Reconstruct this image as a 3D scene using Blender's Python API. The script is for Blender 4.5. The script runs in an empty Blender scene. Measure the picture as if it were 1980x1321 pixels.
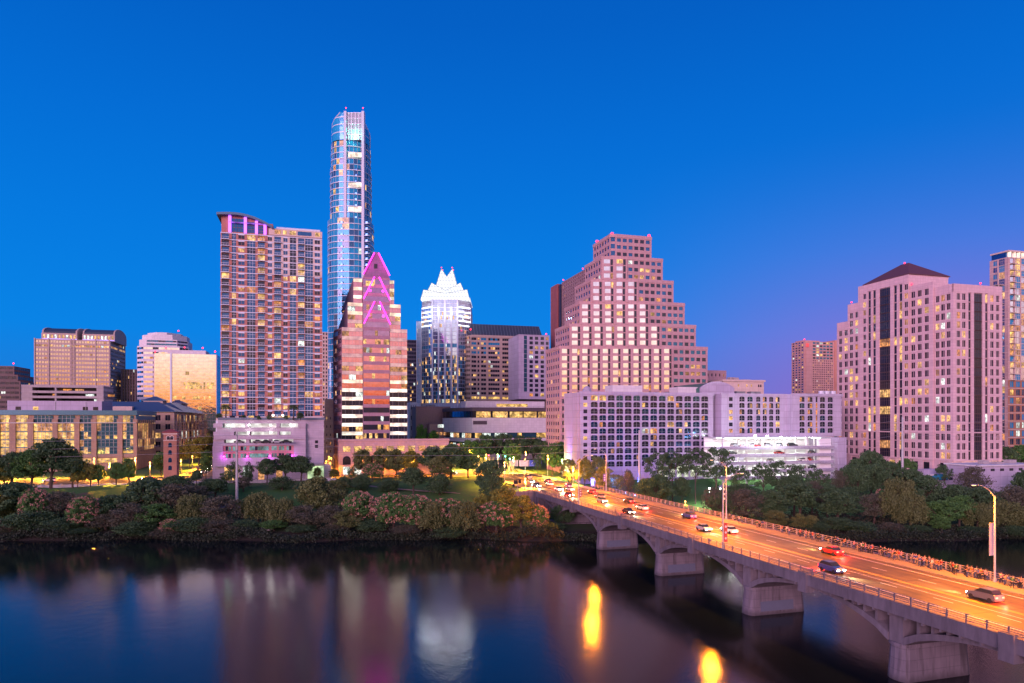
import bpy, math, random
import numpy as np
from mathutils import Vector
R = random.Random(7)
rad = math.radians
S = bpy.context.scene
C = S.collection

# ---------------------------------------------------------------- camera
F, CX, YH, CAMZ = 1320.0, 990.0, 815.0, 36.0
cam = bpy.data.objects.new('camera', bpy.data.cameras.new('camera'))
C.objects.link(cam); S.camera = cam
cam.location = (0, 0, CAMZ); cam.rotation_euler = (rad(90), 0, 0)
cam.data.lens = 24; cam.data.sensor_width = 36
cam.data.shift_y = 0.078; cam.data.clip_start = 0.5; cam.data.clip_end = 12000
S.render.resolution_x, S.render.resolution_y = 1024, 683
S.view_settings.view_transform = 'Standard'; S.view_settings.look = 'None'
S.view_settings.gamma = 1; S.view_settings.exposure = 0
S.cycles.use_denoising = True
S.cycles.max_bounces = 5; S.cycles.diffuse_bounces = 2; S.cycles.glossy_bounces = 3
S.cycles.transmission_bounces = 3; S.cycles.transparent_max_bounces = 4
S.cycles.caustics_reflective = False; S.cycles.caustics_refractive = False
S.cycles.sample_clamp_indirect = 4
S.cycles.use_light_tree = True

# ---------------------------------------------------------------- world: dusk sky
SUN_EL, SUN_AZ = 7.0, 205.0        # afterglow direction: behind the camera, to the left
world = bpy.data.worlds.new('World'); S.world = world; world.use_nodes = True
wt = world.node_tree; wt.nodes.clear()
def wn(t, **k):
    n = wt.nodes.new(t)
    for a, b in k.items(): setattr(n, a, b)
    return n
def wl(a, b): wt.links.new(a, b)
tc = wn('ShaderNodeTexCoord'); sp = wn('ShaderNodeSeparateXYZ'); wl(tc.outputs['Generated'], sp.inputs[0])
def ramp(src, stops):
    r = wn('ShaderNodeValToRGB'); wl(src, r.inputs[0]); cr = r.color_ramp
    while len(cr.elements) > 1: cr.elements.remove(cr.elements[-1])
    for i, (p, c) in enumerate(stops):
        e = cr.elements[0] if i == 0 else cr.elements.new(p)
        e.position = p; e.color = (*c, 1)
    return r.outputs[0]
def mrange(src, a, b, c=0., d=1.):
    m = wn('ShaderNodeMapRange', interpolation_type='SMOOTHSTEP'); wl(src, m.inputs[0])
    for i, v in enumerate((a, b, c, d)): m.inputs[i+1].default_value = v
    return m.outputs[0]
def wmath(op, a, b):
    m = wn('ShaderNodeMath', operation=op)
    for i, v in enumerate((a, b)):
        if isinstance(v, (int, float)): m.inputs[i].default_value = v
        else: wl(v, m.inputs[i])
    return m.outputs[0]
def wmix(f, a, b):
    m = wn('ShaderNodeMix', data_type='RGBA'); wl(f, m.inputs[0]); wl(a, m.inputs[6]); wl(b, m.inputs[7]); return m.outputs[2]
front = ramp(sp.outputs[2], [(0, (.012, .19, .66)), (.12, (.0, .225, .79)), (.25, (.0, .19, .74)), (.38, (.0, .15, .66)), (.5, (.0, .115, .56)), (1, (0, .03, .25))])
purple = ramp(sp.outputs[2], [(0, (.34, .13, .54)), (.1, (.27, .16, .65)), (.22, (.13, .18, .71)), (.36, (.02, .12, .58)), (1, (0, .03, .25))])
rf = wmath('MULTIPLY', mrange(sp.outputs[0], .06, .58), mrange(sp.outputs[2], .44, .0))
fr = wmix(rf, front, purple)
back = ramp(sp.outputs[2], [(0, (.95, .20, .08)), (.03, (1.3, .48, .13)), (.055, (1.38, .80, .46)), (.085, (1.48, 1.0, .78)), (.13, (1.5, 1.15, 1.1)), (.18, (1.15, .88, 1.1)), (.26, (.85, .68, 1.0)), (.35, (.55, .50, .95)), (.6, (.12, .26, .75)), (1, (0, .05, .32))])
bk = mrange(wmath('MULTIPLY', sp.outputs[1], -1.), .05, .6)
allc = wmix(bk, fr, back)
bg = wn('ShaderNodeBackground'); wl(allc, bg.inputs[0]); bg.inputs[1].default_value = 1.0
sky = wn('ShaderNodeTexSky', sky_type='NISHITA', sun_disc=False)
sky.sun_elevation = rad(SUN_EL); sky.sun_rotation = rad(SUN_AZ)
bg2 = wn('ShaderNodeBackground'); wl(sky.outputs[0], bg2.inputs[0]); bg2.inputs[1].default_value = 0.0012
ad = wn('ShaderNodeAddShader'); wl(bg.outputs[0], ad.inputs[0]); wl(bg2.outputs[0], ad.inputs[1])
wo = wn('ShaderNodeOutputWorld'); wl(ad.outputs[0], wo.inputs[0])
# one soft lamp for the glow of the sunset behind the camera
sd = bpy.data.lights.new('sunset_glow', 'SUN'); sun = bpy.data.objects.new('sunset_glow', sd); C.objects.link(sun)
sd.energy = 4.2; sd.angle = rad(34); sd.color = (1.0, .53, .72)
az, el = rad(SUN_AZ), rad(SUN_EL)
sv = Vector((math.sin(az)*math.cos(el), math.cos(az)*math.cos(el), math.sin(el)))
sun.rotation_euler = sv.to_track_quat('Z', 'Y').to_euler()
sun['kind'] = 'structure'

# ---------------------------------------------------------------- units
def PX(px, D): return (px-CX)*D/F
def PZ(py, D): return CAMZ+(YH-py)*D/F
TH = math.atan(.28)
E2 = Vector((math.cos(TH), math.sin(TH))); N2 = Vector((-math.sin(TH), math.cos(TH)))
def interp(v, xs, ys): return float(np.interp(v, xs, ys))
def ground(x, y):
    t = y-207+2.3*math.sin(x*.07)+1.3*math.sin(x*.19+1) if y < 230 else y-207
    T = t + .25*min(0, x)*-1*min(1, max(0, t/55.)) if t > 0 else t
    if t <= 0: return interp(t, [-25, -3, 0], [-4, -1.2, .15])
    return interp(T, [0, 4, 20, 33, 41, 54, 72, 86, 120, 240, 600, 3000], [.15, 1.5, 2.6, 3.0, 3.3, 6.4, 8.8, 11, 11.2, 14, 18, 22])

# ---------------------------------------------------------------- materials
MC = {}
def newmat(name):
    m = bpy.data.materials.new(name); m.use_nodes = True
    nt = m.node_tree; nt.nodes.clear()
    o = nt.nodes.new('ShaderNodeOutputMaterial'); p = nt.nodes.new('ShaderNodeBsdfPrincipled')
    nt.links.new(p.outputs[0], o.inputs[0]); return m, nt, p
def nd(nt, t, **k):
    n = nt.nodes.new(t)
    for a, b in k.items(): setattr(n, a, b)
    return n
def mathn(nt, op, a, b=0.0):
    n = nd(nt, 'ShaderNodeMath', operation=op)
    for i, v in enumerate((a, b)):
        if isinstance(v, (int, float)): n.inputs[i].default_value = v
        else: nt.links.new(v, n.inputs[i])
    return n.outputs[0]
def mixn(nt, f, a, b):
    n = nd(nt, 'ShaderNodeMix', data_type='RGBA')
    for i, v in ((0, f), (6, a), (7, b)):
        if isinstance(v, (int, float)): n.inputs[i].default_value = v
        elif isinstance(v, tuple): n.inputs[i].default_value = (*v, 1)
        else: nt.links.new(v, n.inputs[i])
    return n.outputs[2]
def posn(nt, scale=(1, 1, 1), planar=False):
    g = nd(nt, 'ShaderNodeNewGeometry'); s = nd(nt, 'ShaderNodeSeparateXYZ'); nt.links.new(g.outputs['Position'], s.inputs[0])
    c = nd(nt, 'ShaderNodeCombineXYZ')
    if planar:
        nt.links.new(mathn(nt, 'ADD', s.outputs[0], s.outputs[1]), c.inputs[0]); nt.links.new(s.outputs[2], c.inputs[1])
    else:
        for i in range(3): nt.links.new(mathn(nt, 'MULTIPLY', s.outputs[i], scale[i]), c.inputs[i])
    return c.outputs[0]
def noisen(nt, vec, scale, detail=4, rough=.6):
    n = nd(nt, 'ShaderNodeTexNoise'); n.inputs['Scale'].default_value = scale
    n.inputs['Detail'].default_value = detail; n.inputs['Roughness'].default_value = rough
    nt.links.new(vec, n.inputs['Vector']); return n.outputs[0]
def wall(name, col, joint=None, var=.18, rough=.85, dark=.75):
    """masonry: base colour with mottling and, if joint=(w,h), panel joints"""
    if name in MC: return MC[name]
    m, nt, p = newmat(name)
    n1 = noisen(nt, posn(nt), .12); n2 = noisen(nt, posn(nt, (1, 1, .18)), 1.3)
    f = mathn(nt, 'ADD', mathn(nt, 'MULTIPLY', n1, .5), mathn(nt, 'MULTIPLY', n2, .5))
    lo = tuple(c*(1-var) for c in col); hi = tuple(min(1, c*(1+var)) for c in col)
    mr = nd(nt, 'ShaderNodeMapRange'); nt.links.new(f, mr.inputs[0]); mr.inputs[1].default_value = .3; mr.inputs[2].default_value = .7
    c = mixn(nt, mr.outputs[0], lo, hi)
    if joint:
        b = nd(nt, 'ShaderNodeTexBrick'); b.offset = .0 if joint[0] > .6 else .5
        nt.links.new(posn(nt, planar=True), b.inputs['Vector'])
        b.inputs['Scale'].default_value = 1; b.inputs['Brick Width'].default_value = joint[0]; b.inputs['Row Height'].default_value = joint[1]
        b.inputs['Mortar Size'].default_value = .03*min(joint)+.012; b.inputs['Mortar'].default_value = (dark, dark, dark, 1)
        b.inputs['Color1'].default_value = (1, 1, 1, 1); b.inputs['Color2'].default_value = (.9, .9, .9, 1)
        mm = nd(nt, 'ShaderNodeMix', data_type='RGBA', blend_type='MULTIPLY'); mm.inputs[0].default_value = 1
        nt.links.new(c, mm.inputs[6]); nt.links.new(b.outputs[0], mm.inputs[7]); c = mm.outputs[2]
    nt.links.new(c, p.inputs['Base Color']); p.inputs['Roughness'].default_value = rough
    MC[name] = m; return m
def plain(name, col, rough=.6, metal=0., var=.12, scale=1.5):
    if name in MC: return MC[name]
    m, nt, p = newmat(name)
    c = mixn(nt, noisen(nt, posn(nt), scale), tuple(v*(1-var) for v in col), tuple(min(1, v*(1+var)) for v in col))
    nt.links.new(c, p.inputs['Base Color']); p.inputs['Roughness'].default_value = rough; p.inputs['Metallic'].default_value = metal
    MC[name] = m; return m
def glass(name, col, metal=.75, rough=.06, wob=.35):
    """coated facade glass: mirrors the sky with slightly bent panes"""
    if name in MC: return MC[name]
    m, nt, p = newmat(name)
    g = noisen(nt, posn(nt), .45, 1)
    c = mixn(nt, g, tuple(v*.7 for v in col), tuple(min(1, v*1.25) for v in col))
    nt.links.new(c, p.inputs['Base Color']); p.inputs['Metallic'].default_value = metal; p.inputs['Roughness'].default_value = rough
    b = nd(nt, 'ShaderNodeBump'); b.inputs['Strength'].default_value = wob; b.inputs['Distance'].default_value = .06
    nt.links.new(noisen(nt, posn(nt), .5, 2), b.inputs['Height']); nt.links.new(b.outputs[0], p.inputs['Normal'])
    MC[name] = m; return m
def lit(name, col, st, base=(.02, .02, .02), scale=(1.1, 1.1, .9), lo=.25, gloss=.2):
    """a lit room behind glass: uneven light, furniture and blinds as patches"""
    if name in MC: return MC[name]
    m, nt, p = newmat(name)
    v = posn(nt, scale); n = noisen(nt, v, 1.0, 3, .7)
    mr = nd(nt, 'ShaderNodeMapRange'); nt.links.new(n, mr.inputs[0])
    for i, q in enumerate((.36, .62, lo, 1.25)): mr.inputs[i+1].default_value = q
    m3 = nd(nt, 'ShaderNodeMapRange'); nt.links.new(noisen(nt, posn(nt), .27, 2, .5), m3.inputs[0])
    for i, q in enumerate((.38, .62, .45, 1.35)): m3.inputs[i+1].default_value = q
    sh = mathn(nt, 'MULTIPLY', mr.outputs[0], m3.outputs[0])
    nt.links.new(mathn(nt, 'MULTIPLY', sh, st), p.inputs['Emission Strength'])
    n2 = noisen(nt, v, .35, 1)
    c = mixn(nt, n2, col, (min(1, col[0]), min(1, col[1]*1.25+.03), min(1, col[2]*1.8+.05)))
    nt.links.new(c, p.inputs['Emission Color'])
    p.inputs['Base Color'].default_value = (*base, 1); p.inputs['Roughness'].default_value = gloss
    MC[name] = m; return m
def glow(name, col, st):
    if name in MC: return MC[name]
    m, nt, p = newmat(name)
    p.inputs['Base Color'].default_value = (.1, .1, .1, 1)
    p.inputs['Emission Color'].default_value = (*col, 1); p.inputs['Emission Strength'].default_value = st
    MC[name] = m; return m
LW = lit('room_warm', (1, .48, .12), 1.15); LD = lit('room_dim', (1, .38, .10), .7); LY = lit('room_yellow', (1, .50, .10), 1.05, lo=.35, scale=(.55, .55, .8))
LC = lit('room_cool', (.85, .95, .8), 1.2); LO = lit('room_orange', (1, .32, .05), .9); LG = lit('room_green', (.15, .8, .45), .6)
LT = lit('room_teal', (.25, .75, .95), .7)
LITS = [LW, LW, LD, LW, LY, LC, LO, LD]
GB = glass('glass_blue', (.045, .13, .27), .8); GD = glass('glass_dark', (.028, .032, .055), .22, .12); GBF = glass('glass_deep_blue', (.022, .10, .23), .12, .08); GSV = glass('glass_silver', (.50, .60, .90), .95, .04)
GDD = glass('glass_smoke', (.03, .03, .04), .2, .15); GM = glass('glass_mirror', (.88, .84, .86), 1.0, .03, .25)
GS = glass('glass_sky', (.02, .27, .50), .12, .08); GS.node_tree.nodes['Principled BSDF'].inputs['Specular IOR Level'].default_value = .2; GC = glass('crown_blue', (.02, .34, .62), .12, .08); GP = glass('glass_rose', (.60, .27, .32), .95, .05, .3)
GT = glass('glass_teal', (.05, .16, .22), .5, .1)
BEACON = glow('beacon_red', (1, .015, .05), 5)

# ---------------------------------------------------------------- mesh building
class MB:
    def __init__(s): s.v = []; s.f = []; s.m = []; s.mats = []
    def mi(s, m):
        if m not in s.mats: s.mats.append(m)
        return s.mats.index(m)
    def add(s, vs, fs, m):
        b = len(s.v); k = s.mi(m); s.v += [tuple(q) for q in vs]
        for f in fs: s.f.append(tuple(b+i for i in f)); s.m.append(k)
    def box(s, x0, x1, y0, y1, z0, z1, m):
        s.ob((0, 0), Vector((1, 0)), Vector((0, 1)), x0, x1, y0, y1, z0, z1, m)
    def ob(s, p, d, n, u0, u1, a0, a1, z0, z1, m):
        q = [(p[0]+d[0]*u+n[0]*a, p[1]+d[1]*u+n[1]*a) for u, a in ((u0, a0), (u1, a0), (u1, a1), (u0, a1))]
        if d[0]*n[1]-d[1]*n[0] < 0: q = q[::-1]
        if (u1-u0)*(a1-a0) < 0: q = q[::-1]
        s.prism(q, z0, z1, m)
    def prism(s, q, z0, z1, m, m_top=None):
        n = len(q)
        vs = [(a[0], a[1], z0) for a in q]+[(a[0], a[1], z1) for a in q]
        s.add(vs, [(i, (i+1) % n, n+(i+1) % n, n+i) for i in range(n)]+[tuple(range(n))[::-1]], m)
        b = len(s.v)-2*n; s.f.append(tuple(b+n+i for i in range(n))); s.m.append(s.mi(m_top or m))
    def loft(s, rings, m, cap=True):
        n = len(rings[0]); vs = [p for r in rings for p in r]; fs = []
        for k in range(len(rings)-1):
            for i in range(n): fs.append((k*n+i, k*n+(i+1) % n, (k+1)*n+(i+1) % n, (k+1)*n+i))
        if cap: fs.append(tuple(range(n))[::-1]); fs.append(tuple((len(rings)-1)*n+i for i in range(n)))
        s.add(vs, fs, m)
    def tube(s, pts, r, m, n=6, cap=True):
        pts = [Vector(p) for p in pts]; rs = r if isinstance(r, (list, tuple)) else [r]*len(pts)
        rings = []
        for i, p in enumerate(pts):
            t = (pts[min(i+1, len(pts)-1)]-pts[max(i-1, 0)]).normalized()
            a = t.cross(Vector((0, 0, 1)) if abs(t.z) < .95 else Vector((1, 0, 0))).normalized(); b = t.cross(a)
            rings.append([p+(a*math.cos(2*math.pi*k/n)-b*math.sin(2*math.pi*k/n))*rs[i] for k in range(n)])
        s.loft(rings, m, cap)
    def build(s, name, parent=None, smooth=False):
        me = bpy.data.meshes.new(name); me.from_pydata(s.v, [], s.f)
        for m in s.mats: me.materials.append(m)
        me.polygons.foreach_set('material_index', s.m)
        if smooth: me.polygons.foreach_set('use_smooth', [True]*len(s.f))
        me.update(); o = bpy.data.objects.new(name, me); C.objects.link(o)
        if parent: o.parent = parent; o.matrix_parent_inverse = parent.matrix_basis.inverted()
        return o
def tag(o, label=None, cat=None, group=None, kind=None):
    if label: o['label'] = label
    if cat: o['category'] = cat
    if group: o['group'] = group
    if kind: o['kind'] = kind
    return o
def empty(name, loc, label, cat, group=None, rz=0):
    o = bpy.data.objects.new(name, None); C.objects.link(o); o.location = loc; o.rotation_euler = (0, 0, rz)
    o.empty_display_size = .1
    bpy_m = o.matrix_basis
    return tag(o, label, cat, group)
def copy_tree(o, parent=None):
    c = o.copy(); C.objects.link(c); c.parent = parent
    for ch in list(o.children): copy_tree(ch, c)
    return c
def ordinal(n):
    w = ['', 'first', 'second', 'third', 'fourth', 'fifth', 'sixth', 'seventh', 'eighth', 'ninth', 'tenth', 'eleventh', 'twelfth']
    if n < len(w): return w[n]
    return '%d%s' % (n, {1: 'st', 2: 'nd', 3: 'rd'}.get(n % 10, 'th') if n not in (11, 12, 13) else 'th')

def quad_item(p, d, nrm, u0, u1, a, z0, z1, th=.05):
    P = lambda u, b, z: (p[0]+d[0]*u+nrm[0]*b, p[1]+d[1]*u+nrm[1]*b, z)
    vs = [P(u0, a-th, z0), P(u1, a-th, z0), P(u1, a-th, z1), P(u0, a-th, z1), P(u0, a, z0), P(u1, a, z0), P(u1, a, z1), P(u0, a, z1)]
    return vs, [(4, 5, 6, 7), (0, 1, 5, 4), (1, 2, 6, 5), (2, 3, 7, 6), (3, 0, 4, 7)]
class Bld:
    """one building: core + facade grid as wall, every window an item; frame u along E2, v along N2 from (ox,oy)"""
    def __init__(s, name, label, cat, px, D, wallm, zg=None, th=None):
        s.name, s.label, s.cat, s.wallm = name, label, cat, wallm
        s.o = Vector((PX(px, D), D)); s.zg = ground(*s.o) if zg is None else zg
        s.e, s.n = (E2, N2) if th is None else (Vector((math.cos(th), math.sin(th))), Vector((-math.sin(th), math.cos(th))))
        s.parts = {}; s.items = {}; s.rnd = random.Random(name+label)
    def L(s, u, v): return s.o+s.e*u+s.n*v
    def usolve(s, px, v=0):            # u on the line v=const seen at image column px
        r = (px-CX)/F; b = s.o+s.n*v; return (r*b.y-b.x)/(s.e.x-r*s.e.y)
    def vsolve(s, px, u=0):
        r = (px-CX)/F; b = s.o+s.e*u; return (r*b.y-b.x)/(s.n.x-r*s.n.y)
    def mb(s, part='wall'):
        return s.parts.setdefault(part, MB())
    SPLIT = {'column', 'ceiling_light', 'gold_light_fin', 'corner_balcony', 'violet_light_column', 'roof_unit', 'penthouse', 'downpipe', 'violet_light_band', 'cornice', 'cupola', 'louvre'}
    def new(s, part):
        M = MB(); s.extra = getattr(s, 'extra', [])+[(part, M)]; return M
    def box(s, part, u0, u1, v0, v1, z0, z1, m=None):
        (s.new(part) if part in s.SPLIT else s.mb(part)).ob(s.o, s.e, s.n, u0, u1, v0, v1, z0, z1, m or s.wallm)
    def item(s, part, vs, fs, m):
        c = sum((Vector(v) for v in vs), Vector())/len(vs)
        a = Vector(vs[-4]); w = (Vector(vs[-3])-a).length; h = (Vector(vs[-1])-a).length
        s.items.setdefault(part, []).append((w*h/(c.y*c.y+1), vs, fs, m))
    def pick(s, p, dark):
        if s.rnd.random() < p: return s.rnd.choice(LITS)
        return dark if not isinstance(dark, list) else s.rnd.choice(dark)
    def facade(s, p0, p1, z0, z1, cols, rows, fw=.6, fh=.55, proud=.3, litp=.08, dark=GD, m=None, rowlit=None, fz=.5, rowmat=None, vert=True, horiz=True, wmats=None, ends=None):
        p0, p1 = Vector(p0), Vector(p1); L = (p1-p0).length; d = (p1-p0)/L; nr = Vector((d.y, -d.x)); m = m or s.wallm
        W = s.mb(); en = L*.012 if ends is None else ends; cw = (L-2*en)/cols; rh = (z1-z0)/rows; x = proud-.015
        if vert:
            for c in range(cols+1):
                a = en+c*cw-cw*(1-fw)/2; b = en+c*cw+cw*(1-fw)/2
                if c == 0: a = -x
                if c == cols: b = L+x
                W.ob(p0, d, nr, a, b, -.03, proud, z0, z1, m)
        if horiz:
            for r in range(rows+1):
                a = z0+r*rh-rh*(1-fh)*fz; b = z0+r*rh+rh*(1-fh)*(1-fz)
                if r == 0: a = z0+.004
                if r == rows: b = z1-.004
                if b-a > .01: W.ob(p0, d, nr, -x+.004, L+x-.004, -.03, proud-.012 if vert else proud, a, b, m)
        for r in range(rows):
            lp = rowlit.get(r, litp) if rowlit else litp
            for c in range(cols):
                u0 = en+c*cw+cw*(1-fw)/2; z = z0+r*rh+rh*(1-fh)*(1-fz)
                if wmats: mm = wmats(r, c)
                else: mm = s.pick(lp, (rowmat(r, c) if rowmat else None) or dark)
                if mm is None: continue
                s.item('window', *quad_item(p0, d, nr, u0-.02, u0+cw*fw+.02, .04, z-.02, z+rh*fh+.02), mm)
    def cols(s, p0, p1, z0, z1, rows, cl, m=None, proud=.3, litp=.1, slab=None, slab_h=.28, dark=GD, lintel=None):
        """cl: (u centre, width, kind, fh) kinds win, glass, balc, slit"""
        p0, p1 = Vector(p0), Vector(p1); L = (p1-p0).length; d = (p1-p0)/L; nr = Vector((d.y, -d.x)); m = m or s.wallm
        W = s.mb(); rh = (z1-z0)/rows; cl = sorted(cl); edge = -proud+.015
        for q in list(cl)+[(L+proud-.015, 0, 'end', 0)]:
            W.ob(p0, d, nr, edge, q[0]-q[1]/2, -.03, proud, z0, z1, m); edge = q[0]+q[1]/2
        for uc, w, kind, fh in cl:
            for r in range(rows):
                z = z0+r*rh
                if kind in ('win',):
                    a, b = z+rh*(1-fh)*.5, z+rh*(1+fh)*.5
                    W.ob(p0, d, nr, uc-w/2-.003, uc+w/2+.003, -.03, proud-.02, z+.004, a, m); W.ob(p0, d, nr, uc-w/2-.003, uc+w/2+.003, -.03, proud-.02, b, z+rh-.004, m)
                    if lintel: W.ob(p0, d, nr, uc-w/2, uc+w/2, proud-.03, proud+.03, b, b+rh*.2, lintel)
                    s.item('window', *quad_item(p0, d, nr, uc-w/2, uc+w/2, .04, a-.02, b+.02), s.pick(litp, dark))
                    W.ob(p0, d, nr, uc-.05, uc+.05, .03, .12, a, b, m)
                else:
                    g = .06*rh
                    s.item('window', *quad_item(p0, d, nr, uc-w/2, uc+w/2, .04, z+g, z+rh-g*(1 if kind != 'balc' else 2)), s.pick(litp*(1.3 if kind == 'balc' else .9), dark))
                    W.ob(p0, d, nr, uc-w/2, uc+w/2, -.03, .10, z-g+.003, z+g-.003, m if kind != 'glass' else (slab or m))
                    if kind == 'glass' and w > 1.6:
                        for k in range(1, int(w/1.5)+1):
                            uu = uc-w/2+k*w/(int(w/1.5)+1); W.ob(p0, d, nr, uu-.05, uu+.05, .03, .14, z+g, z+rh-g, slab or m)
                        W.ob(p0, d, nr, uc-w/2+.01, uc+w/2-.01, .03, .13, z+rh*.62-.05, z+rh*.62+.05, slab or m)
                    if kind == 'balc':
                        B = MB(); B.ob(p0, d, nr, uc-w/2-.1, uc+w/2+.1, .1, 1.5, z-.12, z+.12, slab or m)
                        B.ob(p0, d, nr, uc-w/2-.1, uc+w/2+.1, 1.42, 1.5, z+1.0, z+1.1, slab or m)
                        for k in range(5):
                            uu = uc-w/2+k*w/4.; B.ob(p0, d, nr, uu-.04, uu+.04, 1.42, 1.49, z+.12, z+1.0, slab or m)
                        s.items.setdefault('balcony', []).append((w/p0.y, B.v, B.f, B.mats[0]))
        if slab:
            for r in range(rows+1):
                z = z0+r*rh
                W.ob(p0, d, nr, -proud+.01, L+proud-.01, -.03, proud+.06, z-slab_h/2, z+slab_h/2, slab)
    def beacon(s, px, py, D=None, r=.55):
        D = D or s.o.y+1; c = Vector((PX(px, D), D, PZ(py, D))); M = MB()
        M.loft([[c+Vector((math.cos(a*math.pi/4)*r*math.sin(t), math.sin(a*math.pi/4)*r*math.sin(t), -r*math.cos(t))) for a in range(8)] for t in (.05, .8, 1.57, 2.3, 3.09)], BEACON)
        M.tube([c-Vector((0, 0, 1.3)), c-Vector((0, 0, r*.8))], .1, plain('beacon_mast', (.2, .2, .2)))
        s.extra = getattr(s, 'extra', [])+[('beacon_light', M)]
    def beacon_at(s, u, v, z, r=.5):
        c = s.L(u, v); s.beacon(CX+c.x*F/c.y, YH-(z+1.6-CAMZ)*F/c.y, c.y, r)
    def finish(s):
        root = empty(s.name, (s.o.x, s.o.y, s.zg), s.label, s.cat); bpy.context.view_layer.update() if False else None
        inv = Vector((s.o.x, s.o.y, s.zg))
        def put(M, nm):
            M.v = [(a[0]-inv.x, a[1]-inv.y, a[2]-inv.z) for a in M.v]
            ob = M.build(nm); ob.parent = root; return ob
        for k, M in s.parts.items():
            if M.v: put(M, k)
        for nm, M in getattr(s, 'extra', []): put(M, nm)
        for k, its in s.items.items():
            its.sort(key=lambda q: -q[0])
            for it in its[:96]:
                M = MB(); M.add(it[1], it[2], it[3]); put(M, k)
            if len(its) > 96:
                M = MB()
                for it in its[96:]: M.add(it[1], it[2], it[3])
                tag(put(M, k), kind='stuff')
        return root

brick_pink = wall('brick_rose', (.46, .20, .16), (.9, .35)); cream = wall('cream_precast', (.66, .54, .47), (3, 1.5), .1)
tan = wall('tan_granite', (.50, .39, .34), (1.5, 1.2), .1); rose = wall('rose_granite', (.50, .32, .33), (1.6, 1.2), .12)
pale = wall('pale_limestone', (.70, .50, .52), (1.8, 1.3), .08); lilac = wall('pale_stucco', (.46, .42, .54), (4.5, 2.9), .13)
brown = wall('brown_granite', (.17, .12, .12), (1.5, 1.2), .2); white = wall('white_panel', (.72, .70, .72), (2.2, 1.4), .06)
gray = wall('grey_concrete', (.42, .38, .38), (3, 1.5), .15); stone = wall('rough_limestone', (.34, .24, .18), (1.1, .6), .25)
plum = wall('plum_brick', (.30, .20, .20), (1, .4), .15); conc = wall('bridge_concrete', (.135, .12, .14), None, .45)
steel = plain('grey_steel', (.30, .32, .34), .45, .6); whitem = plain('white_metal', (.60, .66, .76), .4, .1); bluem = plain('tower_metal', (.34, .44, .58), .35, .3)
roofblue = plain('blue_metal_roof', (.10, .17, .24), .4, .5); roofdark = plain('dark_slate_roof', (.05, .07, .10), .5, .2)
roofflat = plain('flat_roof_gravel', (.22, .20, .22), .9); tealp = plain('teal_metal_panel', (.05, .13, .17), .35, .6)

# ================================================================ TERRAIN, WATER, ROADS
def grid_axis(a): return sorted(set(a))
xs_ = grid_axis(list(range(-3000, -400, 200))+list(range(-400, 401, 5))+list(range(500, 3001, 250)))
ys_ = grid_axis([-2500, -1800, -1600, -1500, -1400, -1000, -600, -300, -120, -60, -30, -10]+[0, 60, 120, 180, 195]+list(range(200, 218, 1))+list(range(220, 340, 4))+list(range(340, 700, 15))+[800, 1200, 2000, 4000, 8000])
def gz_all(x, y):
    if y > 180:
        z = ground(x, y)
        if 207 < y < 300: z += .35*math.sin(x*.13+y*.2)*min(1, (y-207)/10.)
        return z
    if y > 0: return -4
    base = interp(y, [-2500, -1800, -1600, -1400, -1000, -60, -30, -10, 0], [60, 62, 68, 40, 12, 6, 3, .5, -4])
    if y < -1300: base += 14*math.sin(x*.004)+9*math.sin(x*.011+1)
    return base
vs = [(x, y, gz_all(x, y)) for y in ys_ for x in xs_]; nx = len(xs_)
fs = [(j*nx+i, j*nx+i+1, (j+1)*nx+i+1, (j+1)*nx+i) for j in range(len(ys_)-1) for i in range(nx-1)]
gm, nt, p = newmat('ground_cover')
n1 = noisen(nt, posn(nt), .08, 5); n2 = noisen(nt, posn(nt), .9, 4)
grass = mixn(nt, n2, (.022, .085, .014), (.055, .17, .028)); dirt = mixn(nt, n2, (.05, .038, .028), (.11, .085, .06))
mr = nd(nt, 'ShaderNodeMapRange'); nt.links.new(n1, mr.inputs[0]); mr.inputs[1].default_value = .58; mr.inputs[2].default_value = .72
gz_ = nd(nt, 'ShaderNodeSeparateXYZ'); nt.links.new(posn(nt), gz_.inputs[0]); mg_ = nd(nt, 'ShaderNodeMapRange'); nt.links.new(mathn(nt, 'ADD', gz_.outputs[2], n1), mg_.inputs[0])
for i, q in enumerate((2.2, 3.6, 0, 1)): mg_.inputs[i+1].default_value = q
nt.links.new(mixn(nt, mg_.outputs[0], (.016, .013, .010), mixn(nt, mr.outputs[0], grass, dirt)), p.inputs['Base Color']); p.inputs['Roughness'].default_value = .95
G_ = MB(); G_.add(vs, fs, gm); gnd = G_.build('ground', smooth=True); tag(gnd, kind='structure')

wm_, nt, p = newmat('river_water')
p.inputs['Base Color'].default_value = (.004, .009, .012, 1); p.inputs['Roughness'].default_value = .085; p.inputs['IOR'].default_value = 1.36
b1 = nd(nt, 'ShaderNodeBump'); b1.inputs['Strength'].default_value = .5; b1.inputs['Distance'].default_value = .035
v_ = posn(nt, (1, .55, 1)); n1 = noisen(nt, v_, .55, 3, .55)
nt.links.new(n1, b1.inputs['Height'])
b2 = nd(nt, 'ShaderNodeBump'); b2.inputs['Strength'].default_value = .6; b2.inputs['Distance'].default_value = .02; nt.links.new(noisen(nt, v_, 3.2, 2, .5), b2.inputs['Height']); nt.links.new(b1.outputs[0], b2.inputs['Normal']); nt.links.new(b2.outputs[0], p.inputs['Normal'])
rr_ = nd(nt, 'ShaderNodeMapRange'); nt.links.new(noisen(nt, posn(nt, (1, .4, 1)), .018, 2), rr_.inputs[0])
for i, q in enumerate((.35, .65, .08, .16)): rr_.inputs[i+1].default_value = q
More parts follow.
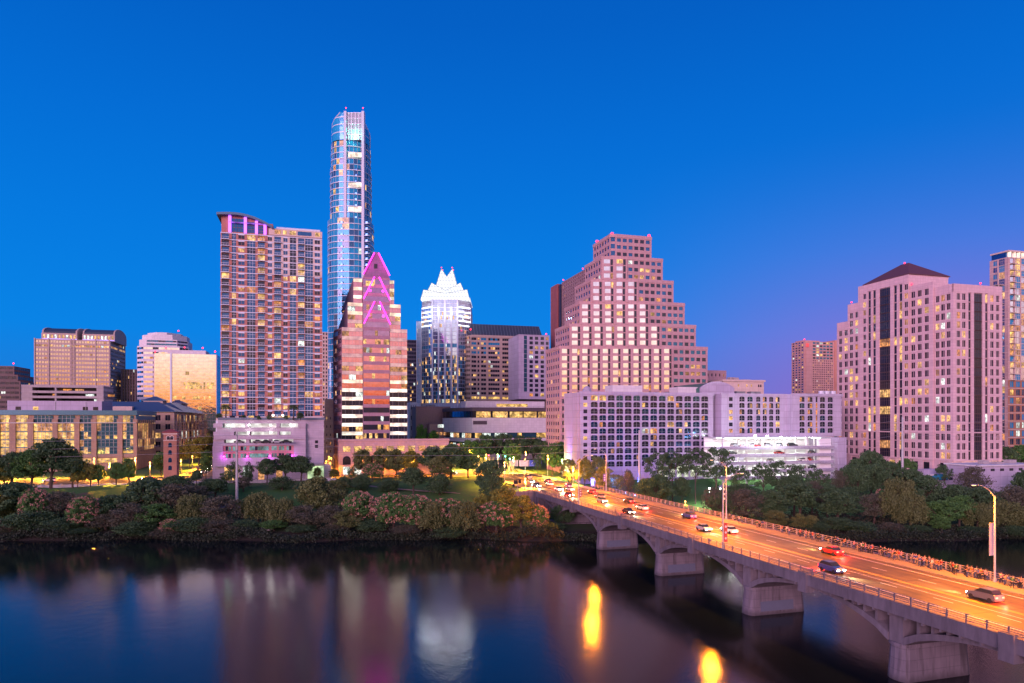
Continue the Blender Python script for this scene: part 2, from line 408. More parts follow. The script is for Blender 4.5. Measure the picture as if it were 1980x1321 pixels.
gs_ = nd(nt, 'ShaderNodeSeparateXYZ'); nt.links.new(posn(nt), gs_.inputs[0]); sh_ = nd(nt, 'ShaderNodeMapRange'); nt.links.new(gs_.outputs[1], sh_.inputs[0])
for i, q in enumerate((120, 195, 1, .35)): sh_.inputs[i+1].default_value = q
nt.links.new(mathn(nt, 'MULTIPLY', rr_.outputs[0], sh_.outputs[0]), p.inputs['Roughness'])
W_ = MB(); W_.add([(-3000, -60, 0), (3000, -60, 0), (3000, 240, 0), (-3000, 240, 0)], [(0, 1, 2, 3)], wm_); tag(W_.build('water'), kind='structure')

asph, nt, p = newmat('asphalt')
g0 = nd(nt, 'ShaderNodeNewGeometry'); s0 = nd(nt, 'ShaderNodeSeparateXYZ'); nt.links.new(g0.outputs['Position'], s0.inputs[0])
ua_ = mathn(nt, 'ADD', mathn(nt, 'MULTIPLY', s0.outputs[0], .9578), mathn(nt, 'MULTIPLY', s0.outputs[1], .2873))
va_ = mathn(nt, 'ADD', mathn(nt, 'MULTIPLY', s0.outputs[0], -.2873), mathn(nt, 'MULTIPLY', s0.outputs[1], .9578))
cc_ = nd(nt, 'ShaderNodeCombineXYZ'); nt.links.new(ua_, cc_.inputs[0]); nt.links.new(mathn(nt, 'MULTIPLY', va_, .03), cc_.inputs[1])
n1 = noisen(nt, cc_.outputs[0], 1.1, 4); n2 = noisen(nt, posn(nt), .35, 5)
f_ = mathn(nt, 'ADD', mathn(nt, 'MULTIPLY', n1, .65), mathn(nt, 'MULTIPLY', n2, .35))
mr = nd(nt, 'ShaderNodeMapRange'); nt.links.new(f_, mr.inputs[0]); mr.inputs[1].default_value = .38; mr.inputs[2].default_value = .62
br_ = nd(nt, 'ShaderNodeTexBrick'); br_.offset = 0; cb_ = nd(nt, 'ShaderNodeCombineXYZ'); nt.links.new(ua_, cb_.inputs[0]); nt.links.new(va_, cb_.inputs[1]); nt.links.new(cb_.outputs[0], br_.inputs['Vector'])
br_.inputs['Scale'].default_value = 1; br_.inputs['Brick Width'].default_value = 60; br_.inputs['Row Height'].default_value = 17; br_.inputs['Mortar Size'].default_value = .12
br_.inputs['Color1'].default_value = (1, 1, 1, 1); br_.inputs['Color2'].default_value = (.86, .86, .86, 1); br_.inputs['Mortar'].default_value = (.35, .35, .35, 1)
mm_ = nd(nt, 'ShaderNodeMix', data_type='RGBA', blend_type='MULTIPLY'); mm_.inputs[0].default_value = 1; nt.links.new(mixn(nt, mr.outputs[0], (.058, .045, .014), (.150, .112, .032)), mm_.inputs[6]); nt.links.new(br_.outputs[0], mm_.inputs[7])
nt.links.new(mm_.outputs[2], p.inputs['Base Color']); p.inputs['Roughness'].default_value = .55
walkm = wall('sidewalk', (.27, .22, .15), (1.6, 1.6), .12); kerbm = plain('kerb', (.40, .36, .33), .9)
paint_w = plain('road_paint_white', (.75, .74, .70), .5); paint_y = plain('road_paint_yellow', (.70, .42, .04), .5)
def ribbon(name, pts, wdt, m, zoff, kind='structure', side=0, zf=None):
    M = MB(); L_, R_ = [], []
    for i, p in enumerate(pts):
        p = Vector(p); a = Vector(pts[max(i-1, 0)]); c = Vector(pts[min(i+1, len(pts)-1)]); d = (c-a).normalized(); n = Vector((-d.y, d.x))
        for S_, k in ((L_, 1), (R_, -1)):
            q = p+n*(side+k*wdt/2); z = (zf(q) if zf else ground(*q))+zoff; S_.append((q.x, q.y, z))
    n = len(pts); M.add(L_+R_, [(i, n+i, n+i+1, i+1) for i in range(n-1)], m)
    o = M.build(name); tag(o, kind=kind); return o
def line(p, d, l0, l1, st=6.): 
    n = max(1, int((l1-l0)/st)); return [tuple(p+d*(l0+(l1-l0)*k/n)) for k in range(n+1)]
sm = lambda q: ground(*q)
# riverside street
S0 = Vector((-175, 277)); 
stp = line(S0, E2, -200, 168, 8)
ribbon('road', stp, 27, asph, .30); ribbon('pavement', stp, 4, walkm, .46, side=15.6); ribbon('pavement', stp, 2.4, walkm, .46, side=-14.8)
ribbon('road_marking', stp, .25, paint_y, .304, side=.2); ribbon('road_marking', stp, .18, paint_w, .304, side=5); ribbon('road_marking', stp, .18, paint_w, .304, side=-5)
# side street running north between the office and the podium
SS = Vector((-136.5, 302)); ssp = line(SS, N2, 2, 330, 8)
ribbon('road', ssp, 15, asph, .34); ribbon('pavement', ssp, 3, walkm, .5, side=9.2); ribbon('pavement', ssp, 3, walkm, .5, side=-9.2); ribbon('road_marking', ssp, .25, paint_y, .344)
AL = Vector((-83.5, 305)); alp = line(AL, N2, 0, 250, 8); ribbon('road', alp, 8, asph, .33)
# footpath on the bank and lawn paths
tr = [(x, 246-.03*x*0+4*math.sin(x*.02)) for x in range(-330, 6, 10)]
ribbon('path', tr, 3.2, plain('gravel_path', (.20, .14, .11), .95), .12)
tr2 = [(x, 266+.20*min(0, x)*-1+5*math.sin(x*.035)) for x in range(-100, -14, 8)]
ribbon('path', tr2, 1.8, walkm, .12)

# ================================================================ BRIDGE
AX = Vector((-.2873, .9578)); PR = Vector((.9578, .2873)); BW = 25.4; DZ = 11.0
def bp_(q, D): # point q metres east of the west edge; D = distance of the west edge point
    return Vector((81-.3*D, D))+PR*q
KA = 1.044                             # metres along the axis per metre of D
br = Bld('road_bridge', 'long concrete arch road bridge crossing the river to the city', 'bridge', 0, 100, conc, zg=0)
br.o = Vector((81-.3*100, 100.)); br.zg = 0
D0b, D1b = 15., 241.
def strip(part, q0, q1, z0, z1, m, a=D0b, c=D1b): br.mb(part).prism([bp_(q0, a), bp_(q1, a), bp_(q1, c), bp_(q0, c)], z0, z1, m)
strip('deck', .05, BW-.05, DZ-1.3, DZ-.32, conc)
strip('road_surface', 2.4, BW-4.2, DZ-.31, DZ-.10, asph)
strip('west_walkway', .42, 2.39, DZ-.31, DZ+.05, walkm); strip('east_walkway', BW-4.19, BW-.42, DZ-.31, DZ+.05, walkm)
strip('fascia', -.25, .4, DZ-1.55, DZ+.22, conc); strip('fascia', BW-.4, BW+.25, DZ-1.55, DZ+.22, conc)
for q, w_, m in ((11.2, .22, paint_y), (11.65, .22, paint_y), (4.3, .2, paint_w), (19.3, .2, paint_w), (9.45, .12, paint_w)): strip('lane_line', q, q+w_, DZ-.099, DZ-.094, m)
Mk = br.mb('lane_line')
for k in range(26):
    D = D0b+5+k*9.
    for q in (7.8, 15.4): Mk.prism([bp_(q, D), bp_(q+.13, D), bp_(q+.13, D+3), bp_(q, D+3)], DZ-.099, DZ-.094, paint_w)
pierD = [95.0-32.45*2, 95.0-32.45, 95.0, 127.4, 159.9, 192.3, 224.8]
PT = 1.5                                # half thickness along axis (in D)
pierm = wall('pier_concrete', (.165, .145, .175), (3.2, 1.5), .22)
def pier_ring(D, z, g): # rounded plan
    w0, w1 = 1.1-g, 12.9+g; t = PT+g*.6; out = []
    for k in range(7):
        a = math.pi/2+math.pi*k/6; out.append(bp_(w0+1.0+ (1.0)*math.cos(a)*1.0, D+t/KA*math.sin(a)))
    for k in range(7):
        a = -math.pi/2+math.pi*k/6; out.append(bp_(w1-1.0+1.0*math.cos(a), D+t/KA*math.sin(a)))
    return [(p.x, p.y, z) for p in out]
ntp = pierm.node_tree; pp = ntp.nodes['Principled BSDF']; src = pp.inputs['Base Color'].links[0].from_socket
zs_ = nd(ntp, 'ShaderNodeSeparateXYZ'); ntp.links.new(posn(ntp), zs_.inputs[0])
zq_ = mathn(ntp, 'ADD', zs_.outputs[2], mathn(ntp, 'MULTIPLY', noisen(ntp, posn(ntp, (1, 1, .3)), .9, 4), 1.6)); mz = nd(ntp, 'ShaderNodeMapRange'); ntp.links.new(zq_, mz.inputs[0])
for i, q in enumerate((1.0, 2.0, .72, 0)): mz.inputs[i+1].default_value = q
st_ = nd(ntp, 'ShaderNodeMapRange'); ntp.links.new(noisen(ntp, posn(ntp, (1, 1, .06)), 1.1, 3), st_.inputs[0])
for i, q in enumerate((.50, .68, 0, .72)): st_.inputs[i+1].default_value = q
mx_ = mathn(ntp, 'MAXIMUM', mz.outputs[0], st_.outputs[0]); ntp.links.new(mixn(ntp, mx_, src, (.045, .04, .045)), pp.inputs['Base Color'])
SPR, CRN = 5.2, 8.75
for i, D in enumerate(pierD):
    M = MB(); M.loft([pier_ring(D, -4, .5), pier_ring(D, .2, .38), pier_ring(D, SPR-.5, .05), pier_ring(D, SPR-.45, .25), pier_ring(D, SPR, .22)], pierm); br.extra = getattr(br, 'extra', [])+[('pier', M)]
    if i > 2:
        M = MB(); rg = []
        for z, g in ((.7, .35), (2.5, .22)):
            o_ = (PT+g*.6)/KA; rg.append([(*bp_(3.0, D-o_+.05), z), (*bp_(10.2, D-o_+.05), z), (*bp_(10.2, D-o_-.04), z), (*bp_(3.0, D-o_-.04), z)])
        M.loft(rg, plain('grey_blue_paint', (.11, .13, .19), .8)); br.extra.append(('paint_patch', M))
    M = MB(); M.prism([bp_(1.2, D-1.1), bp_(13.0, D-1.1), bp_(13.0, D+1.1), bp_(1.2, D+1.1)], SPR-.05, DZ-1.3, conc); br.extra.append(('spandrel_wall', M))
spans = list(zip(pierD[:-1], pierD[1:]))+[(pierD[-1], 224.8+32.45)]
for i, (Da, Db) in enumerate(spans):
    a, c = Da+1.25, Db-1.25; n = 14
    zi = lambda t: SPR-.1+(CRN-SPR+.1)*(1-(2*t-1)**2)**.8
    th = lambda t: .62+.5*(abs(2*t-1))**2
    for (q0, q1) in ((1.05, 13.2),):
        M = MB(); rings = []
        for k in range(n+1):
            t = k/n; D = a+(c-a)*t
            if D > 240.5: break
            p, q = bp_(q0, D), bp_(q1, D); zl = zi(t); zh = min(DZ-1.31, zl+th(t))
            rings.append([(p.x, p.y, zl), (q.x, q.y, zl), (q.x, q.y, zh), (p.x, p.y, zh)])
        M.loft(rings, conc); br.extra.append(('arch', M))
    M = MB()
    for k in range(1, 14):
        t = k/14; D = a+(c-a)*t
        if zi(t)+th(t) > DZ-1.5 or D > 239: continue
        br.new('spandrel_wall').prism([bp_(1.25, D-.22), bp_(13.0, D-.22), bp_(13.0, D+.22), bp_(1.25, D+.22)], zi(t)+.2, DZ-1.3, conc)
    D = (Da+Db)/2
    if D < 240: M = MB(); M.prism([bp_(-.55, D-.9), bp_(1.1, D-.9), bp_(1.1, D+.9), bp_(-.55, D+.9)], DZ-2.7, DZ+.6, conc); br.extra.append(('pilaster', M))
# brackets under the fascia
for k in range(86):
    D = D0b+2+k*2.6
    if D < 238: br.new('bracket').prism([bp_(-.2, D-.12), bp_(1.3, D-.12), bp_(1.3, D+.12), bp_(-.2, D+.12)], DZ-1.9, DZ-1.32, conc)
M2 = MB(); M2.prism([bp_(.2, 240.6), bp_(BW-.2, 240.6), bp_(BW-.2, 246), bp_(.2, 246)], -2, DZ-.33, pierm); br.extra.append(('abutment', M2))
M2 = MB(); M2.prism([bp_(-11, 243), bp_(.19, 243), bp_(.19, 244), bp_(-11, 244)], 3, DZ+.25, pierm); br.extra.append(('wing_wall', M2))
M2 = MB(); M2.prism([bp_(-6, 222), bp_(14, 222), bp_(16, 232), bp_(-6, 232)], -3, 2.6, pierm); br.extra.append(('bank_footing', M2))
broot = br.finish()
# approach avenue beyond the bridge
def ap(q, s): return bp_(q, 241+s/KA)
def approach(name, q, w_, m, z, s0=0, s1=330):
    pts = [ap(q, s0+(s1-s0)*k/40) for k in range(41)]
    ribbon(name, [tuple(p) for p in pts], w_, m, 0, zf=lambda p: max(DZ-.1, ground(*p)+.35)*1.0+z if p.y > 262 else interp(p.y, [241, 262], [DZ-.1, max(DZ-.1, ground(p.x, 262)+.35)])+z)
approach('road', 11.8, 18.8, asph, 0); approach('pavement', 1.0, 2.8, walkm, .15); approach('pavement', BW-2.3, 3.8, walkm, .15)
approach('road_marking', 11.5, .4, paint_y, .005); approach('road_marking', 7.8, .14, paint_w, .005); approach('road_marking', 15.4, .14, paint_w, .005)
# embankment that carries the approach
M = MB(); qs = [(-9, 4.5), (-.6, 10.75), (BW+.6, 10.75), (BW+10, 4.5)]
rings = []
for s in (4.6, 20, 40, 60):
    rings.append([(*ap(q, s), max(z if 0 < i < 3 else ground(*ap(q, s))-1, -9)) for i, (q, z) in enumerate(qs)]+[(*ap(BW, s), 0), (*ap(0, s), 0)])
M.loft(rings, gm); tag(M.build('embankment'), kind='structure')

# railings: every post its own part
def railing(label, q, Da, Db, sp_, hgt, bars, m, name='bridge_railing', postw=.16, zb=DZ+.2, fn=None):
    fn = fn or bp_; o_ = fn(q, Da); root = empty(name, (o_.x, o_.y, zb), label, 'railing'); inv = Vector((o_.x, o_.y, zb))
    n = int((Db-Da)/sp_)
    proto = None; d = (fn(q, Db)-fn(q, Da)).normalized(); nn = Vector((d.y, -d.x))
    for k in range(n+1):
        c = fn(q, Da+(Db-Da)*k/n)
        if proto is None:
            M = MB(); M.ob((0, 0), d, nn, -postw/2, postw/2, -postw/2, postw/2, 0, hgt, m); proto = M.build('post'); proto.parent = root; ob = proto
        else: ob = proto.copy(); C.objects.link(ob); ob.parent = root
        ob.location = (c.x-inv.x, c.y-inv.y, 0)
    L_ = (fn(q, Db)-fn(q, Da)).length
    for z in bars:
        M = MB(); M.ob((0, 0), d, nn, 0, L_, -.05, .05, z-.05, z+.05, m); ob = M.build('rail'); ob.parent = root
    return root
railm = plain('rail_concrete', (.28, .24, .22), .8); railg = plain('rail_steel', (.20, .20, .24), .5, .5)
railing('slim grey steel railing along the near edge of the bridge', .05, 20, 240, 2.55, 1.15, (.35, .62, .88, 1.12), railg)
railing('pale railing with thick posts along the far edge of the bridge', BW-.1, 20, 250, 2.5, 1.2, (.4, .78, 1.14), railm, postw=.24)
railing('short pale railing on the wing wall at the bridge end', 0, 0, 9, 1.8, 1.1, (.3, .7, 1.05), railm, fn=lambda q, D: bp_(-9.5+D, 243.5), zb=DZ+.25)
# ================================================================ BUILDINGS
def simple(name, label, cat, pxl, pxr, D, dep, top, m, front=None, side=None, zg=None, done=True, th=None):
    b = Bld(name, label, cat, pxl, D, m, zg, th); w = b.usolve(pxr); b.w = w; b.top = PZ(top, D)
    b.mb().prism([b.L(0, 0), b.L(w, 0), b.L(w, dep), b.L(0, dep)], b.zg-3, b.top, m, roofflat)
    if front: b.facade(b.L(0, 0), b.L(w, 0), **{**dict(z0=b.zg, z1=b.top), **front})
    if side:
        west = side.pop('west', True)
        p = (b.L(0, dep), b.L(0, 0)) if west else (b.L(w, 0), b.L(w, dep))
        b.facade(*p, **{**dict(z0=b.zg, z1=b.top), **side})
    for k in range(4):
        if b.w > 12 and dep > 12: uu, vv = b.rnd.uniform(2, b.w-6), b.rnd.uniform(3, dep-5); b.box('roof_unit', uu, uu+b.rnd.uniform(1.5, 4), vv, vv+2.5, b.top-.1, b.top+b.rnd.uniform(.8, 2.2), gray)
    if done: b.finish()
    return b

# ---- far left: dark brown stepped block at the frame edge
b = Bld('office_block', 'dark brown stepped office block cut off by the left edge of the photo', 'office building', -90, 520, brown)
for a, c, t in ((-90, 27, 706), (-90, 34, 723), (-90, 39, 735)):
    w = b.usolve(c); z = PZ(t, 520); k = (27, 34, 39).index(c)
    zb = [PZ(723, 520), PZ(735, 520), b.zg-3][k]
    b.mb().prism([b.L(0, 0), b.L(w, 0), b.L(w, 30), b.L(0, 30)], zb, z, brown, roofflat)
    zb = max(zb, b.zg); rows = max(1, round((z-zb)/3.6))
    b.facade(b.L(0, 0), b.L(w, 0), zb, z, 14, rows, .93, .5, .25, .06, [GD, GDD])
    b.facade(b.L(w, 0), b.L(w, 30), zb, z, 8, rows, .9, .5, .25, .05, [GD, GDD])
b.beacon(26, 703); b.finish()

# ---- tan office block under two barrel vaults
b = Bld('office_tower', 'tan office tower with two dark barrel vaulted roofs and a violet lit top floor', 'office building', 67, 520, tan)
w = b.usolve(213); T = PZ(655, 520); dep = 42
b.mb().prism([b.L(0, 0), b.L(w, 0), b.L(w, dep), b.L(0, dep)], b.zg-3, T, tan, roofflat)
pal = glass('glass_blush', (.62, .50, .46), .95, .06, .3)
b.facade(b.L(0, 0), b.L(w, 0), b.zg, T, 26, 26, .84, .52, .35, .05, pal, rowlit={24: .95, 16: .25, 12: .2, 0: .4, 1: .3}, fz=.6)
b.facade(b.L(w, 0), b.L(w, dep), b.zg, T, 12, 26, .8, .52, .35, .12, GD, rowlit={24: .9, 16: .6})
for u in (0.2, 9.5, w/2-1, w/2+1, w-10, w-.5): b.box('wall', u-.4, u+.4, -.75, -.31, b.zg, T+.6)
vio = lit('violet_wash', (.32, .18, 1), 1.0, (.4, .35, .4), lo=.5)
zt = PZ(642, 520)
for (a, c) in ((80, 148), (159, 221)):
    u0, u1 = b.usolve(a, 2), b.usolve(c, 2); n = 10; hw = 17.
    b.box('penthouse', u0, u1, 3, 3+2*hw, T-.5, zt, tan)
    b.facade(b.L(u0, 3), b.L(u1, 3), T+.05, zt-.3, 9, 1, .55, .6, .25, 1., GD, wmats=lambda r, c: LC if b.rnd.random() < .4 else LW)
    b.box('violet_light_band', u0, u1, 2.5, 2.72, T+.1, T+.9, vio)
    arc = [(3+hw-hw*math.cos(math.pi*k/n), zt+5.2*math.sin(math.pi*k/n)) for k in range(n+1)]
    for part, ua, ub, mm, ex in (('roof', u0+1, u1-1, roofdark, 0), ('roof_rim', u0, u0+1, tan, .5), ('roof_rim', u1-1, u1, tan, .5)):
        pts = arc if not ex else [(v, z+(.5 if 0 < i < n else 0)) for i, (v, z) in enumerate(arc)]
        b.new(part).loft([[(*b.L(ua, v), z) for v, z in pts], [(*b.L(ub, v), z) for v, z in pts]], mm)
b.finish()

# ---- garage with long decks in front of it
b = Bld('parking_garage', 'grey parking garage with long open decks below the tan vaulted tower', 'parking garage', 41, 430, gray)
w = b.usolve(200)
for k, py in enumerate((744, 755, 765, 775)):
    z = PZ(py, 430); b.box('wall', 0, w, 0, 22, z-1.5, z)
b.box('wall', 0, 6, .3, 21.7, b.zg-3, PZ(746, 430)); b.box('wall', w*.40, w*.42, .2, 21, b.zg-3, PZ(746, 430)); b.box('wall', w-4, w, .2, 21.8, b.zg-3, PZ(746, 430))
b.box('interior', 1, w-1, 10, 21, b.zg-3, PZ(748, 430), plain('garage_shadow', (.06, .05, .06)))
for k, (u, r) in enumerate(((20, 1), (27, 1), (33, 2), (14, 2), (40, 1), (38, 3), (45, 2))):
    z = PZ((755, 765, 775)[r-1], 430); b.item('window', *quad_item(b.L(0, 9.8), b.e, -b.n, u, u+5, .05, z+.05, z+1.6), [LO, LD, LC][k % 3])
b.box('wall', 2, w*.6, -3.5, -.05, b.zg-3, PZ(785, 430)); b.finish()

# ---- stepped light tower and mirror cube
b = Bld('office_tower', 'pale banded office tower with a faceted crown behind the mirror glass block', 'office building', 262, 480, white)
w = b.usolve(362); T = PZ(668, 480); c1 = 5.
def octa(u0, u1, v0, v1, c): return [b.L(u0+c, v0), b.L(u1-c, v0), b.L(u1, v0+c), b.L(u1, v1-c), b.L(u1-c, v1), b.L(u0+c, v1), b.L(u0, v1-c), b.L(u0, v0+c)]
b.mb().prism(octa(0, w, 0, 32, c1), b.zg-3, T, white, roofflat)
b.mb().prism(octa(.8, w-.8, .8, 31, 6), T, PZ(655, 480), white, roofflat); b.mb().prism(octa(2, w-2, 2, 30, 8), PZ(655, 480), PZ(645, 480), white, roofflat)
b.mb('penthouse').prism(octa(5, w-6, 4, 28, 8), PZ(645, 480), PZ(640, 480), white, roofflat)
o = octa(0, w, 0, 32, c1); o2 = octa(.8, w-.8, .8, 31, 6)
rl = {20: 1, 0: .4}
pw = glass('glass_pearl', (.80, .74, .78), 1, .04, .3)
b.facade(o[0], o[1], b.zg, T, 12, 22, .985, .45, .12, .03, [pw, pw, GD], rowmat=lambda r, c: GD if c in (3, 4) else pw)
b.facade(o[1], o[2], b.zg, T, 3, 22, .985, .45, .12, .05, GD); b.facade(o[7], o[0], b.zg, T, 3, 22, .985, .45, .12, .05, [GD, pw]); b.facade(o[2], o[3], b.zg, T, 8, 22, .985, .5, .12, .05, GD)
b.facade(o2[0], o2[1], T+.1, PZ(655, 480)-.1, 8, 2, .985, .5, .1, 0, [GD, GB]); b.facade(o2[1], o2[2], T+.1, PZ(655, 480)-.1, 3, 2, .985, .5, .1, 0, [GD, GB])
for px, py in ((345, 640), (357, 672)): b.beacon(px, py, 482)
b.finish()

b = simple('office_block', 'mirror glass office block reflecting the orange sunset, with one white vertical fin', 'office building', 297, 419, 430, 30, 683, whitem, zg=12, done=False)
gline = plain('mullion_rose', (.5, .40, .42), .4, .5)
b.facade(b.L(0, 0), b.L(b.w, 0), b.zg, b.top, 34, 30, .965, .955, .07, .0, GM, m=gline, wmats=lambda r, c: (LY if (r in (20, 21) and c > 15 and b.rnd.random() < .55) or (r == 17 and c > 9 and b.rnd.random() < .45) or (r in (14, 24) and b.rnd.random() < .12) else GM))
b.facade(b.L(b.w, 0), b.L(b.w, 30), b.zg, b.top, 8, 30, .95, .95, .07, .0, GB, m=gline)
u = b.usolve(331); b.box('fin', u-.45, u+.45, -.9, .1, b.zg, b.top+.6, whitem)
b.box('penthouse', b.usolve(320), b.usolve(395), 6, 22, b.top-.2, PZ(674, 430), white)
for px, py in ((300, 680), (321, 673), (392, 673), (416, 680)): b.beacon(px, py, 433)
b.finish()
simple('office_block', 'narrow dark brown building with tall ribs between two paler towers', 'office building', 236, 262, 550, 30, 714, brown, dict(cols=5, rows=24, fw=.45, fh=.85, proud=.8, litp=.07, dark=GDD), dict(west=False, cols=6, rows=24, fw=.45, fh=.85, litp=.05, dark=GDD))

# ---- low riverside office with stone piers
b = Bld('office_building', 'low office building with stone piers, teal top and yellow lit rooms at far left', 'office building', -80, 312, stone, zg=10.5)
w = b.usolve(262); T = PZ(795, 335); dep = 40
b.mb().prism([b.L(0, 0), b.L(w, 0), b.L(w, dep), b.L(0, dep)], b.zg-3, T-1.5, stone, roofflat)
Dof = lambda u: b.L(u, 0).y
zz = lambda py: PZ(py, 335)
b.mb('top_panel').ob(b.o, b.e, b.n, -.9, w+.9, -.9, dep, zz(803), T+.2, tealp)
piers = [(-70, 10), (-30, 10), (-8, 10), (20, 12), (55, 11), (103, 10), (145, 10), (178, 10), (228, 10), (259, 7)]
rowsz = [(zz(817), zz(804), 'top'), (zz(833), zz(819), 'a'), (zz(848), zz(835), 'b'), (zz(862), zz(850), 'c'), (zz(876), zz(864), 'd'), (zz(893), zz(885), 'e')]
for px, wd in piers:
    u = b.usolve(px); k = b.usolve(px+wd); b.box('wall', u, k, -1.2, .02, b.zg-1, zz(811)); b.box('wall', u-.15, k+.15, -1.45, -1.19, zz(817), zz(811)-.003)
for i in range(len(piers)-1):
    ua, ub = b.usolve(piers[i][0]+piers[i][1]), b.usolve(piers[i+1][0])
    bright = piers[i][0] < 104
    n = max(2, round((ub-ua)/1.7))
    for z0, z1, k in rowsz:
        if k == 'e' and not (140 < piers[i][0] < 255): continue
        for q in range(n):
            r = b.rnd.random()
            if k == 'top': mm = LY if (piers[i][0] in (65, 20, -8) and r < .8) else (LY if piers[i][0] == 188 or (piers[i][0] in (178, 228) and r < .4) else GT)
            elif bright: mm = (LY if r < .72 else LD) if piers[i][0] != 55 or 1 else GT
            elif k == 'b' or k == 'd': mm = LY if r < .3 else (LW if r < .6 else GT)
            elif k == 'e': mm = LY
            else: mm = LD if r < .22 else GT
            a = ua+(ub-ua)*q/n; c = ua+(ub-ua)*(q+1)/n
            if mm is LY and k in 'bcd' and not bright: b.item('window', *quad_item(b.o, b.e, -b.n, a+.05, c-.05, .25, z0, z1), GT); b.item('window', *quad_item(b.o, b.e, -b.n, a+.05, c-.05, .29, z0+.1, z0+(z1-z0)*b.rnd.uniform(.3, .6)), mm)
            else: b.item('window', *quad_item(b.o, b.e, -b.n, a+.05, c-.05, .25, z0, z1), mm)
            if q: b.box('wall', a-.06, a+.06, -.42, -.2, z0, z1, steel)
        b.box('wall', ua, ub, -.5, -.01, z0-.42, z0-.003, tealp if k != 'e' else stone); b.box('wall', ua, ub, -.36, -.26, (z0*.45+z1*.55)-.05, (z0*.45+z1*.55)+.05, steel)
    b.box('wall', ua, ub, -.55, -.01, zz(883), zz(877)-.01, stone)
b.box('cornice', -.5, w+.5, -1.6, -.91, zz(819)+.15, zz(818)+.25, steel)
# curved glazed flank going up the street
for k in range(9):
    p = b.L(w, 2+k*4.2); q = b.L(w, 2+(k+1)*4.2)
    d = (q-p).normalized(); nr = Vector((d.y, -d.x))
    for z0, z1, kk in rowsz[:5]:
        for j in range(2): b.item('window', *quad_item(p, d, nr, .15+j*2.05, 2.1+j*2.05, .2, z0-.6, z1+.2), b.rnd.choice([GT, GT, LD, GT, LW, LY]))
    b.new('mullion').ob(p, d, nr, -.18, .18, .1, .8, zz(872), zz(812), tan)
b.box('wall', w, w+.6, 0, dep, b.zg-1, zz(872), stone); b.box('wall', w, w+.35, 0, dep, zz(818), zz(804), tealp)
b.box('penthouse', b.usolve(14, 8), b.usolve(197, 8), 8, 26, T, PZ(776, 335), lilac)
for px in (30, 64, 160, 180): u = b.usolve(px, 8); b.item('window', *quad_item(b.L(0, 8), b.e, -b.n, u, u+2.2, .08, T+.4, T+2), LY if px == 64 else GDD)
for u in (12, 36, 49): b.box('downpipe', u, u+.15, 7.8, 7.99, T, PZ(777, 335), steel)
b.finish()

# ---- apartment building with blue hipped roofs up the street
b = Bld('apartment_building', 'apartment building with blue hipped metal roofs and balconies along the lit street', 'apartment building', 302, 385, wall('apartment_stucco', (.55, .40, .32), (2, 1.1)), zg=11.5)
w1 = 9.; T = PZ(797, 392)
b.mb().prism([b.L(-42, 0), b.L(w1, 0), b.L(w1, 92), b.L(-42, 92)], b.zg-3, T, b.wallm)
b.cols(b.L(w1, 0), b.L(w1, 92), b.zg+4, T-.8, 5, [(4+i*6.5, 3.2 if i % 2 else 2.4, 'balc' if i % 2 else 'win', .6) for i in range(14)], litp=.35, slab=cream, slab_h=.2)
b.cols(b.L(-42, 0), b.L(w1, 0), b.zg+4, T-.8, 5, [(3+i*5., 2.6, 'win', .6) for i in range(10)], litp=.2, slab=cream, slab_h=.2)
def hip(b, part, u0, u1, v0, v1, z0, z1, m, ov=1.2, k=.5):
    u0 -= ov; u1 += ov; v0 -= ov; v1 += ov; s_ = min(u1-u0, v1-v0)*k
    lo = [(*b.L(u, v), z0) for u, v in ((u0, v0), (u1, v0), (u1, v1), (u0, v1))]
    lo2 = [(x, y, z0+.3) for x, y, _ in lo]
    hi = [(*b.L(u, v), z1) for u, v in ((u0+s_, v0+s_), (u1-s_, v0+s_), (u1-s_, v1-s_), (u0+s_, v1-s_))]
    b.new(part).loft([lo, lo2, hi], m)
hip(b, 'roof', -42, w1, 0, 24, T, PZ(778, 402), roofblue, k=.42); hip(b, 'roof', -12, w1, 26, 90, T, PZ(779, 425), roofblue, k=.42)
b.box('cupola', -9, 1, 12, 22, T+2, PZ(776, 402), cream); hip(b, 'cupola', -9, 1, 12, 22, PZ(776, 402), PZ(767, 402), roofblue, ov=.8, k=.44)
b.box('dormer', -26, -12, -.8, 8, T+.5, T+3, cream)
b.finish()

# ---- brick bell tower
b = Bld('bell_tower', 'slender brick bell tower with a dark red pyramid roof by the street corner', 'bell tower', 316, 264, wall('tower_brick', (.42, .20, .13), (.7, .28), .2), zg=10.5)
w = b.usolve(341.5); T = PZ(837, 264)
b.mb().prism([b.L(0, 0), b.L(w, 0), b.L(w, w), b.L(0, w)], b.zg-3, T, b.wallm)
for z, k in ((PZ(852, 264), .14), (PZ(840, 264), .18), (T-.3, .3)): b.box('cornice', -k, w+k, -k, w+k, z-.1, z+.12, cream)
hip(b, 'roof', 0, w, 0, w, T, PZ(829.5, 264), plain('red_tile_roof', (.25, .06, .06), .8), ov=.55, k=.49)
def arch_pts(u0, u1, z0, z1, n=6, ry=None):
    r = (u1-u0)/2; ry = ry or r; zc = z1-ry
    return [(u0, z0), (u1, z0)]+[((u0+u1)/2+r*math.cos(t), zc+ry*math.sin(t)) for t in [math.pi*k/n for k in range(n+1)]]
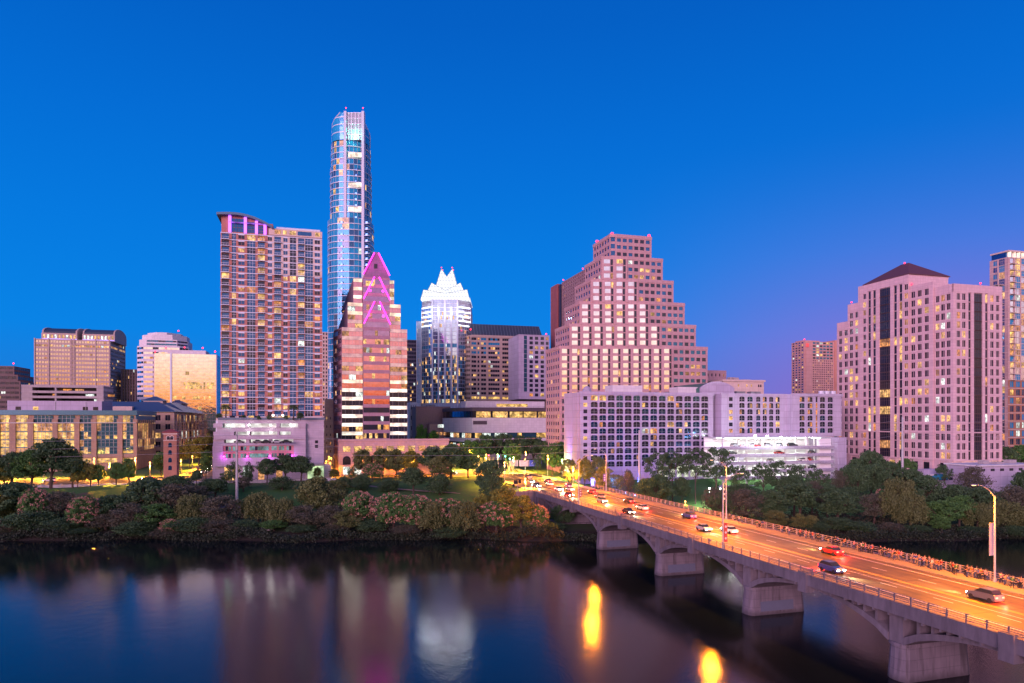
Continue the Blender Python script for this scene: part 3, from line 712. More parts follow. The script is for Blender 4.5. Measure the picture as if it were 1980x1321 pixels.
def arch_item(b, part, p0, p1, u0, u1, z0, z1, a, m, th=.06, ry=None):
    d = (p1-p0).normalized(); nr = Vector((d.y, -d.x)); pts = arch_pts(u0, u1, z0, z1, ry=ry); n = len(pts)
    P = lambda q, k: (p0[0]+d[0]*q[0]+nr[0]*k, p0[1]+d[1]*q[0]+nr[1]*k, q[1])
    vs = [P(q, a-th) for q in pts]+[P(q, a) for q in pts]
    b.items.setdefault(part, []).append(((u1-u0)*(z1-z0)/p0.y, vs, [tuple(n+i for i in range(n))]+[(i, (i+1) % n, n+(i+1) % n, n+i) for i in range(n)], m))
for (q0, q1) in ((b.L(0, 0), b.L(w, 0)), (b.L(w, 0), b.L(w, w)), (b.L(0, w), b.L(0, 0))):
    for c in (w*.36, w*.64):
        arch_item(b, 'arch_trim', q0, q1, c-.78, c+.78, PZ(851, 264), PZ(842, 264), .05, cream); arch_item(b, 'window', q0, q1, c-.52, c+.52, PZ(851, 264)+.1, PZ(842, 264)-.3, .09, GDD)
    for py in (861, 875, 890, 905): arch_item(b, 'window', q0, q1, w*.5-.62, w*.5+.62, PZ(py+4.5, 264), PZ(py-4.5, 264), .05, GB)
b.finish()

# ---- condominium tower
b = Bld('apartment_tower', 'tall rose brick apartment tower with a violet lit arched crown and many balconies', 'apartment tower', 428, 303, brick_pink, zg=11)
w = b.usolve(621.5); dep = 26; D0 = 303; TL = PZ(449, D0); uc = b.usolve(518); TR = PZ(447, D0); zb = PZ(806, D0)
b.mb().prism([b.L(0, 0), b.L(w, 0), b.L(w, dep), b.L(0, dep)], b.zg, TR-.3, brick_pink, roofflat)
U = lambda px: b.usolve(px)
rows = 28; z1 = PZ(449, D0)-.2
specL = [(436, 14, 'balc', .7), (452.5, 8, 'glass', 1), (467, 12, 'win', .55), (486, 16, 'glass', 1), (505.5, 13, 'balc', .6)]
specR = [(522, 8, 'win', .58), (537, 13, 'balc', .7), (552, 8, 'win', .58), (566.5, 12, 'glass', 1), (582.5, 12, 'balc', .7), (597.5, 15, 'glass', 1), (613.5, 10, 'win', .58)]
def cv(sp, off=0): return [(U(p)-off, (U(p+w_/2)-U(p-w_/2)), k, f) for p, w_, k, f in sp]
b.cols(b.L(0, 0), b.L(uc-.3, 0), zb, z1, rows, cv(specL), litp=.13, slab=whitem, slab_h=.34, dark=[GBF, GBF, GD, GBF], lintel=whitem)
zc = zb+(z1-zb)/rows*22
b.cols(b.L(uc+.3, 0), b.L(w, 0), zb, zc, 22, cv(specR, uc+.3), litp=.17, slab=whitem, slab_h=.34, dark=[GBF, GBF, GD, GBF], lintel=whitem)
b.cols(b.L(uc+.3, 0), b.L(w, 0), zc, z1, 6, cv(specR, uc+.3), litp=.10, slab=whitem, slab_h=.34, dark=[GBF, GBF, GD, GBF], lintel=whitem, m=cream)
b.facade(b.L(w, 0), b.L(w, dep), zb, z1, 6, rows, .4, .5, .3, .1, GB); b.facade(b.L(0, dep), b.L(0, 0), zb, z1, 6, rows, .4, .5, .3, .1, GB)
# cream penthouse storey right, crown left
b.box('penthouse', uc+.3, w+.3, -.35, dep, TR-.2, PZ(435, D0), cream)
for px, wd in ((537, 12), (551, 7), (566, 12), (589, 27), (614, 9)):
    b.item('window', *quad_item(b.L(0, -.35), b.e, -b.n, U(px-wd/2), U(px+wd/2), .06, TR+.4, PZ(437.5, D0)), LW if px in (551, 566, 614) else (LD if px == 537 else GB))
b.box('parapet', U(534), w-.6, 1.5, dep-2, PZ(435, D0), PZ(429.5, D0), whitem)
n = 14; u0, u1 = U(420), U(527)
prof = [(u0+(u1-u0)*k/n, PZ(411.5+21*(max(0, (k-4.5)/(n-4.5)))**2+2.5*(max(0, (4.5-k)/4.5))**2, D0)) for k in range(n+1)]
b.new('roof').loft([[(*b.L(u, -2.4), z) for u, z in prof]+[(*b.L(u, -2.4), z-1.0) for u, z in prof[::-1]], [(*b.L(u, dep-4), z) for u, z in prof]+[(*b.L(u, dep-4), z-1.0) for u, z in prof[::-1]]], roofblue)
ptop = lambda u: float(np.interp(u, [q[0] for q in prof], [q[1] for q in prof]))-1.05
P = [(u, TL-.3) for u in (0, uc)]; us = [uc-(uc)*k/8 for k in range(9)]
pl = [(0, TL-.3), (uc, TL-.3)]+[(u, ptop(u)) for u in us]
b.mb('crown_wall').loft([[(*b.L(u, .2), z) for u, z in pl], [(*b.L(u, dep-5), z) for u, z in pl]], brick_pink)
viol = glow('violet_neon', (.55, .12, 1), 2.6)
for px in (444.5, 474.5, 496, 512.5): u = U(px); b.box('violet_light_column', u-.55, u+.55, -.75, .15, TL+.3, ptop(u)-.1, viol)
for a, c in ((447, 472), (477.5, 493.5), (498.5, 510)):
    ua, ub = U(a), U(c); zt = min(ptop(ua), ptop(ub))-.7
    for k in range(4):
        for j in range(3): b.item('window', *quad_item(b.L(0, .2), b.e, -b.n, ua+(ub-ua)*k/4+.06, ua+(ub-ua)*(k+1)/4-.06, .1, TL+.5+(zt-TL-.5)*j/3+.06, TL+.5+(zt-TL-.5)*(j+1)/3-.06), GB)
vs_ = lit('violet_soffit', (.45, .12, 1), .9, lo=.7); b.box('violet_light_band', U(443), U(515), -1.9, -.2, ptop(U(513))+.0, ptop(U(513))+.12, vs_)
b.box('stair_core', U(500), U(526), 6, 14, TL, PZ(419, D0), brick_pink)
# terrace level with lit lounge
b.box('terrace_wall', -2, w, -1.2, .0, PZ(812, D0)-.3, zb-.05, cream)
for px in (450, 467, 486, 497, 531, 543, 556): b.item('window', *quad_item(b.L(0, -1.2), b.e, -b.n, U(px-5), U(px+5), .06, PZ(811, D0), PZ(804, D0)), LY if px in (531, 543, 556, 486) else GD)
b.finish()

# ---- garage podium of the apartment tower
b = Bld('parking_garage', 'white stepped garage podium with magenta accent lights under the apartment tower', 'parking garage', 411, 283, cream, zg=11)
D1 = 283; U = lambda px, v=0: b.usolve(px, v); zq = lambda py: PZ(py, D1+3)
wE = U(591); ww = U(626, 10)
pw_ = wall('podium_stone', (.46, .40, .47), (2.5, 1), .1)
b.box('wall', wE+.02, ww, 2, 19, b.zg-3, zq(811), pw_)
slabs = [(812, 819, 420), (827, 835, 419), (842, 850, 413), (857, 862, 412)]
for i, (t, bt, l) in enumerate(slabs): b.box('wall', U(l), wE, (2, 1, 0, 0)[i], 18.9, zq(bt), zq(t), pw_)
b.box('wall', U(412), wE, 7.5, 18.8, b.zg-3, zq(813), whitem)
inn = lit('garage_ceiling', (1, .97, .85), .75, (.7, .7, .7), lo=.75)
for i in range(3):
    t = zq(slabs[i][1]); bo = zq(slabs[i+1][0]); v0 = 7.42
    xs = [(430, 474), (481, 534), (541, 576)] if i == 0 else [(452, 480), (483, 536), (540, 562)] if i == 1 else [(433, 475), (482, 519), (525, 567)]
    b.box('wall', U(412), U(xs[0][0]), .6, 8, bo, t, pw_); b.box('wall', U(xs[2][1]), wE, .6, 8, bo, t, pw_)
    for (a, c) in xs: b.item('lit_opening', *quad_item(b.L(0, 7.5), b.e, -b.n, U(a), U(c), .05, bo, t), inn)
    for j in (0, 1): b.box('wall', U(xs[j][1]), U(xs[j+1][0]), .6, 7, bo, t, pw_)
# lower office floors with window band and pink wall
pinkw = wall('podium_rose', (.50, .22, .22), (1.2, .8))
b.box('wall', 0, U(431), 0, 18.7, b.zg-3, zq(862), pw_); b.box('wall', U(568), wE, 0, 18.7, b.zg-3, zq(862), pw_)
b.box('rose_wall', U(431), U(568), .5, 7, zq(886), zq(862), pinkw); b.box('wall', U(431), U(568), .1, 7, b.zg-3, zq(886), pw_)
for r, (t, bt) in enumerate(((863.5, 871.5), (877.5, 885.5))):
    for a, c in ((436, 440.5), (441.5, 446), (450, 454.5), (455.5, 460), (465, 470), (471, 476), (525, 529), (530, 535), (539, 544), (545, 549), (554, 558), (559, 563)) + tuple((482+i*5.4, 487+i*5.4) for i in range(7)):
        b.item('window', *quad_item(b.L(0, .5), b.e, -b.n, U(a), U(c), .06, zq(bt), zq(t)), lit('curtain_green', (.3, .5, .42), .45, lo=.6) if b.rnd.random() < .8 else GD)
    b.box('wall', U(431), U(568), .2, .52, zq(874.5)+.2 if r == 0 else zq(888), zq(873) if r == 0 else zq(886.5), pw_)
for px in (433, 478, 522, 565): b.extra = getattr(b, 'extra', [])
mg = glow('magenta_lamp', (.75, .05, 1), 9)
for px in (433, 478, 522, 565):
    M = MB(); c = b.L(U(px), -.3); M.ob(c, b.e, b.n, -.3, .3, -.3, .25, zq(884), zq(881.5), mg); b.extra.append(('accent_light', M))
    l = bpy.data.lights.new('accent_glow', 'POINT'); l.energy = 260; l.color = (.8, .05, 1); l.shadow_soft_size = .3; lo = bpy.data.objects.new('accent_glow', l); C.objects.link(lo); lo.location = (*b.L(U(px), -1.0), zq(883)); tag(lo, kind='structure')
fl = glow('flood_lamp', (1, .96, .9), 16)
for px, py, v in ((441, 823, -.2), (482, 822, -.2), (523, 822, -.2), (562, 822, -.2), (480, 836, -.4), (523, 836, -.4), (528, 803, 6), (547, 803, 6)):
    M = MB(); c = b.L(U(px, v), v); z = PZ(py, c.y); M.ob(c, b.e, b.n, -.32, .32, -.2, .2, z-.3, z+.3, glow('flood_green', (.3, 1, .6), 12) if px == 441 else fl); b.extra.append(('flood_light', M))
for a, c, t, bt in ((U(418), U(572), 886, 889),): b.box('canopy', a, c, -1.5, 0, zq(902), zq(900), steel)
for px in (440, 455, 476, 505, 540): b.item('window', *quad_item(b.L(0, .1), b.e, -b.n, U(px-6), U(px+6), .08, b.zg+.2, zq(903)), LW if px in (455, 440) else (LC if px == 476 else LD))
for px in (612,):
    for py in (856, 865): b.item('window', *quad_item(b.L(0, 2), b.e, -b.n, U(px-3), U(px+3), .08, zq(py+3), zq(py-3)), GDD)
b.box('terrace_railing', U(420), wE+8, 1.6, 1.75, zq(812), zq(807.5), glass('railing_glass', (.25, .3, .4), .4))
b.finish()
b = simple('annex', 'low cream annex with a glowing greenish wall beside the alley', 'annex', 590, 640, 292, 10, 898, cream, zg=11, done=False)
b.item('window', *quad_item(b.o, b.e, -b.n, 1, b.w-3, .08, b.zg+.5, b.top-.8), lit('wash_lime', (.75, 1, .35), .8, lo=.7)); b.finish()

# ---- slim pale buildings seen up the alley
simple('apartment_block', 'narrow cream building glimpsed in the gap beside the round glass tower', 'building', 618, 634, 440, 20, 642, cream, dict(cols=3, rows=32, fw=.5, fh=.6, litp=.1, dark=GD))
simple('building', 'plain beige building at the end of the alley', 'building', 628, 650, 372, 14, 772, cream, dict(cols=3, rows=6, fw=.2, fh=.3, litp=.3, dark=GD, z1=40), dict(cols=3, rows=6, fw=.2, fh=.3, litp=.3, dark=GD, z1=40))

# ---- round glass tower
b = Bld('glass_tower', 'very tall rounded blue glass tower, the highest in the skyline', 'skyscraper', 679, 415, whitem, zg=14)
cx_ = 0.; Dt = 400.
def ring(hw, dp, z, n=32, k=2.5, fl=0):
    out = []
    for i in range(n):
        t = 2*math.pi*(i+.5)/n-math.pi/2
        c, s_ = math.cos(t), math.sin(t)
        u = math.copysign(abs(c)**(2/k), c)*hw; v = math.copysign(abs(s_)**(2/k), s_)*dp
        p = b.o+Vector((1, 0))*u+Vector((0, 1))*v; out.append((p.x, p.y, z))
    return out
PYS = [(815, 44.5), (600, 44.5), (430, 44.5), (429, 40), (322, 40), (321, 38.2), (265, 38.2)]
floors = []; z = b.zg; FH = 3.55; zt = PZ(265, Dt)
nfl = int((zt-z)/FH)
def hwz(z):
    py = YH-(z-CAMZ)*F/Dt
    return (44.5 if py > 430 else 40 if py > 322 else 38.2)*Dt/F
dpz = lambda hw: hw*1.05
M = b.mb('wall')
for i in range(nfl):
    z = b.zg+i*FH; hw = hwz(z+.1); r0, r1 = ring(hw-.35, dpz(hw)-.35, z), ring(hw-.35, dpz(hw)-.35, z+FH)
    for k in range(32):
        a, c = Vector(r0[k]), Vector(r0[(k+1) % 32])
        if a.y+c.y > 2*(b.o.y+6): continue
        vs = [a+Vector((0, 0, .15)), c+Vector((0, 0, .15)), c+Vector((0, 0, FH-.15)), a+Vector((0, 0, FH-.15))]
        inw = Vector((b.o.x-a.x, b.o.y-a.y, 0)).normalized()*.06
        b.item('window', [v+inw for v in vs]+vs, [(4, 5, 6, 7), (0, 1, 5, 4), (1, 2, 6, 5), (2, 3, 7, 6), (3, 0, 4, 7)], b.pick(.07 if z > 60 else .04, [GS, GS, GS, GS, GBF]))
        M.tube([a, a+Vector((0, 0, FH))], .09, whitem, 4, False)
    M.loft([ring(hw, dpz(hw), z-.2), ring(hw, dpz(hw), z+.2)], whitem)
    M.loft([ring(hw-.6, dpz(hw)-.6, z+.15), ring(hw-.6, dpz(hw)-.6, z+FH-.15)], GD, False)
zt = b.zg+nfl*FH
# vertical stone piers of the middle bay, and balconies
yf = b.o.y-dpz(40.*Dt/F)
for px in (668, 702):
    M.ob((PX(px, yf+.5), yf), Vector((1, 0)), Vector((0, 1)), -.75, .75, -.5, 3, b.zg, PZ(212, Dt), plain('tower_pier', (.52, .60, .72), .6))
def balc(u0, u1, z, out, part='balcony', bow=.9):
    Mb = MB(); n = 5; y0 = yf+out
    P = [(u0+(u1-u0)*k/n, y0-bow*math.sin(math.pi*k/n)) for k in range(n+1)]
    Mb.prism([(x, y) for x, y in P]+[(u1, y0+2.4), (u0, y0+2.4)], z-.2, z+.2, whitem if bow > .5 else bluem)
    b.items.setdefault(part, []).append((1.0/(abs(z-CAMZ)+50), Mb.v, Mb.f, whitem if bow > .5 else bluem))
    Mg = MB(); Mg.loft([[(x, y+.05, z+.16) for x, y in P]+[(x, y+.12, z+.16) for x, y in P[::-1]], [(x, y+.05, z+1.1) for x, y in P]+[(x, y+.12, z+1.1) for x, y in P[::-1]]], GB)
    b.items.setdefault('balcony_rail', []).append((1.0/(abs(z-CAMZ)+50), Mg.v, Mg.f, GB))
for i in range(3, nfl):
    z = b.zg+i*FH; py = YH-(z-CAMZ)*F/Dt
    if py < 430 and i % 9 in (0, 5): M.ob((0, yf), Vector((1, 0)), Vector((0, 1)), PX(671, Dt), PX(699, Dt), .35, .6, z+.3, z+FH-.5, lit('room_pale', (1, .74, .42), 1.25, lo=.5))
    if py < 430: balc(PX(671, Dt), PX(699, Dt), z, 1.8+(0 if py > 322 else 1.2))
    else:
        balc(PX(655, Dt), PX(666, Dt), z, -.9, bow=.3); balc(PX(704, Dt), PX(714, Dt), z, -.9, bow=.3)
    if 265 < py < 322:     # stone framed windows near the top
        for k, pxs in enumerate((641, 647, 654, 661, 706, 711)): pass
# crown
hwc = 38.2*Dt/F; rings = []
for k, (py, L_, R_) in enumerate(((265, 639, 715.5), (250, 639, 715.5), (242, 640, 715), (235, 643, 713), (228, 648.5, 710), (221, 656, 707), (212, 667, 703))):
    zc_ = PZ(py, Dt); rr = ring(hwc-.5, dpz(hwc)-.5, zc_); xl, xr = PX(L_, 415), PX(R_, 415)
    rings.append([(min(max(x, xl), xr), y, z) for x, y, z in rr])
for k in range(6):
    b.mb('crown').loft(rings[k:k+2], GC, k in (0, 5))
    for sd_ in (-1, 1):
        P_ = [sorted([q for q in rings[j] if q[1] < b.o.y+2], key=lambda q: sd_*q[0])[-1] for j in (k, k+1)]
        M.tube([(x+sd_*.1, y, z) for x, y, z in P_], .3, whitem, 5)
    if k in (0, 2, 4): M.loft([[(x, y-.15, z-.25) for x, y, z in rings[k+1]], [(x, y-.15, z+.2) for x, y, z in rings[k+1]]], whitem)
b.mb('crown_panel').ob((0, yf), Vector((1, 0)), Vector((0, 1)), PX(672, Dt), PX(698, Dt), .9, 3.2, zt, PZ(213, Dt), plain('crown_louvre', (.30, .36, .44), .6))
l = bpy.data.lights.new('green_glow', 'POINT'); l.energy = 2600; l.color = (.12, 1, .6); l.shadow_soft_size = .5; lo = bpy.data.objects.new('green_glow', l); C.objects.link(lo); lo.location = (PX(685, Dt), yf-1.2, zt+2.5); tag(lo, kind='structure')
b.mb('green_lamp').ob((0, yf), Vector((1, 0)), Vector((0, 1)), PX(682, Dt), PX(688, Dt), .2, .55, zt+.3, zt+.9, glow('green_lamp', (.5, 1, .7), 5))
for k in range(5): x = PX(671+k*7, Dt); M.ob((x, yf), Vector((1, 0)), Vector((0, 1)), -.2, .2, .5, .95, zt, PZ(213, Dt), whitem)
for k in range(5): z = zt+3+k*3.2; M.ob((0, yf), Vector((1, 0)), Vector((0, 1)), PX(669, Dt), PX(701, Dt), .6, .94, z, z+.35, whitem)
for px in (669, 702): b.beacon(px, 209, yf+.5, .4)
b.finish()

# ---- stepped rose office tower with neon chevrons
b = Bld('office_tower', 'stepped rose office tower with a pointed top carrying three magenta neon chevrons', 'office building', 661, 322, wall('rose_panel', (.36, .22, .28), (1.7, 1.2), .12), zg=12)
w = b.usolve(787); Dn = 335
U = lambda px: b.usolve(px)
Zt = lambda py: PZ(py, Dn)
tiers = [(661, 787, 0, 640, 36), (672.5, 775.5, 2, 592, 32), (684, 763.5, 4, 545, 28)]
bandlo = lit('emissive_flood_band_dim', (1, .55, .32), .32, (.4, .3, .3), (.3, .3, .3), lo=.6); band = lit('emissive_flood_band', (1, .68, .34), 1.05, (.35, .3, .27), (.3, .3, .3), lo=.75); bandhi = lit('emissive_flood_band_bright', (1, .80, .48), 1.2, (.35, .3, .27), (.3, .3, .3), lo=.85)  # emission in the spandrel bands stands in for floodlighting
prev = {0: b.zg-3, 1: Zt(640), 2: Zt(592)}
zlo = Zt(850)
for i, (a, c, v, t, dpt) in enumerate(tiers):
    pts = [b.L(U(a), v), b.L(U(c), v), b.L(U(c)-.5, v+dpt), b.L(U(a)-2+i, v+dpt), ]
    if i == 0: pts = [b.L(0, 0), b.L(w, 0), b.L(w, 36), b.L(-3.2, 36), b.L(-3.2, 14)]
    b.mb().prism(pts, prev[i], Zt(t), b.wallm, roofflat)
ch = U(702), U(753)
rowh = (Zt(640)-zlo)/13.
def wings(ua, ub, v, z0, z1, rows, n):
    p0, p1 = b.L(ua, v), b.L(ub, v); d = (p1-p0).normalized(); nr = Vector((d.y, -d.x)); L = (p1-p0).length; rh = (z1-z0)/rows
    for r in range(rows):
        z = z0+r*rh; py = YH-(z-CAMZ)*F/Dn
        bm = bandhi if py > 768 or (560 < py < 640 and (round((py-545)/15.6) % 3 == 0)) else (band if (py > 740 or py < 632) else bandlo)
        for k in range(n):
            st = .35*(abs(k-(n-1)/2)) if n > 1 else 0
            a0, a1 = L*k/n, L*(k+1)/n
            o_ = .25+.22*((k+1) % 2)
            b.item('window', *quad_item(p0, d, nr, a0+.03, a1-.03, o_-.12, z+.02, z+rh*.56), b.pick(.10 if r > 1 else .25, GP if py < 765 else [GD, GDD]))
            b.mb().ob(p0, d, nr, a0+.01, a1-.01, -.03, o_, z+rh*.56, z+rh, b.wallm)
            b.mb().ob(p0, d, nr, (a0+a1)/2-.04, (a0+a1)/2+.04, o_-.13, o_-.05, z, z+rh*.56, steel)
            if bm: b.item('emissive_band', *quad_item(p0, d, nr, a0+.02, a1-.02, o_+.07, z+rh*.58, z+rh*.98), bm)
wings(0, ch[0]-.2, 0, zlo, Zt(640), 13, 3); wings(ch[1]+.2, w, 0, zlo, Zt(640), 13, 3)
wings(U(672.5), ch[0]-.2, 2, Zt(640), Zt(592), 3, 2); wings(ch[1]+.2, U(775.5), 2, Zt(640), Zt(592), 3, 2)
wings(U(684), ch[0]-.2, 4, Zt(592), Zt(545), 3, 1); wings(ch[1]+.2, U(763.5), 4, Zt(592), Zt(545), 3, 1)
# centre bay
b.box('wall', ch[0], ch[1], -.8, 6, b.zg, Zt(545), b.wallm)
p0, p1 = b.L(ch[0], -.8), b.L(ch[1], -.8)
b.facade(p0, p1, zlo, Zt(545), 9, 19, .985, .60, .15, .06, GP, rowmat=lambda r, c: [GD, GDD] if r < 4 else (GP if r < 12 else glass('glass_mauve2', (.34, .20, .36), .95, .05, .3)), rowlit={10: .35, 9: .3, 11: .3, 1: .3, 0: .3}, vert=False)
for r, py in ((17, 553),): b.item('window', *quad_item(p0, b.e, -b.n, 1.2, 5, .25, Zt(561), Zt(552)), LY)
# spire
base = [(ch[0], -.8), (ch[1], -.8), (ch[1], 26), (ch[0]-.5, 26)]
ua, ub = b.usolve(722), b.usolve(732)
base = [(U(702), -.8), (U(753), -.8), (U(753), 26), (U(700), 26)]
M = b.mb('spire'); st = []
for py, a, c in ((545, 702, 753), (521, 712, 743), (497, 722, 732)):
    st.append([(*b.L(U(a), -.8), Zt(py)), (*b.L(U(c), -.8), Zt(py)), (*b.L(U(c), 27-9*(545-py)/48), Zt(py)), (*b.L(U(a), 27-9*(545-py)/48), Zt(py))])
M.loft(st, wall('mauve_panel', (.22, .14, .24), (6, 2.4), .1))
b.item('spire_window', *quad_item(b.L(0, -.8), b.e, -b.n, U(723), U(729.5), .08, Zt(528), Zt(519)), GDD)
neon = glow('magenta_neon', (1, .02, .55), 5)
for k, (y0, y1) in enumerate(((499, 540), (544, 586), (590, 632))):
    for sx in (-1, 1):
        c = 727.5+k*.8
        q0 = b.L(U(c+sx*(4+ .5*k)), -1.35); q1 = b.L(U(c+sx*(25.5)), -1.35)
        Mn = MB(); Mn.tube([(*q0, Zt(y0)), (*q1, Zt(y1))], .3, neon, 6); b.extra = getattr(b, 'extra', [])+[('neon_tube', Mn)]
for px, py in ((716, 525), (739, 525), (716, 568), (741, 568), (716, 615), (742, 615)):
    l = bpy.data.lights.new('neon_glow', 'POINT'); l.energy = 260; l.color = (1, .01, .6); l.shadow_soft_size = .6; lo = bpy.data.objects.new('neon_glow', l); C.objects.link(lo); lo.location = (*b.L(U(px), -3.2), Zt(py)); tag(lo, kind='structure')
# west side: narrow shaded flank and sloped skylights
b.facade(b.L(-3.2, 36), b.L(-3.2, 14), zlo, Zt(640), 5, 13, .97, .55, .2, .1, [GD, GB]); b.facade(b.L(-3.2, 14), b.L(0, 0), zlo, Zt(640), 6, 13, .97, .55, .2, .12, [GD, GB])
for (a, t0, t1, v0, v1) in ((672.5, 640, 592, 4, 34), (684, 592, 545, 6, 30)):
    u = U(a); h0, h1 = Zt(t0), Zt(t1)
    b.new('skylight').loft([[(*b.L(u-.05, v0), h0), (*b.L(u-.05, v0+2), h0), (*b.L(u-.05, v0), h1)], [(*b.L(u-5, v1), h0), (*b.L(u-4.5, v1+2), h0), (*b.L(u-.06, v1), h1)]], wall('mauve_flank', (.24, .17, .24), (3, 1.3), .15))
# podium with arches
pod = wall('rose_podium', (.46, .31, .33), (1.4, 1), .1)
u0, u1 = U(655), b.usolve(868, -16); zp = PZ(852, 318)
b.mb('podium').prism([b.L(u0-.5, -16), b.L(u1, -16), b.L(u1, 10), b.L(u0-1.5, 10)], b.zg-3, zp, pod, roofflat)
b.mb('podium').ob(b.L(u0-.5, -16), b.e, b.n, -.3, u1-u0+.8, -.35, .3, zp-.1, zp+.9, pod)
p0, p1 = b.L(u0-.5, -16), b.L(u1, -16)
for k in range(11):
    c = 3.6+k*4.85
    zz0, zz1 = PZ(872, 316), PZ(862, 316)
    b.item('window', *quad_item(p0, b.e, -b.n, c-1.55, c+1.55, .05, zz0, zz1), [LW, LY, LW, LD][k % 4])
    b.mb('podium').ob(p0, b.e, -b.n, c+1.75, c+3.1, 0, .3, zz0-.6, zz1+.8, pod)
    arch_item(b, 'arch_opening', p0, p1, c-1.75, c+1.75, b.zg+4.5, PZ(880, 316), .06, GDD)
    if k < 2: b.item('door', *quad_item(p0, b.e, -b.n, c-1.6, c+1.6, .07, b.zg+.05, b.zg+3.6), LC)
b.facade(b.L(u0-1.5, 10), b.L(u0-.5, -16), b.zg+6, zp, 9, 1, .25, .4, .2, 0, GDD)
b.finish()
# ---- dark block between the rose tower and the crystal tower
simple('office_block', 'dark glass block squeezed between the rose tower and the crystal crowned tower', 'office building', 786, 806, 540, 25, 657, wall('charcoal_panel', (.07, .07, .09)), dict(cols=6, rows=28, fw=.9, fh=.6, proud=.12, litp=.14, dark=[GDD, GD]), dict(cols=4, rows=28, fw=.9, fh=.6, proud=.12, litp=.05, dark=GDD))

# ---- crystal crowned tower
b = Bld('crystal_tower', 'glass tower with a brilliantly white folded crystal crown', 'skyscraper', 821, 470, wall('silver_panel', (.68, .70, .84), (2, 2), .06), zg=14, th=0.0)
U = lambda px, v=0: b.usolve(px, v); Zf = lambda py, D=475: PZ(py, D)
w = U(907); dep = 32; ch_ = 0
def plan(px0, px1, v0, v1, c): return [b.L(U(px0)+c, v0), b.L(U(px1)-c, v0), b.L(U(px1), v0+c), b.L(U(px1), v1-c), b.L(U(px1)-c, v1), b.L(U(px0)+c, v1), b.L(U(px0), v1-c), b.L(U(px0), v0+c)]
oc = plan(813, 908, 0, 34, 8.2)
b.mb().prism(oc, b.zg-3, Zf(582), b.wallm, roofflat)
zt = Zf(600); zlow = Zf(780)
# front: blue glass with pilasters
ref = lambda r, c: (GSV if r > 14 else ([GSV, GSV, GS][(r*7+c*3) % 3] if r > 11 else [GD, GBF, GS, GB]))
def fw_(r, c):
    p = (.20 if r < 12 else .10 if r < 15 else .05 if r < 18 else .22 if r in (19, 21, 22) else .04)
    if r == 0: p = .6
    return b.rnd.choice([LW, LW, LC, LD, LY]) if b.rnd.random() < p else (b.rnd.choice(ref(r, c)) if isinstance(ref(r, c), list) else ref(r, c))
b.facade(oc[0], oc[1], zlow, Zf(582), 16, 26, .90, .9, .15, .1, GS, wmats=fw_)
p0 = oc[0]; L01 = (oc[1]-oc[0]).length
for k in range(5): b.new('pilaster').ob(p0, b.e, -b.n, L01*k/4-.55, L01*k/4+.55, .1, 1.0, b.zg, Zf(582 if k not in (1, 3) else 596), b.wallm)
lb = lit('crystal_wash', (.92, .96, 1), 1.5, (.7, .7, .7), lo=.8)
for i, (q0, q1) in enumerate(((oc[7], oc[0]), (oc[1], oc[2]))):
    b.facade(q0, q1, zlow, Zf(594), 6, 25, .9, .9, .15, .1, GS, wmats=fw_)
    d = (q1-q0).normalized(); nr = Vector((d.y, -d.x)); LL = (q1-q0).length
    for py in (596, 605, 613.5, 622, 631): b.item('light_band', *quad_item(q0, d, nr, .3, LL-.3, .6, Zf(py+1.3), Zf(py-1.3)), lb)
    for j in range(6):
        z = Zf(594)+j*.75; b.mb('louvre').ob(q0, d, nr, .2+j*.25, LL-.2-j*.25, .1, .5, z, z+.4, b.wallm)
b.facade(oc[6], oc[7], zlow, Zf(600), 9, 24, .7, .9, .4, .12, [GSV, GS]); b.facade(oc[2], oc[3], zlow, Zf(600), 9, 24, .7, .9, .4, .12, [GS, GB])
for px, vv in ((822, -3), (846, -6), (872, -6), (898, -3)):  # added lights without fixtures, brightening the upper shaft
    l = bpy.data.lights.new('added_shaft_fill', 'POINT'); l.energy = 2600; l.color = (.85, .9, 1); l.shadow_soft_size = .5; lo = bpy.data.objects.new('added_shaft_fill', l); C.objects.link(lo); lo.location = (*b.L(U(px), vv), Zf(606)); tag(lo, kind='structure')
# lower west shoulder
b.new('shoulder').prism([b.L(U(804.5), 4), b.L(U(812), 4), b.L(U(812), 30), b.L(U(802), 30)], b.zg-3, Zf(622), b.wallm, roofflat)
b.facade(b.L(U(804.5), 3.9), b.L(U(812), 3.9), zlow, Zf(622), 3, 22, .5, .95, .3, .03, GS)
b.new('shoulder').prism([b.L(U(908), 12), b.L(U(912), 12), b.L(U(912), 30), b.L(U(908), 30)], b.zg-3, Zf(640), b.wallm, roofflat)
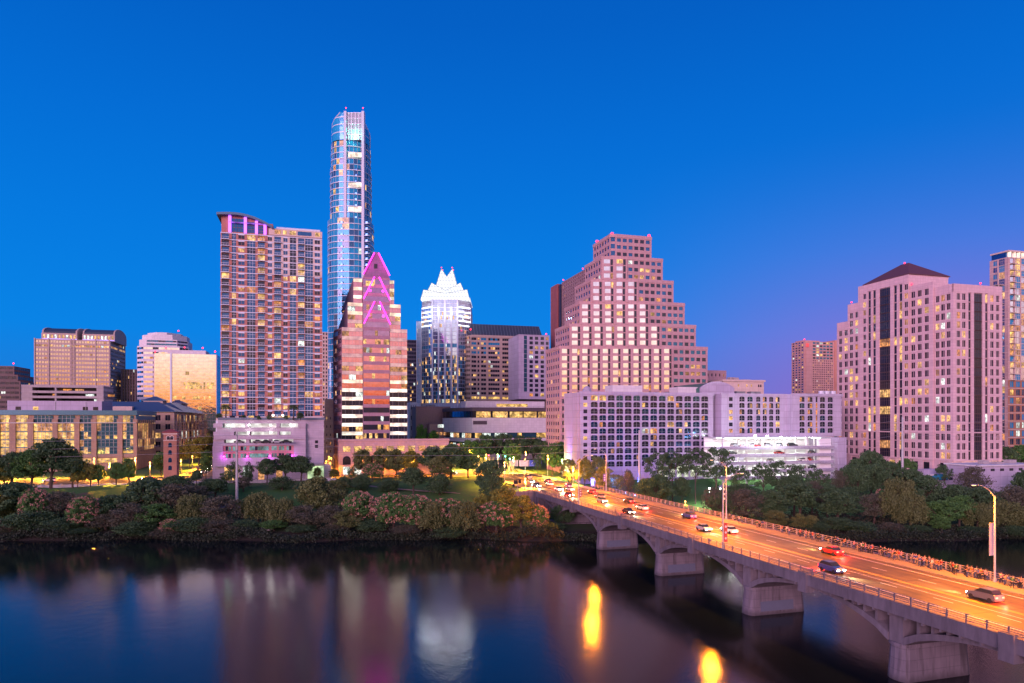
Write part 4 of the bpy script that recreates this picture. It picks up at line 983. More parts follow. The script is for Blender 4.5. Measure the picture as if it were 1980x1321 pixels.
# crown
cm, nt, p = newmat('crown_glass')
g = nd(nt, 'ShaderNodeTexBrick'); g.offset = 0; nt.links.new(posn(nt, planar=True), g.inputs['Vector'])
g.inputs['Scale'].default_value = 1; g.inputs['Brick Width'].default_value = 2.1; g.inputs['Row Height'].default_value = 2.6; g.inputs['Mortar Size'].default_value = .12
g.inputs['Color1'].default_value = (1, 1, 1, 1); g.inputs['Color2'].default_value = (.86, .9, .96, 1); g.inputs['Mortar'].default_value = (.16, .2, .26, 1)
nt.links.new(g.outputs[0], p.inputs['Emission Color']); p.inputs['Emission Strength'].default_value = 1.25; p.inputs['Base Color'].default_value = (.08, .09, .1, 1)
ce = glow('crown_edge', (.35, .4, .45), .5)
cc = b.L((U(813)+U(908))/2, 17)
mpp = 475/F
def tier(base_h, base_py, pk_h, pk_py, val_py, part, mat, n_pk=2, th=.35):
    zb_, zp_, zv = Zf(base_py), Zf(pk_py), Zf(val_py)
    for s in range(4):
        a = s*math.pi/2; ex = Vector((math.cos(a), math.sin(a))); en = Vector((math.sin(a), -math.cos(a)))
        def pt(x, o, z): q = cc+ex*x*mpp+en*o*mpp; return (q.x, q.y, z)
        lean = (zp_-zb_)
        vo = base_h-(base_h-pk_h)*(zv-zb_)/max(.1, zp_-zb_)
        outer = [pt(-base_h, base_h, zb_), pt(base_h, base_h, zb_), pt(pk_h, pk_h, zp_), pt(0, vo-1.5, zv), pt(-pk_h, pk_h, zp_)]
        inner = [pt(-base_h+1, base_h-1, zb_), pt(base_h-1, base_h-1, zb_), pt(pk_h-.7, pk_h-.7, zp_-.3), pt(0, vo-2.5, zv), pt(-pk_h+.7, pk_h-.7, zp_-.3)]
        M = MB(); n = 5; vs = outer+inner
        M.add(vs, [(0, 1, 3), (1, 2, 3), (0, 3, 4), (5, 8, 6), (6, 8, 7), (5, 9, 8)]+[(i, (i+1) % n, n+(i+1) % n, n+i) for i in range(n)], mat)
        b.extra = getattr(b, 'extra', [])+[(part, M)]
        if en.y < .5:
            Me = MB(); 
            for i in (1, 2, 3, 4): Me.tube([outer[i], outer[(i+1) % 5]], .16, ce, 4)
            b.extra.append(('crown_edge', Me))
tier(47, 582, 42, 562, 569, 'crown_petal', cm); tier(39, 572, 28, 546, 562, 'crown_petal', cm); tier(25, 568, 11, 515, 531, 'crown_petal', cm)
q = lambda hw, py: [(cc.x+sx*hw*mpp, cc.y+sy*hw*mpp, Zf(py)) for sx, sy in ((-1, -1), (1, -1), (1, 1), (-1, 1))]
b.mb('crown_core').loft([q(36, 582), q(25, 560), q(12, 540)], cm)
for sx, sy in ((-1, -1), (1, -1), (-1, 1), (1, 1)):
    q_ = cc+Vector((sx*10.6*mpp, sy*10.6*mpp)); b.beacon(CX+q_.x*F/q_.y, YH-(Zf(515)+.9-CAMZ)*F/q_.y, q_.y, .38)
b.finish()

# ---- tan hotel block with a curved corner and dark sloping roof
b = Bld('hotel_building', 'tan hotel block with rounded corner and a dark sloping glass roof', 'hotel', 903, 470, tan, zg=14)
U = lambda px, v=0: b.usolve(px, v); w = U(1062); T = PZ(650, 475)
pts = [b.L(3, 0), b.L(w, 0), b.L(w, 30), b.L(0, 30)]+[b.L(3-3*math.cos(t), 3-3*math.sin(t)) for t in (0, math.pi/6, math.pi/3)]
b.mb().prism(pts, b.zg-3, T, tan, roofflat)
zl = PZ(775, 475)
segs = [(909, 921, 2), (923, 927, 1), (930, 940, 2), (944, 966, 5), (971, 993, 5), (998, 1020, 5)]
rws = 14
for r in range(rws):
    z = zl+(T-1.2-zl)*r/rws; rh = (T-1.2-zl)/rws
    for a, c, n in segs:
        for k in range(n):
            x0 = U(a)+(U(c)-U(a))*k/n; x1 = U(a)+(U(c)-U(a))*(k+1)/n
            b.item('window', *quad_item(b.L(0, 0), b.e, -b.n, x0+.05, x1-.05, .03, z+rh*.35, z+rh*.88), (LY if r == 0 else b.pick(.13, [GS if r > 9 and a < 970 else GD, GD])))
    b.box('wall', 3, w, -.35, -.0, z-rh*.12, z+rh*.35); 
ed = [3]+[v for s_ in segs for v in (U(s_[0]), U(s_[1]))]+[w]
for k in range(0, len(ed), 2): b.box('wall', ed[k], ed[k+1], -.5, 0, b.zg, T)
b.box('wall', 3, w, -.55, -.01, T-1.2, T+.4); b.box('wall', 2.8, w, -.45, -.01, b.zg, zl)
cp = pts[4:]+[pts[0]]; cp = [b.L(0, 30)]+pts[4:]+[b.L(3, 0)]
for k in range(len(cp)-1): b.facade(cp[k], cp[k+1], zl, T, 5 if k == 0 else 1, rws, .8, .5, .2, .1, GD, ends=0)
b.new('roof').loft([[(*b.L(U(908), 1), T+.4), (*b.L(U(1050), 1), T+.4), (*b.L(U(1050), 22), T+.4), (*b.L(U(908), 22), T+.4)], [(*b.L(U(912), 6), PZ(628, 481)), (*b.L(U(1047), 6), PZ(628, 481)), (*b.L(U(1047), 20), PZ(628, 481)), (*b.L(U(912), 20), PZ(628, 481))]], roofdark)
for k in range(24): u = U(912)+k*(U(1045)-U(912))/23; b.mb('roof_rib').loft([[(*b.L(u, 1), T+.5), (*b.L(u+.15, 1), T+.5), (*b.L(u+.15, 1.2), T+.5)], [(*b.L(u, 5.9), PZ(628, 481)), (*b.L(u+.15, 5.9), PZ(628, 481)), (*b.L(u+.15, 6.1), PZ(628, 481))]], steel)
for px, py in ((910, 637), (1056, 646)): b.beacon(px, py, 472)
b.finish()

# ---- white slab hotel
b = Bld('hotel_building', 'plain lilac white hotel slab with a blind left flank and columns of small square windows', 'hotel', 1003, 448, lilac, zg=15)
U = lambda px, v=0: b.usolve(px, v); w = U(1062); T = PZ(649, 450); zb = PZ(772, 450)
b.mb().prism([b.L(0, 0), b.L(w, 0), b.L(w, 14), b.L(-.5, 24)], zb, T, lilac, roofflat)
cl = [(1016, 6, GT), (1027, 6.4, GD), (1037.5, 6.4, GD), (1048.5, 6.4, GD), (1058, 5, GD)]
for r in range(13):
    z0 = PZ(767.5-9.15*r, 450)+.3; z1 = z0+2.0
    for px, wd, m in cl:
        if px == 1016 and r == 0: continue
        b.item('window', *quad_item(b.L(0, 0), b.e, -b.n, U(px-wd/2), U(px+wd/2), .05, z0, z1 if px != 1016 else z0+2.9), b.pick(.22 if px > 1020 else 0, m))
b.box('wall', -.15, w+.15, -.2, 14.2, T-.2, T+.5); b.finish()

# ---- low modern gallery building
b = Bld('gallery_building', 'low modern white stone building with long warm window strips behind the crossroads trees', 'building', 913, 402, white, zg=14)
U = lambda px, v=0: b.usolve(px, v); w = U(1062); Zg = lambda py: PZ(py, 405)
rr = wall('gallery_rail', (.10, .08, .10))
def bandp(z0, z1, m, out=0):
    b.mb().prism([b.L(0, -out), b.L(w, -out), b.L(w, 30), b.L(-9.8, 46), b.L(-9.8-out, 34)], z0, z1, m, roofflat)
bandp(b.zg-3, Zg(862), gray); bandp(Zg(855), Zg(847.5), white, .8); bandp(Zg(837), Zg(808), white, .9); bandp(Zg(795), Zg(788), rr, .2)
b.mb('core').prism([b.L(.4, .5), b.L(w, .5), b.L(w, 30), b.L(-9.3, 45), b.L(-9.3, 34.4)], b.zg, Zg(789), GDD)
wm = {0: LY, 1: LW}
for a, c, lits in ((921, 949, 1), (953, 982, 1), (986, 1011, 1), (1013, 1038, 1), (1041, 1060, 1)):
    n = 5
    for k in range(n): b.item('window', *quad_item(b.L(0, .5), b.e, -b.n, U(a)+(U(c)-U(a))*k/n+.04, U(a)+(U(c)-U(a))*(k+1)/n-.04, .1, Zg(807.5), Zg(796)), LY if b.rnd.random() < .85 else LW)
for a, c, m in ((916, 919, GT), (919, 931, LY), (933, 949, LC), (950, 956, GT), (957, 968, LC), (970, 981, LC), (983, 1000, GT), (1001, 1009, LY), (1010, 1037, GT), (1038, 1060, LY)):
    b.item('window', *quad_item(b.L(0, .5), b.e, -b.n, U(a), U(c), .1, Zg(847), Zg(837.5)), m)
for a, c, m in ((925, 955, LW), (962, 985, GT), (988, 1015, LW), (1018, 1060, LW)): b.item('window', *quad_item(b.L(0, 0), b.e, -b.n, U(a), U(c), .1, Zg(861), Zg(856)), m)
q0, q1 = b.L(-9.8, 34), b.L(0, 0); d = (q1-q0).normalized(); nr = Vector((d.y, -d.x)); LL = (q1-q0).length
for k in range(7):
    b.item('window', *quad_item(q0, d, nr, LL*(.18+k*.11), LL*(.285+k*.11), -.25, Zg(847), Zg(838)), [LC, LD, LW, GT][k % 4]); b.item('window', *quad_item(q0, d, nr, LL*(.15+k*.11), LL*(.25+k*.11), -.25, Zg(806), Zg(790)), GB)
    b.item('window', *quad_item(q0, d, nr, LL*(.2+k*.11), LL*(.29+k*.11), .12, b.zg+.4, Zg(858)), [LW, LC, GT][k % 3])
b.box('dark_panel', U(909+5), U(941), -1.0, -.85, Zg(821), Zg(814), rr)
for k in range(14): b.box('railing', U(915)+k*(w-U(915))/14, U(915)+k*(w-U(915))/14+.08, -.1, 0, Zg(788), Zg(785.5), steel)
b.box('railing', 0, w, -.1, 0, Zg(785.6), Zg(785), steel)
b.box('terrace_room', U(906), w, 9, 24, Zg(788), Zg(775), white); b.item('window', *quad_item(b.L(0, 9), b.e, -b.n, U(960, 9), U(1020, 9), .06, Zg(786), Zg(780)), LY)
b.finish()
b = simple('theatre_building', 'windowless plum coloured block beside the gallery building', 'building', 804, 871, 440, 25, 786, plum, zg=14, done=False)
b.box('annex', b.usolve(826), b.usolve(869), -9, -.02, b.zg, PZ(820, 432), wall('annex_rose', (.42, .26, .25), (2, 1)))
b.item('window', *quad_item(b.L(0, -9), b.e, -b.n, b.usolve(842), b.usolve(866), .06, PZ(827, 432), PZ(821, 432)), LC)
for k in range(4): b.item('window', *quad_item(b.L(0, -9), b.e, -b.n, b.usolve(838+k*7.5), b.usolve(843+k*7.5), .06, PZ(842, 432), PZ(836, 432)), LD)
b.box('stair_tower', b.usolve(864), b.usolve(874), -4, 5, b.zg, PZ(800, 436), wall('stair_rose', (.36, .23, .24)))
b.finish()
simple('building', 'small pale block behind the plum coloured theatre', 'building', 793, 806, 460, 16, 778, white, dict(cols=3, rows=5, fw=.3, fh=.4, litp=.2), zg=14)

# ---- tall brown slab behind the ziggurat
b = Bld('hotel_tower', 'tall brown slab tower rising behind the stepped pyramid building', 'hotel', 1162, 430, brown, zg=14)
U = lambda px, v=0: b.usolve(px, v); V = b.vsolve(1087); T = PZ(503, 430)
b.mb().prism([b.L(0, 0), b.L(24, 0), b.L(24, V), b.L(0, V)], b.zg-3, T, wall('brown_slab', (.30, .19, .20), (1.5, 1.2)), roofflat)
pv = glass('glass_lilac', (.50, .52, .60), .9, .05)
b.facade(b.L(0, V), b.L(0, 0), PZ(800, 430), T-.4, 20, 42, .42, .56, .3, .02, [GD], m=wall('brown_slab', (.3, .2, .2)), rowmat=lambda r, c: pv if r < 33 and (c+r) % 5 else GD)
v1 = b.vsolve(1066, -2)
b.box('stair_core', -1.5, 14, V+.02, V+4, b.zg, T-1.5, GD); b.box('end_wall', -2.5, 20, V+4.02, v1, b.zg, T-.5, wall('oxblood_panel', (.30, .10, .10), (2, 3.3)))
b.beacon_at(.6, V-1, T); b.beacon_at(.6, V*.45, T)
b.finish()

# ---- stepped pyramid office building
b = Bld('stepped_tower', 'large rose granite office building stepped like a ziggurat with gold glowing windows', 'office building', 1083, 322, rose, zg=13)
D_ = 330.; FR = Vector((1, 0)); yd = 330.
Xd = lambda px: PX(px, D_); Zs = lambda py: PZ(py, D_)
tp = [(1180, 1190, 455), (1163, 1212, 498), (1143, 1233, 541.5), (1121.5, 1255, 585), (1102, 1277, 628), (1083, 1300, 671)]
cumL = [(1183.5, 1190)]
bayw = 20.6
tops = [t[2] for t in tp]+[868]
rowpx = 14.45
c_w, c_s = 20.5, 18.8
g1, g2 = GD, GB
spand = wall('rose_spandrel', (.44, .25, .26), None, .1)
for i, (a, c, py) in enumerate(tp):
    zt, zb = Zs(py), Zs(tops[i+1]); z0b = max(zb, b.zg); nrow = max(1, round((tops[i+1]-py)/rowpx))
    A, B_ = Vector((Xd(a), yd)), Vector((Xd(c), yd))
    Cc = B_+E2*c_s; Dd = Cc+N2*(26+i*2); Ee = A+N2*c_w; Bk = Ee+E2*(Dd-Ee).dot(E2) if 0 else None
    poly = [A, B_, Cc, Dd, Ee]
    b.mb().prism(poly, zb if i < 5 else b.zg-3, zt, rose, roofflat)
    # parapet
    for p0, p1 in ((Ee, A), (A, B_), (B_, Cc)):
        d = (p1-p0).normalized(); nr = Vector((d.y, -d.x)); b.mb().ob(p0, d, nr, -.4, (p1-p0).length+.4, -.25, .47, zt-1.0, zt+.5, rose)
    rl = {nrow-3: .35} if i in (2, 3) else ({nrow-3: .6} if i == 1 else {})
    b.facade(Ee, A, z0b, zt-.6, 6, nrow, .66, .5, .3, .05, [GD, GB], rowlit=rl if i else None)
    b.facade(B_, Cc, z0b, zt-.6, 6, nrow, .70, .5, .3, .07, [GD, GB], rowlit={**rl, **({10: .4, 8: .1, 0: .3} if i == 5 else {})})
    # diagonal front: bright bay + dark slit, repeated
    k = 0; W = b.mb(); nb = max(0, round((c-a)/bayw)) if i else 0
    n_ = Vector((0, -1)); bw = (c-a)/nb if nb else 0
    if not nb:
        for r in range(nrow): z = z0b+(zt-.6-z0b)*r/nrow; b.item('window', *quad_item(A, FR, n_, .3, Xd(c)-Xd(a)-.3, .06, z+1., z+3.2), GB)
    for k in range(nb):
        u0 = Xd(a+bw*k)-A.x; u1 = Xd(a+bw*(k+1))-A.x; W_ = u1-u0
        # projecting pier each side of the slit
        W.ob(A, FR, n_, u0, u0+W_*.17, -.02, .75, z0b, zt-1, rose); W.ob(A, FR, n_, u1-W_*.10, u1, -.02, .75, z0b, zt-1, rose); W.ob(A, FR, n_, u0+W_*.36, u0+W_*.45, -.02, .6, z0b, zt-1, rose) if 0 else None
        for r in range(nrow):
            z = z0b+(zt-.6-z0b)*r/nrow; rh = (zt-.6-z0b)/nrow
            b.item('window', *quad_item(A, FR, n_, u0+W_*.17, u0+W_*.66, .38, z+rh*.30, z+rh*.90), b.pick(.06, GM) if YH-(z-CAMZ)*F/D_ < 690 else GM)
            W.ob(A, FR, n_, u0+W_*.17, u0+W_*.68, 0, .5, z+rh*.90-rh, z+rh*.30, rose if 1 else spand)
            W.ob(A, FR, n_, u0+W_*.66, u0+W_*.70, 0, .6, z, z+rh, rose)
            b.item('window', *quad_item(A, FR, n_, u0+W_*.70, u1-W_*.10, .1, z+rh*.12, z+rh*.95), b.pick(.08, GD))
for px, py, D in ((1183.5, 452, 330), (1154.5, 467, 349), (1255, 456, 336)): b.beacon(px, py, D, .7)
b.finish()

# ---- low annex roofs behind the white hotel
simple('building', 'plain rose box building directly right of the ziggurat', 'building', 1364, 1403, 372, 30, 716, rose, dict(cols=5, rows=10, fw=.3, fh=.3, litp=.2), zg=13)
b = simple('building', 'cream classical block with a cornice and few small windows behind the white hotel', 'building', 1398, 1477, 345, 30, 735, cream, zg=13, done=False)
for px in (1428, 1444, 1453, 1467, 1471): b.item('window', *quad_item(b.o, b.e, -b.n, b.usolve(px-1.3), b.usolve(px+1.3), .05, PZ(748, 347), PZ(743, 347)), LW if px < 1460 else GD)
b.box('cornice', -.6, b.w+.6, -.6, 30, b.top-.6, b.top+.3, cream); b.finish()

# ---- white arched hotel
b = Bld('hotel_building', 'long white hotel with rows of arched dark windows beside the bridge', 'hotel', 1122, 286, lilac, zg=11)
U = lambda px, v=0: b.usolve(px, v); Zh = lambda py: PZ(py, 290)
T = PZ(759, 290); uA = U(1378); W_ = b.mb()
def arch_wall(p0, p1, ucs, wds, z0, rh, rows, a=.42, m=lilac, litp=.16, hfr=.80, dk=[GD, GD, GD, GDD, GB], skip=None):
    d = (p1-p0).normalized(); nr = Vector((d.y, -d.x)); L = (p1-p0).length
    P = lambda u, k, z: (p0[0]+d[0]*u+nr[0]*k, p0[1]+d[1]*u+nr[1]*k, z)
    edges = [0]+[(ucs[i]+wds[i]/2+ucs[i+1]-wds[i+1]/2)/2 for i in range(len(ucs)-1)]+[L]
    for i, (uc, wd) in enumerate(zip(ucs, wds)):
        for r in range(rows):
            z = z0+r*rh; zl, zh = z+rh*(1-hfr)*.55, z+rh*(1-(1-hfr)*.45)
            if skip and skip(i, r): continue
            n = 6; ry = min(wd*.42, rh*.28); inner = [(uc-wd/2, zl), (uc+wd/2, zl)]
            # rounded-shoulder opening
            inner += [(uc+wd/2*(math.cos(t)**.6 if math.cos(t) > 0 else -(abs(math.cos(t))**.6)), zh-ry+ry*math.sin(t)**.8) for t in [math.pi*k/n for k in range(1, n)]] if 0 else []
            arc = []
            for k in range(n+1):
                t = math.pi*k/n; c_ = math.cos(t); arc.append((uc+wd/2*math.copysign(abs(c_)**.55, c_), zh-ry+ry*abs(math.sin(t))**.7))
            inner = [(uc-wd/2, zl), (uc+wd/2, zl)]+arc
            eu0, eu1 = edges[i], edges[i+1]
            outer = [(eu0, z), (eu1, z)]+[(min(eu1, max(eu0, uc+(eu1-uc)*min(1, max(-1, 1.6*math.cos(math.pi*k/n))))), z+rh if 0 < k < n else zh-ry) for k in range(n+1)]
            nn = len(inner); vs = [P(u, a, zz_) for u, zz_ in outer]+[P(u, a, zz_) for u, zz_ in inner]+[P(u, 0, zz_) for u, zz_ in inner]
            fs = [(j, (j+1) % nn, nn+(j+1) % nn, nn+j) for j in range(nn)]+[(nn+j, nn+(j+1) % nn, 2*nn+(j+1) % nn, 2*nn+j) for j in range(nn)]
            W_.add(vs, fs, m)
            mm = b.pick(litp, dk)
            b.item('window', *quad_item(p0, d, nr, uc-wd/2, uc+wd/2, .04, zl, zh), mm if mm not in LITS or b.rnd.random() < .3 else b.rnd.choice(dk))
            if mm in LITS:
                s_ = b.rnd.choice((0, 1)); b.item('window', *quad_item(p0, d, nr, uc-wd*(.42 if s_ else -.02), uc+wd*(.02 if s_ else .42), .09, zl+.1, zh-.3), b.rnd.choice([LW, LY, LD, LO]))
            W_.ob(p0, d, nr, uc-.06, uc+.06, .02, .14, zl, zh-.1, steel)
            W_.ob(p0, d, nr, uc-wd/2, uc+wd/2, .18, .24, zl+.85, zl+.93, steel)
    if True:
        pass
rh = 12.75*290/F; rows = 11; z0 = T-1.0-rows*rh
b.mb().prism([b.L(-.0, 0), b.L(uA, 0), b.L(uA, 17), b.L(-1, 17)], b.zg-3, T, lilac, roofflat)
# blank west flank with blue uplight
b.box('flank', -.5, 0, 2, 17, b.zg, T, lilac)
uc = [U(1148.5+16.42*i) for i in range(14)]; wd = [U(1148.5+16.42*i+6.7)-U(1148.5+16.42*i-6.7) for i in range(14)]
d0 = U(1140)
pA, pB = b.L(d0, 0), b.L(U(1371), 0)
arch_wall(pA, pB, [u-d0 for u in uc], wd, z0, rh, rows)
b.box('wall', -.2, d0, -.42, 0, b.zg, T-.6); b.box('wall', U(1371), uA, -.42, 0, b.zg, T-.6); b.box('wall', d0, U(1371), -.42, 0, b.zg-2, z0); b.box('wall', -.5, uA+.4, -.75, .1, T-1.0, T+.25)
for px in (1131, 1380):
    for r in range(rows): z = z0+r*rh; u = U(px); b.item('window', *quad_item(b.L(0, 0), b.e, -b.n, u-.85, u+.85, .47, z+.5, z+2.1), b.pick(.35, GD)) if px != 1380 else None
# second wing, set back with recessed joint
v2 = -3.; uB = U(1394, v2); uC = U(1520, v2); uD = U(1540, v2-3.5); uE = U(1626, v2-3.5)
zG = Zh(846)
b.box('wall', uA+.01, uB, 2.5, 17, b.zg-3, T-.3); 
b.box('wall', uB, uC, v2+.02, 16.5, zG, T-.15); b.box('wall', uC+.01, uE, v2-3.5, 16, zG, T)
c2 = [1434, 1449.5, 1465.5, 1478, 1490.5, 1503]; h2 = [5.4, 5.4, 4.2, 4.2, 4.2, 4.2]
q0 = b.L(U(1424, v2), v2)
u_ = lambda px: U(px, v2)-U(1424, v2)
zz2 = T-1.0-6*rh
arch_wall(q0, b.L(U(1510, v2), v2), [u_(p) for p in c2], [u_(p+h)-u_(p-h) for p, h in zip(c2, h2)], zz2, rh, 6, litp=.35)
for px in (1412,):
    for r in range(6): u = U(px, v2); b.item('window', *quad_item(b.L(0, v2), b.e, -b.n, u-.9, u+.9, .47, zz2+r*rh+.5, zz2+r*rh+2.2), b.pick(.6, GD))
b.box('wall', uB, U(1424, v2), v2-.42, v2+.02, zG, T-.7); b.box('wall', U(1510, v2), uC, v2-.42, v2+.02, zG, T-.7); b.box('wall', U(1424, v2), U(1510, v2), v2-.42, v2+.02, zG, zz2); b.box('wall', uB-.4, uC-.02, v2-.8, v2, T-1.0, T+.1)
v3 = v2-3.5; c3 = [1550, 1565.5, 1589.5, 1604.5]; u3 = lambda px: U(px, v3)-U(1542, v3)
arch_wall(b.L(U(1542, v3), v3), b.L(U(1574, v3), v3), [u3(1550), u3(1565.5)], [u3(1555.2)-u3(1544.8)]*2, zz2, rh, 6, litp=.7)
q3 = b.L(U(1582, v3), v3); u4 = lambda px: U(px, v3)-U(1582, v3)
arch_wall(q3, b.L(U(1612, v3), v3), [u4(1589.5), u4(1604.5)], [u4(1594.7)-u4(1584.3)]*2, zz2, rh, 6, litp=.25)
b.box('wall', U(1574, v3), U(1576, v3), v3-.42, v3, zz2, T-.7); b.box('wall', U(1580, v3), U(1582, v3), v3-.42, v3, zz2, T-.7)
for r in range(6): b.item('window', *quad_item(b.L(0, v3), b.e, -b.n, U(1576, v3)+.02, U(1580, v3)-.02, .1, zz2+r*rh+.2, zz2+(r+1)*rh-.2), LO if r < 5 else GD)
b.box('wall', uC, U(1542, v3), v3-.42, v3, zG, T-.7); b.box('wall', U(1612, v3), uE, v3-.42, v3, zG, T-.7); b.box('wall', U(1542, v3), U(1612, v3), v3-.42, v3, zG, zz2); b.box('wall', uC-.2, uE+.4, v3-.85, v3+.1, T-1.0, T+.25)
# roof things
b.box('penthouse', U(1184, 5), U(1242, 5), 5, 13, T, PZ(744, 292), white); b.box('penthouse', U(1311, 5), U(1352, 5), 5, 13, T, PZ(746, 294), white)
b.mb('roof_knob').loft([[(*(b.L(4.2, 3)+Vector((math.cos(k*math.pi/5), math.sin(k*math.pi/5)))*1.9*rr_), T+zz_) for k in range(10)] for rr_, zz_ in ((1, 0), (1, 1), (.75, 2), (.2, 2.7))], lilac)
ua, ub = U(1353, 2), U(1418, 2); n = 14
arc = [(ua+(ub-ua)*k/n, T-.3+3.0+ (PZ(735, 296)-T-2.7)*math.sin(math.pi*k/n)**.8) for k in range(n+1)]
b.mb('barrel_gable').loft([[(*b.L(u, 1.2), z) for u, z in [(ub, T-.3), (ua, T-.3)]+arc], [(*b.L(u, 2.2), z) for u, z in [(ub, T-.3), (ua, T-.3)]+arc]], lilac)
b.mb('barrel_roof').loft([[(*b.L(u-.0, 2.25), z-.4) for u, z in [(ub, T-.3), (ua, T-.3)]+arc], [(*b.L(u-.5, 30), z-.4) for u, z in [(ub, T-.3), (ua, T-.3)]+arc]], plain('green_copper_roof', (.04, .16, .13), .5))
for px in (1424, 1432, 1452, 1462): b.box('roof_unit', U(px, 6), U(px+9, 6), 6, 9, T-.2, T+1.5, steel)
for px in (1588, 1599, 1611): b.new('roof_tank').loft([[(*(b.L(U(px, 6), 6)+Vector((math.cos(k*math.pi/5), math.sin(k*math.pi/5)))*1.3), T+zz_) for k in range(10)] for zz_ in (0, 2.2)], whitem)
l = bpy.data.lights.new('blue_uplight', 'SPOT'); l.energy = 90000; l.color = (.08, .12, 1); l.spot_size = rad(38); l.spot_blend = .9; l.shadow_soft_size = .2
lo = bpy.data.objects.new('blue_uplight', l); C.objects.link(lo); p = b.L(-1.6, 11); lo.location = (p.x, p.y, 13.0); tag(lo, kind='structure')
lo.rotation_euler = Vector((-.05, 0, -1)).to_track_quat('-Z', 'Y').to_euler(); lo.rotation_euler = (Vector((.09, .02, 1))).to_track_quat('-Z', 'Y').to_euler()
# low lobby wing right of the trees
b.box('lobby', U(1405, -8), U(1438, -8), -8, 1, b.zg-3, PZ(887, 280), lilac); b.box('lobby', U(1255, -5), U(1400, -5), -5, -.5, b.zg-3, PZ(893, 285), lilac)
for px in range(1270, 1400, 13): b.item('window', *quad_item(b.L(0, -5), b.e, -b.n, U(px, -5), U(px+9, -5), .06, b.zg+1.2, PZ(903, 285)), lit('lobby_light', (.9, .95, .5), .9, lo=.6))
b.finish()
HOT = b

# ---- lit garage under the hotel's right wing
g = Bld('parking_garage', 'brightly white lit open parking decks full of cars below the white hotel', 'parking garage', 1400, 281, lilac, zg=9)
Ug = lambda px, v=0: g.usolve(px, v); gz = lambda py: PZ(py, 286)
wl_, wr_ = Ug(1400), Ug(1612)
inw = lit('garage_white', (1, 1, .98), .55, (.8, .8, .8), lo=.85)
white2 = plain('garage_paint', (.8, .8, .8), .7, 0, .05)
decks = [864, 878.5, 893, 908, 921, 938]
def dfront(px): return 3.2*((1520-px)/120.)**2 if px < 1520 else 0     # concave left part
xs = [1400+ (1612-1400)*k/14 for k in range(15)]
for k, py in enumerate(decks):
    z = gz(py)
    f = [g.L(Ug(px, -3), -3+(dfront(px) if k else dfront(px)*.8)) for px in xs]
    bk_ = [g.L(Ug(1612), 18), g.L(Ug(1400), 18)]
    g.new('deck').prism(f+bk_, z-.7, z-.32, white2)
    f2 = [p+g.n*.35 for p in f[::-1]]
    g.new('parapet').prism(f+f2, z-1.0, z+.25, lilac)
g.box('back_wall', wl_, wr_, 15, 15.5, g.zg-3, gz(847), white2)
g.box('deck', wl_, wr_, 1, 17, gz(847), gz(846), white2)
for i, px in enumerate((1402, 1448, 1479, 1523, 1564, 1586)):
    g.box('column', Ug(px)-.28, Ug(px)+.28, 1.2, 1.9, g.zg-2, gz(847), white2)
for i, px in enumerate((1428, 1462, 1500, 1540, 1575)): g.box('column', Ug(px, 9)-.25, Ug(px, 9)+.25, 9, 9.5, g.zg-2, gz(847), white2)
g.box('stair_wall', Ug(1585, -1), Ug(1607, -1), -1, 0.4, g.zg-2, gz(849), white2)
g.box('end_wall', wr_-.3, Ug(1627), -3, 16, g.zg-3, gz(846.5), lilac)
tops_ = [847]+decks
for k in range(6):
    z = gz(tops_[k])-(0.15 if k == 0 else .85)
    for j in range(7):
        u = wl_+3+j*(wr_-wl_-4)/7
        for v in (3.5, 10): g.box('ceiling_light', u, u+4.2, v, v+.35, z-.12, z, glow('tube_light', (1, 1, .96), 38))
for px, py in ((1460.5, 843), (1483, 844), (1509.5, 846)):
    M = MB(); c = g.L(Ug(px, -3.3), -3.3); z = PZ(py, c.y); M.ob(c, g.e, g.n, -.4, .4, -.2, .2, z-.35, z+.35, glow('flood_white', (.95, .98, 1), 30)); g.extra = getattr(g, 'extra', [])+[('flood_light', M)]
    l = bpy.data.lights.new('garage_flood', 'POINT'); l.energy = 3500; l.color = (.9, .95, 1); l.shadow_soft_size = .4; lo = bpy.data.objects.new('garage_flood', l); C.objects.link(lo); lo.location = (c.x, c.y-1.4, z); tag(lo, kind='structure')
g.finish()
GAR = g

# ---- pink hotel tower far right
b = Bld('hotel_tower', 'distant pink hotel tower with a fine grid of small windows and a blind centre strip', 'hotel', 1555, 520, rose, zg=13)
pk = wall('salmon_precast', (.62, .36, .32), (3, 3), .08); U = lambda px, v=0: b.usolve(px, v); w = U(1613); T = PZ(660, 520)
b.mb().prism([b.L(0, 0), b.L(w, 0), b.L(w, 14), b.L(0, 14)], b.zg-3, T, pk, roofflat)
zb = PZ(760, 520)
b.facade(b.L(U(1570), 0), b.L(w-1, 0), zb, PZ(695, 520), 11, 15, .55, .5, .25, .15, GD, m=pk); b.facade(b.L(U(1570), 0), b.L(w-1, 0), PZ(695, 520)+.1, T, 6, 6, .82, .6, .3, .2, [GD, GB], m=pk)
b.facade(b.L(0, 14), b.L(0, 0), zb, T, 4, 21, .6, .5, .25, .15, [GD, GB], m=pk)
b.box('wall', U(1557), U(1569), -.6, .01, zb, PZ(672, 520), pk); b.box('wall', w, w+4.5, -1, 20, zb-20, PZ(656, 520), wall('amber_precast', (.60, .30, .22)))
b.box('penthouse', U(1558), U(1590), 3, 12, T, PZ(657, 520), pk)
b.item('sign', *quad_item(b.L(0, 0), b.e, -b.n, U(1557.5), U(1563), .75, PZ(671, 520), PZ(664, 520)), glow('red_logo', (1, .05, .05), .9)); b.beacon_at(1, 1, T)
b.finish()

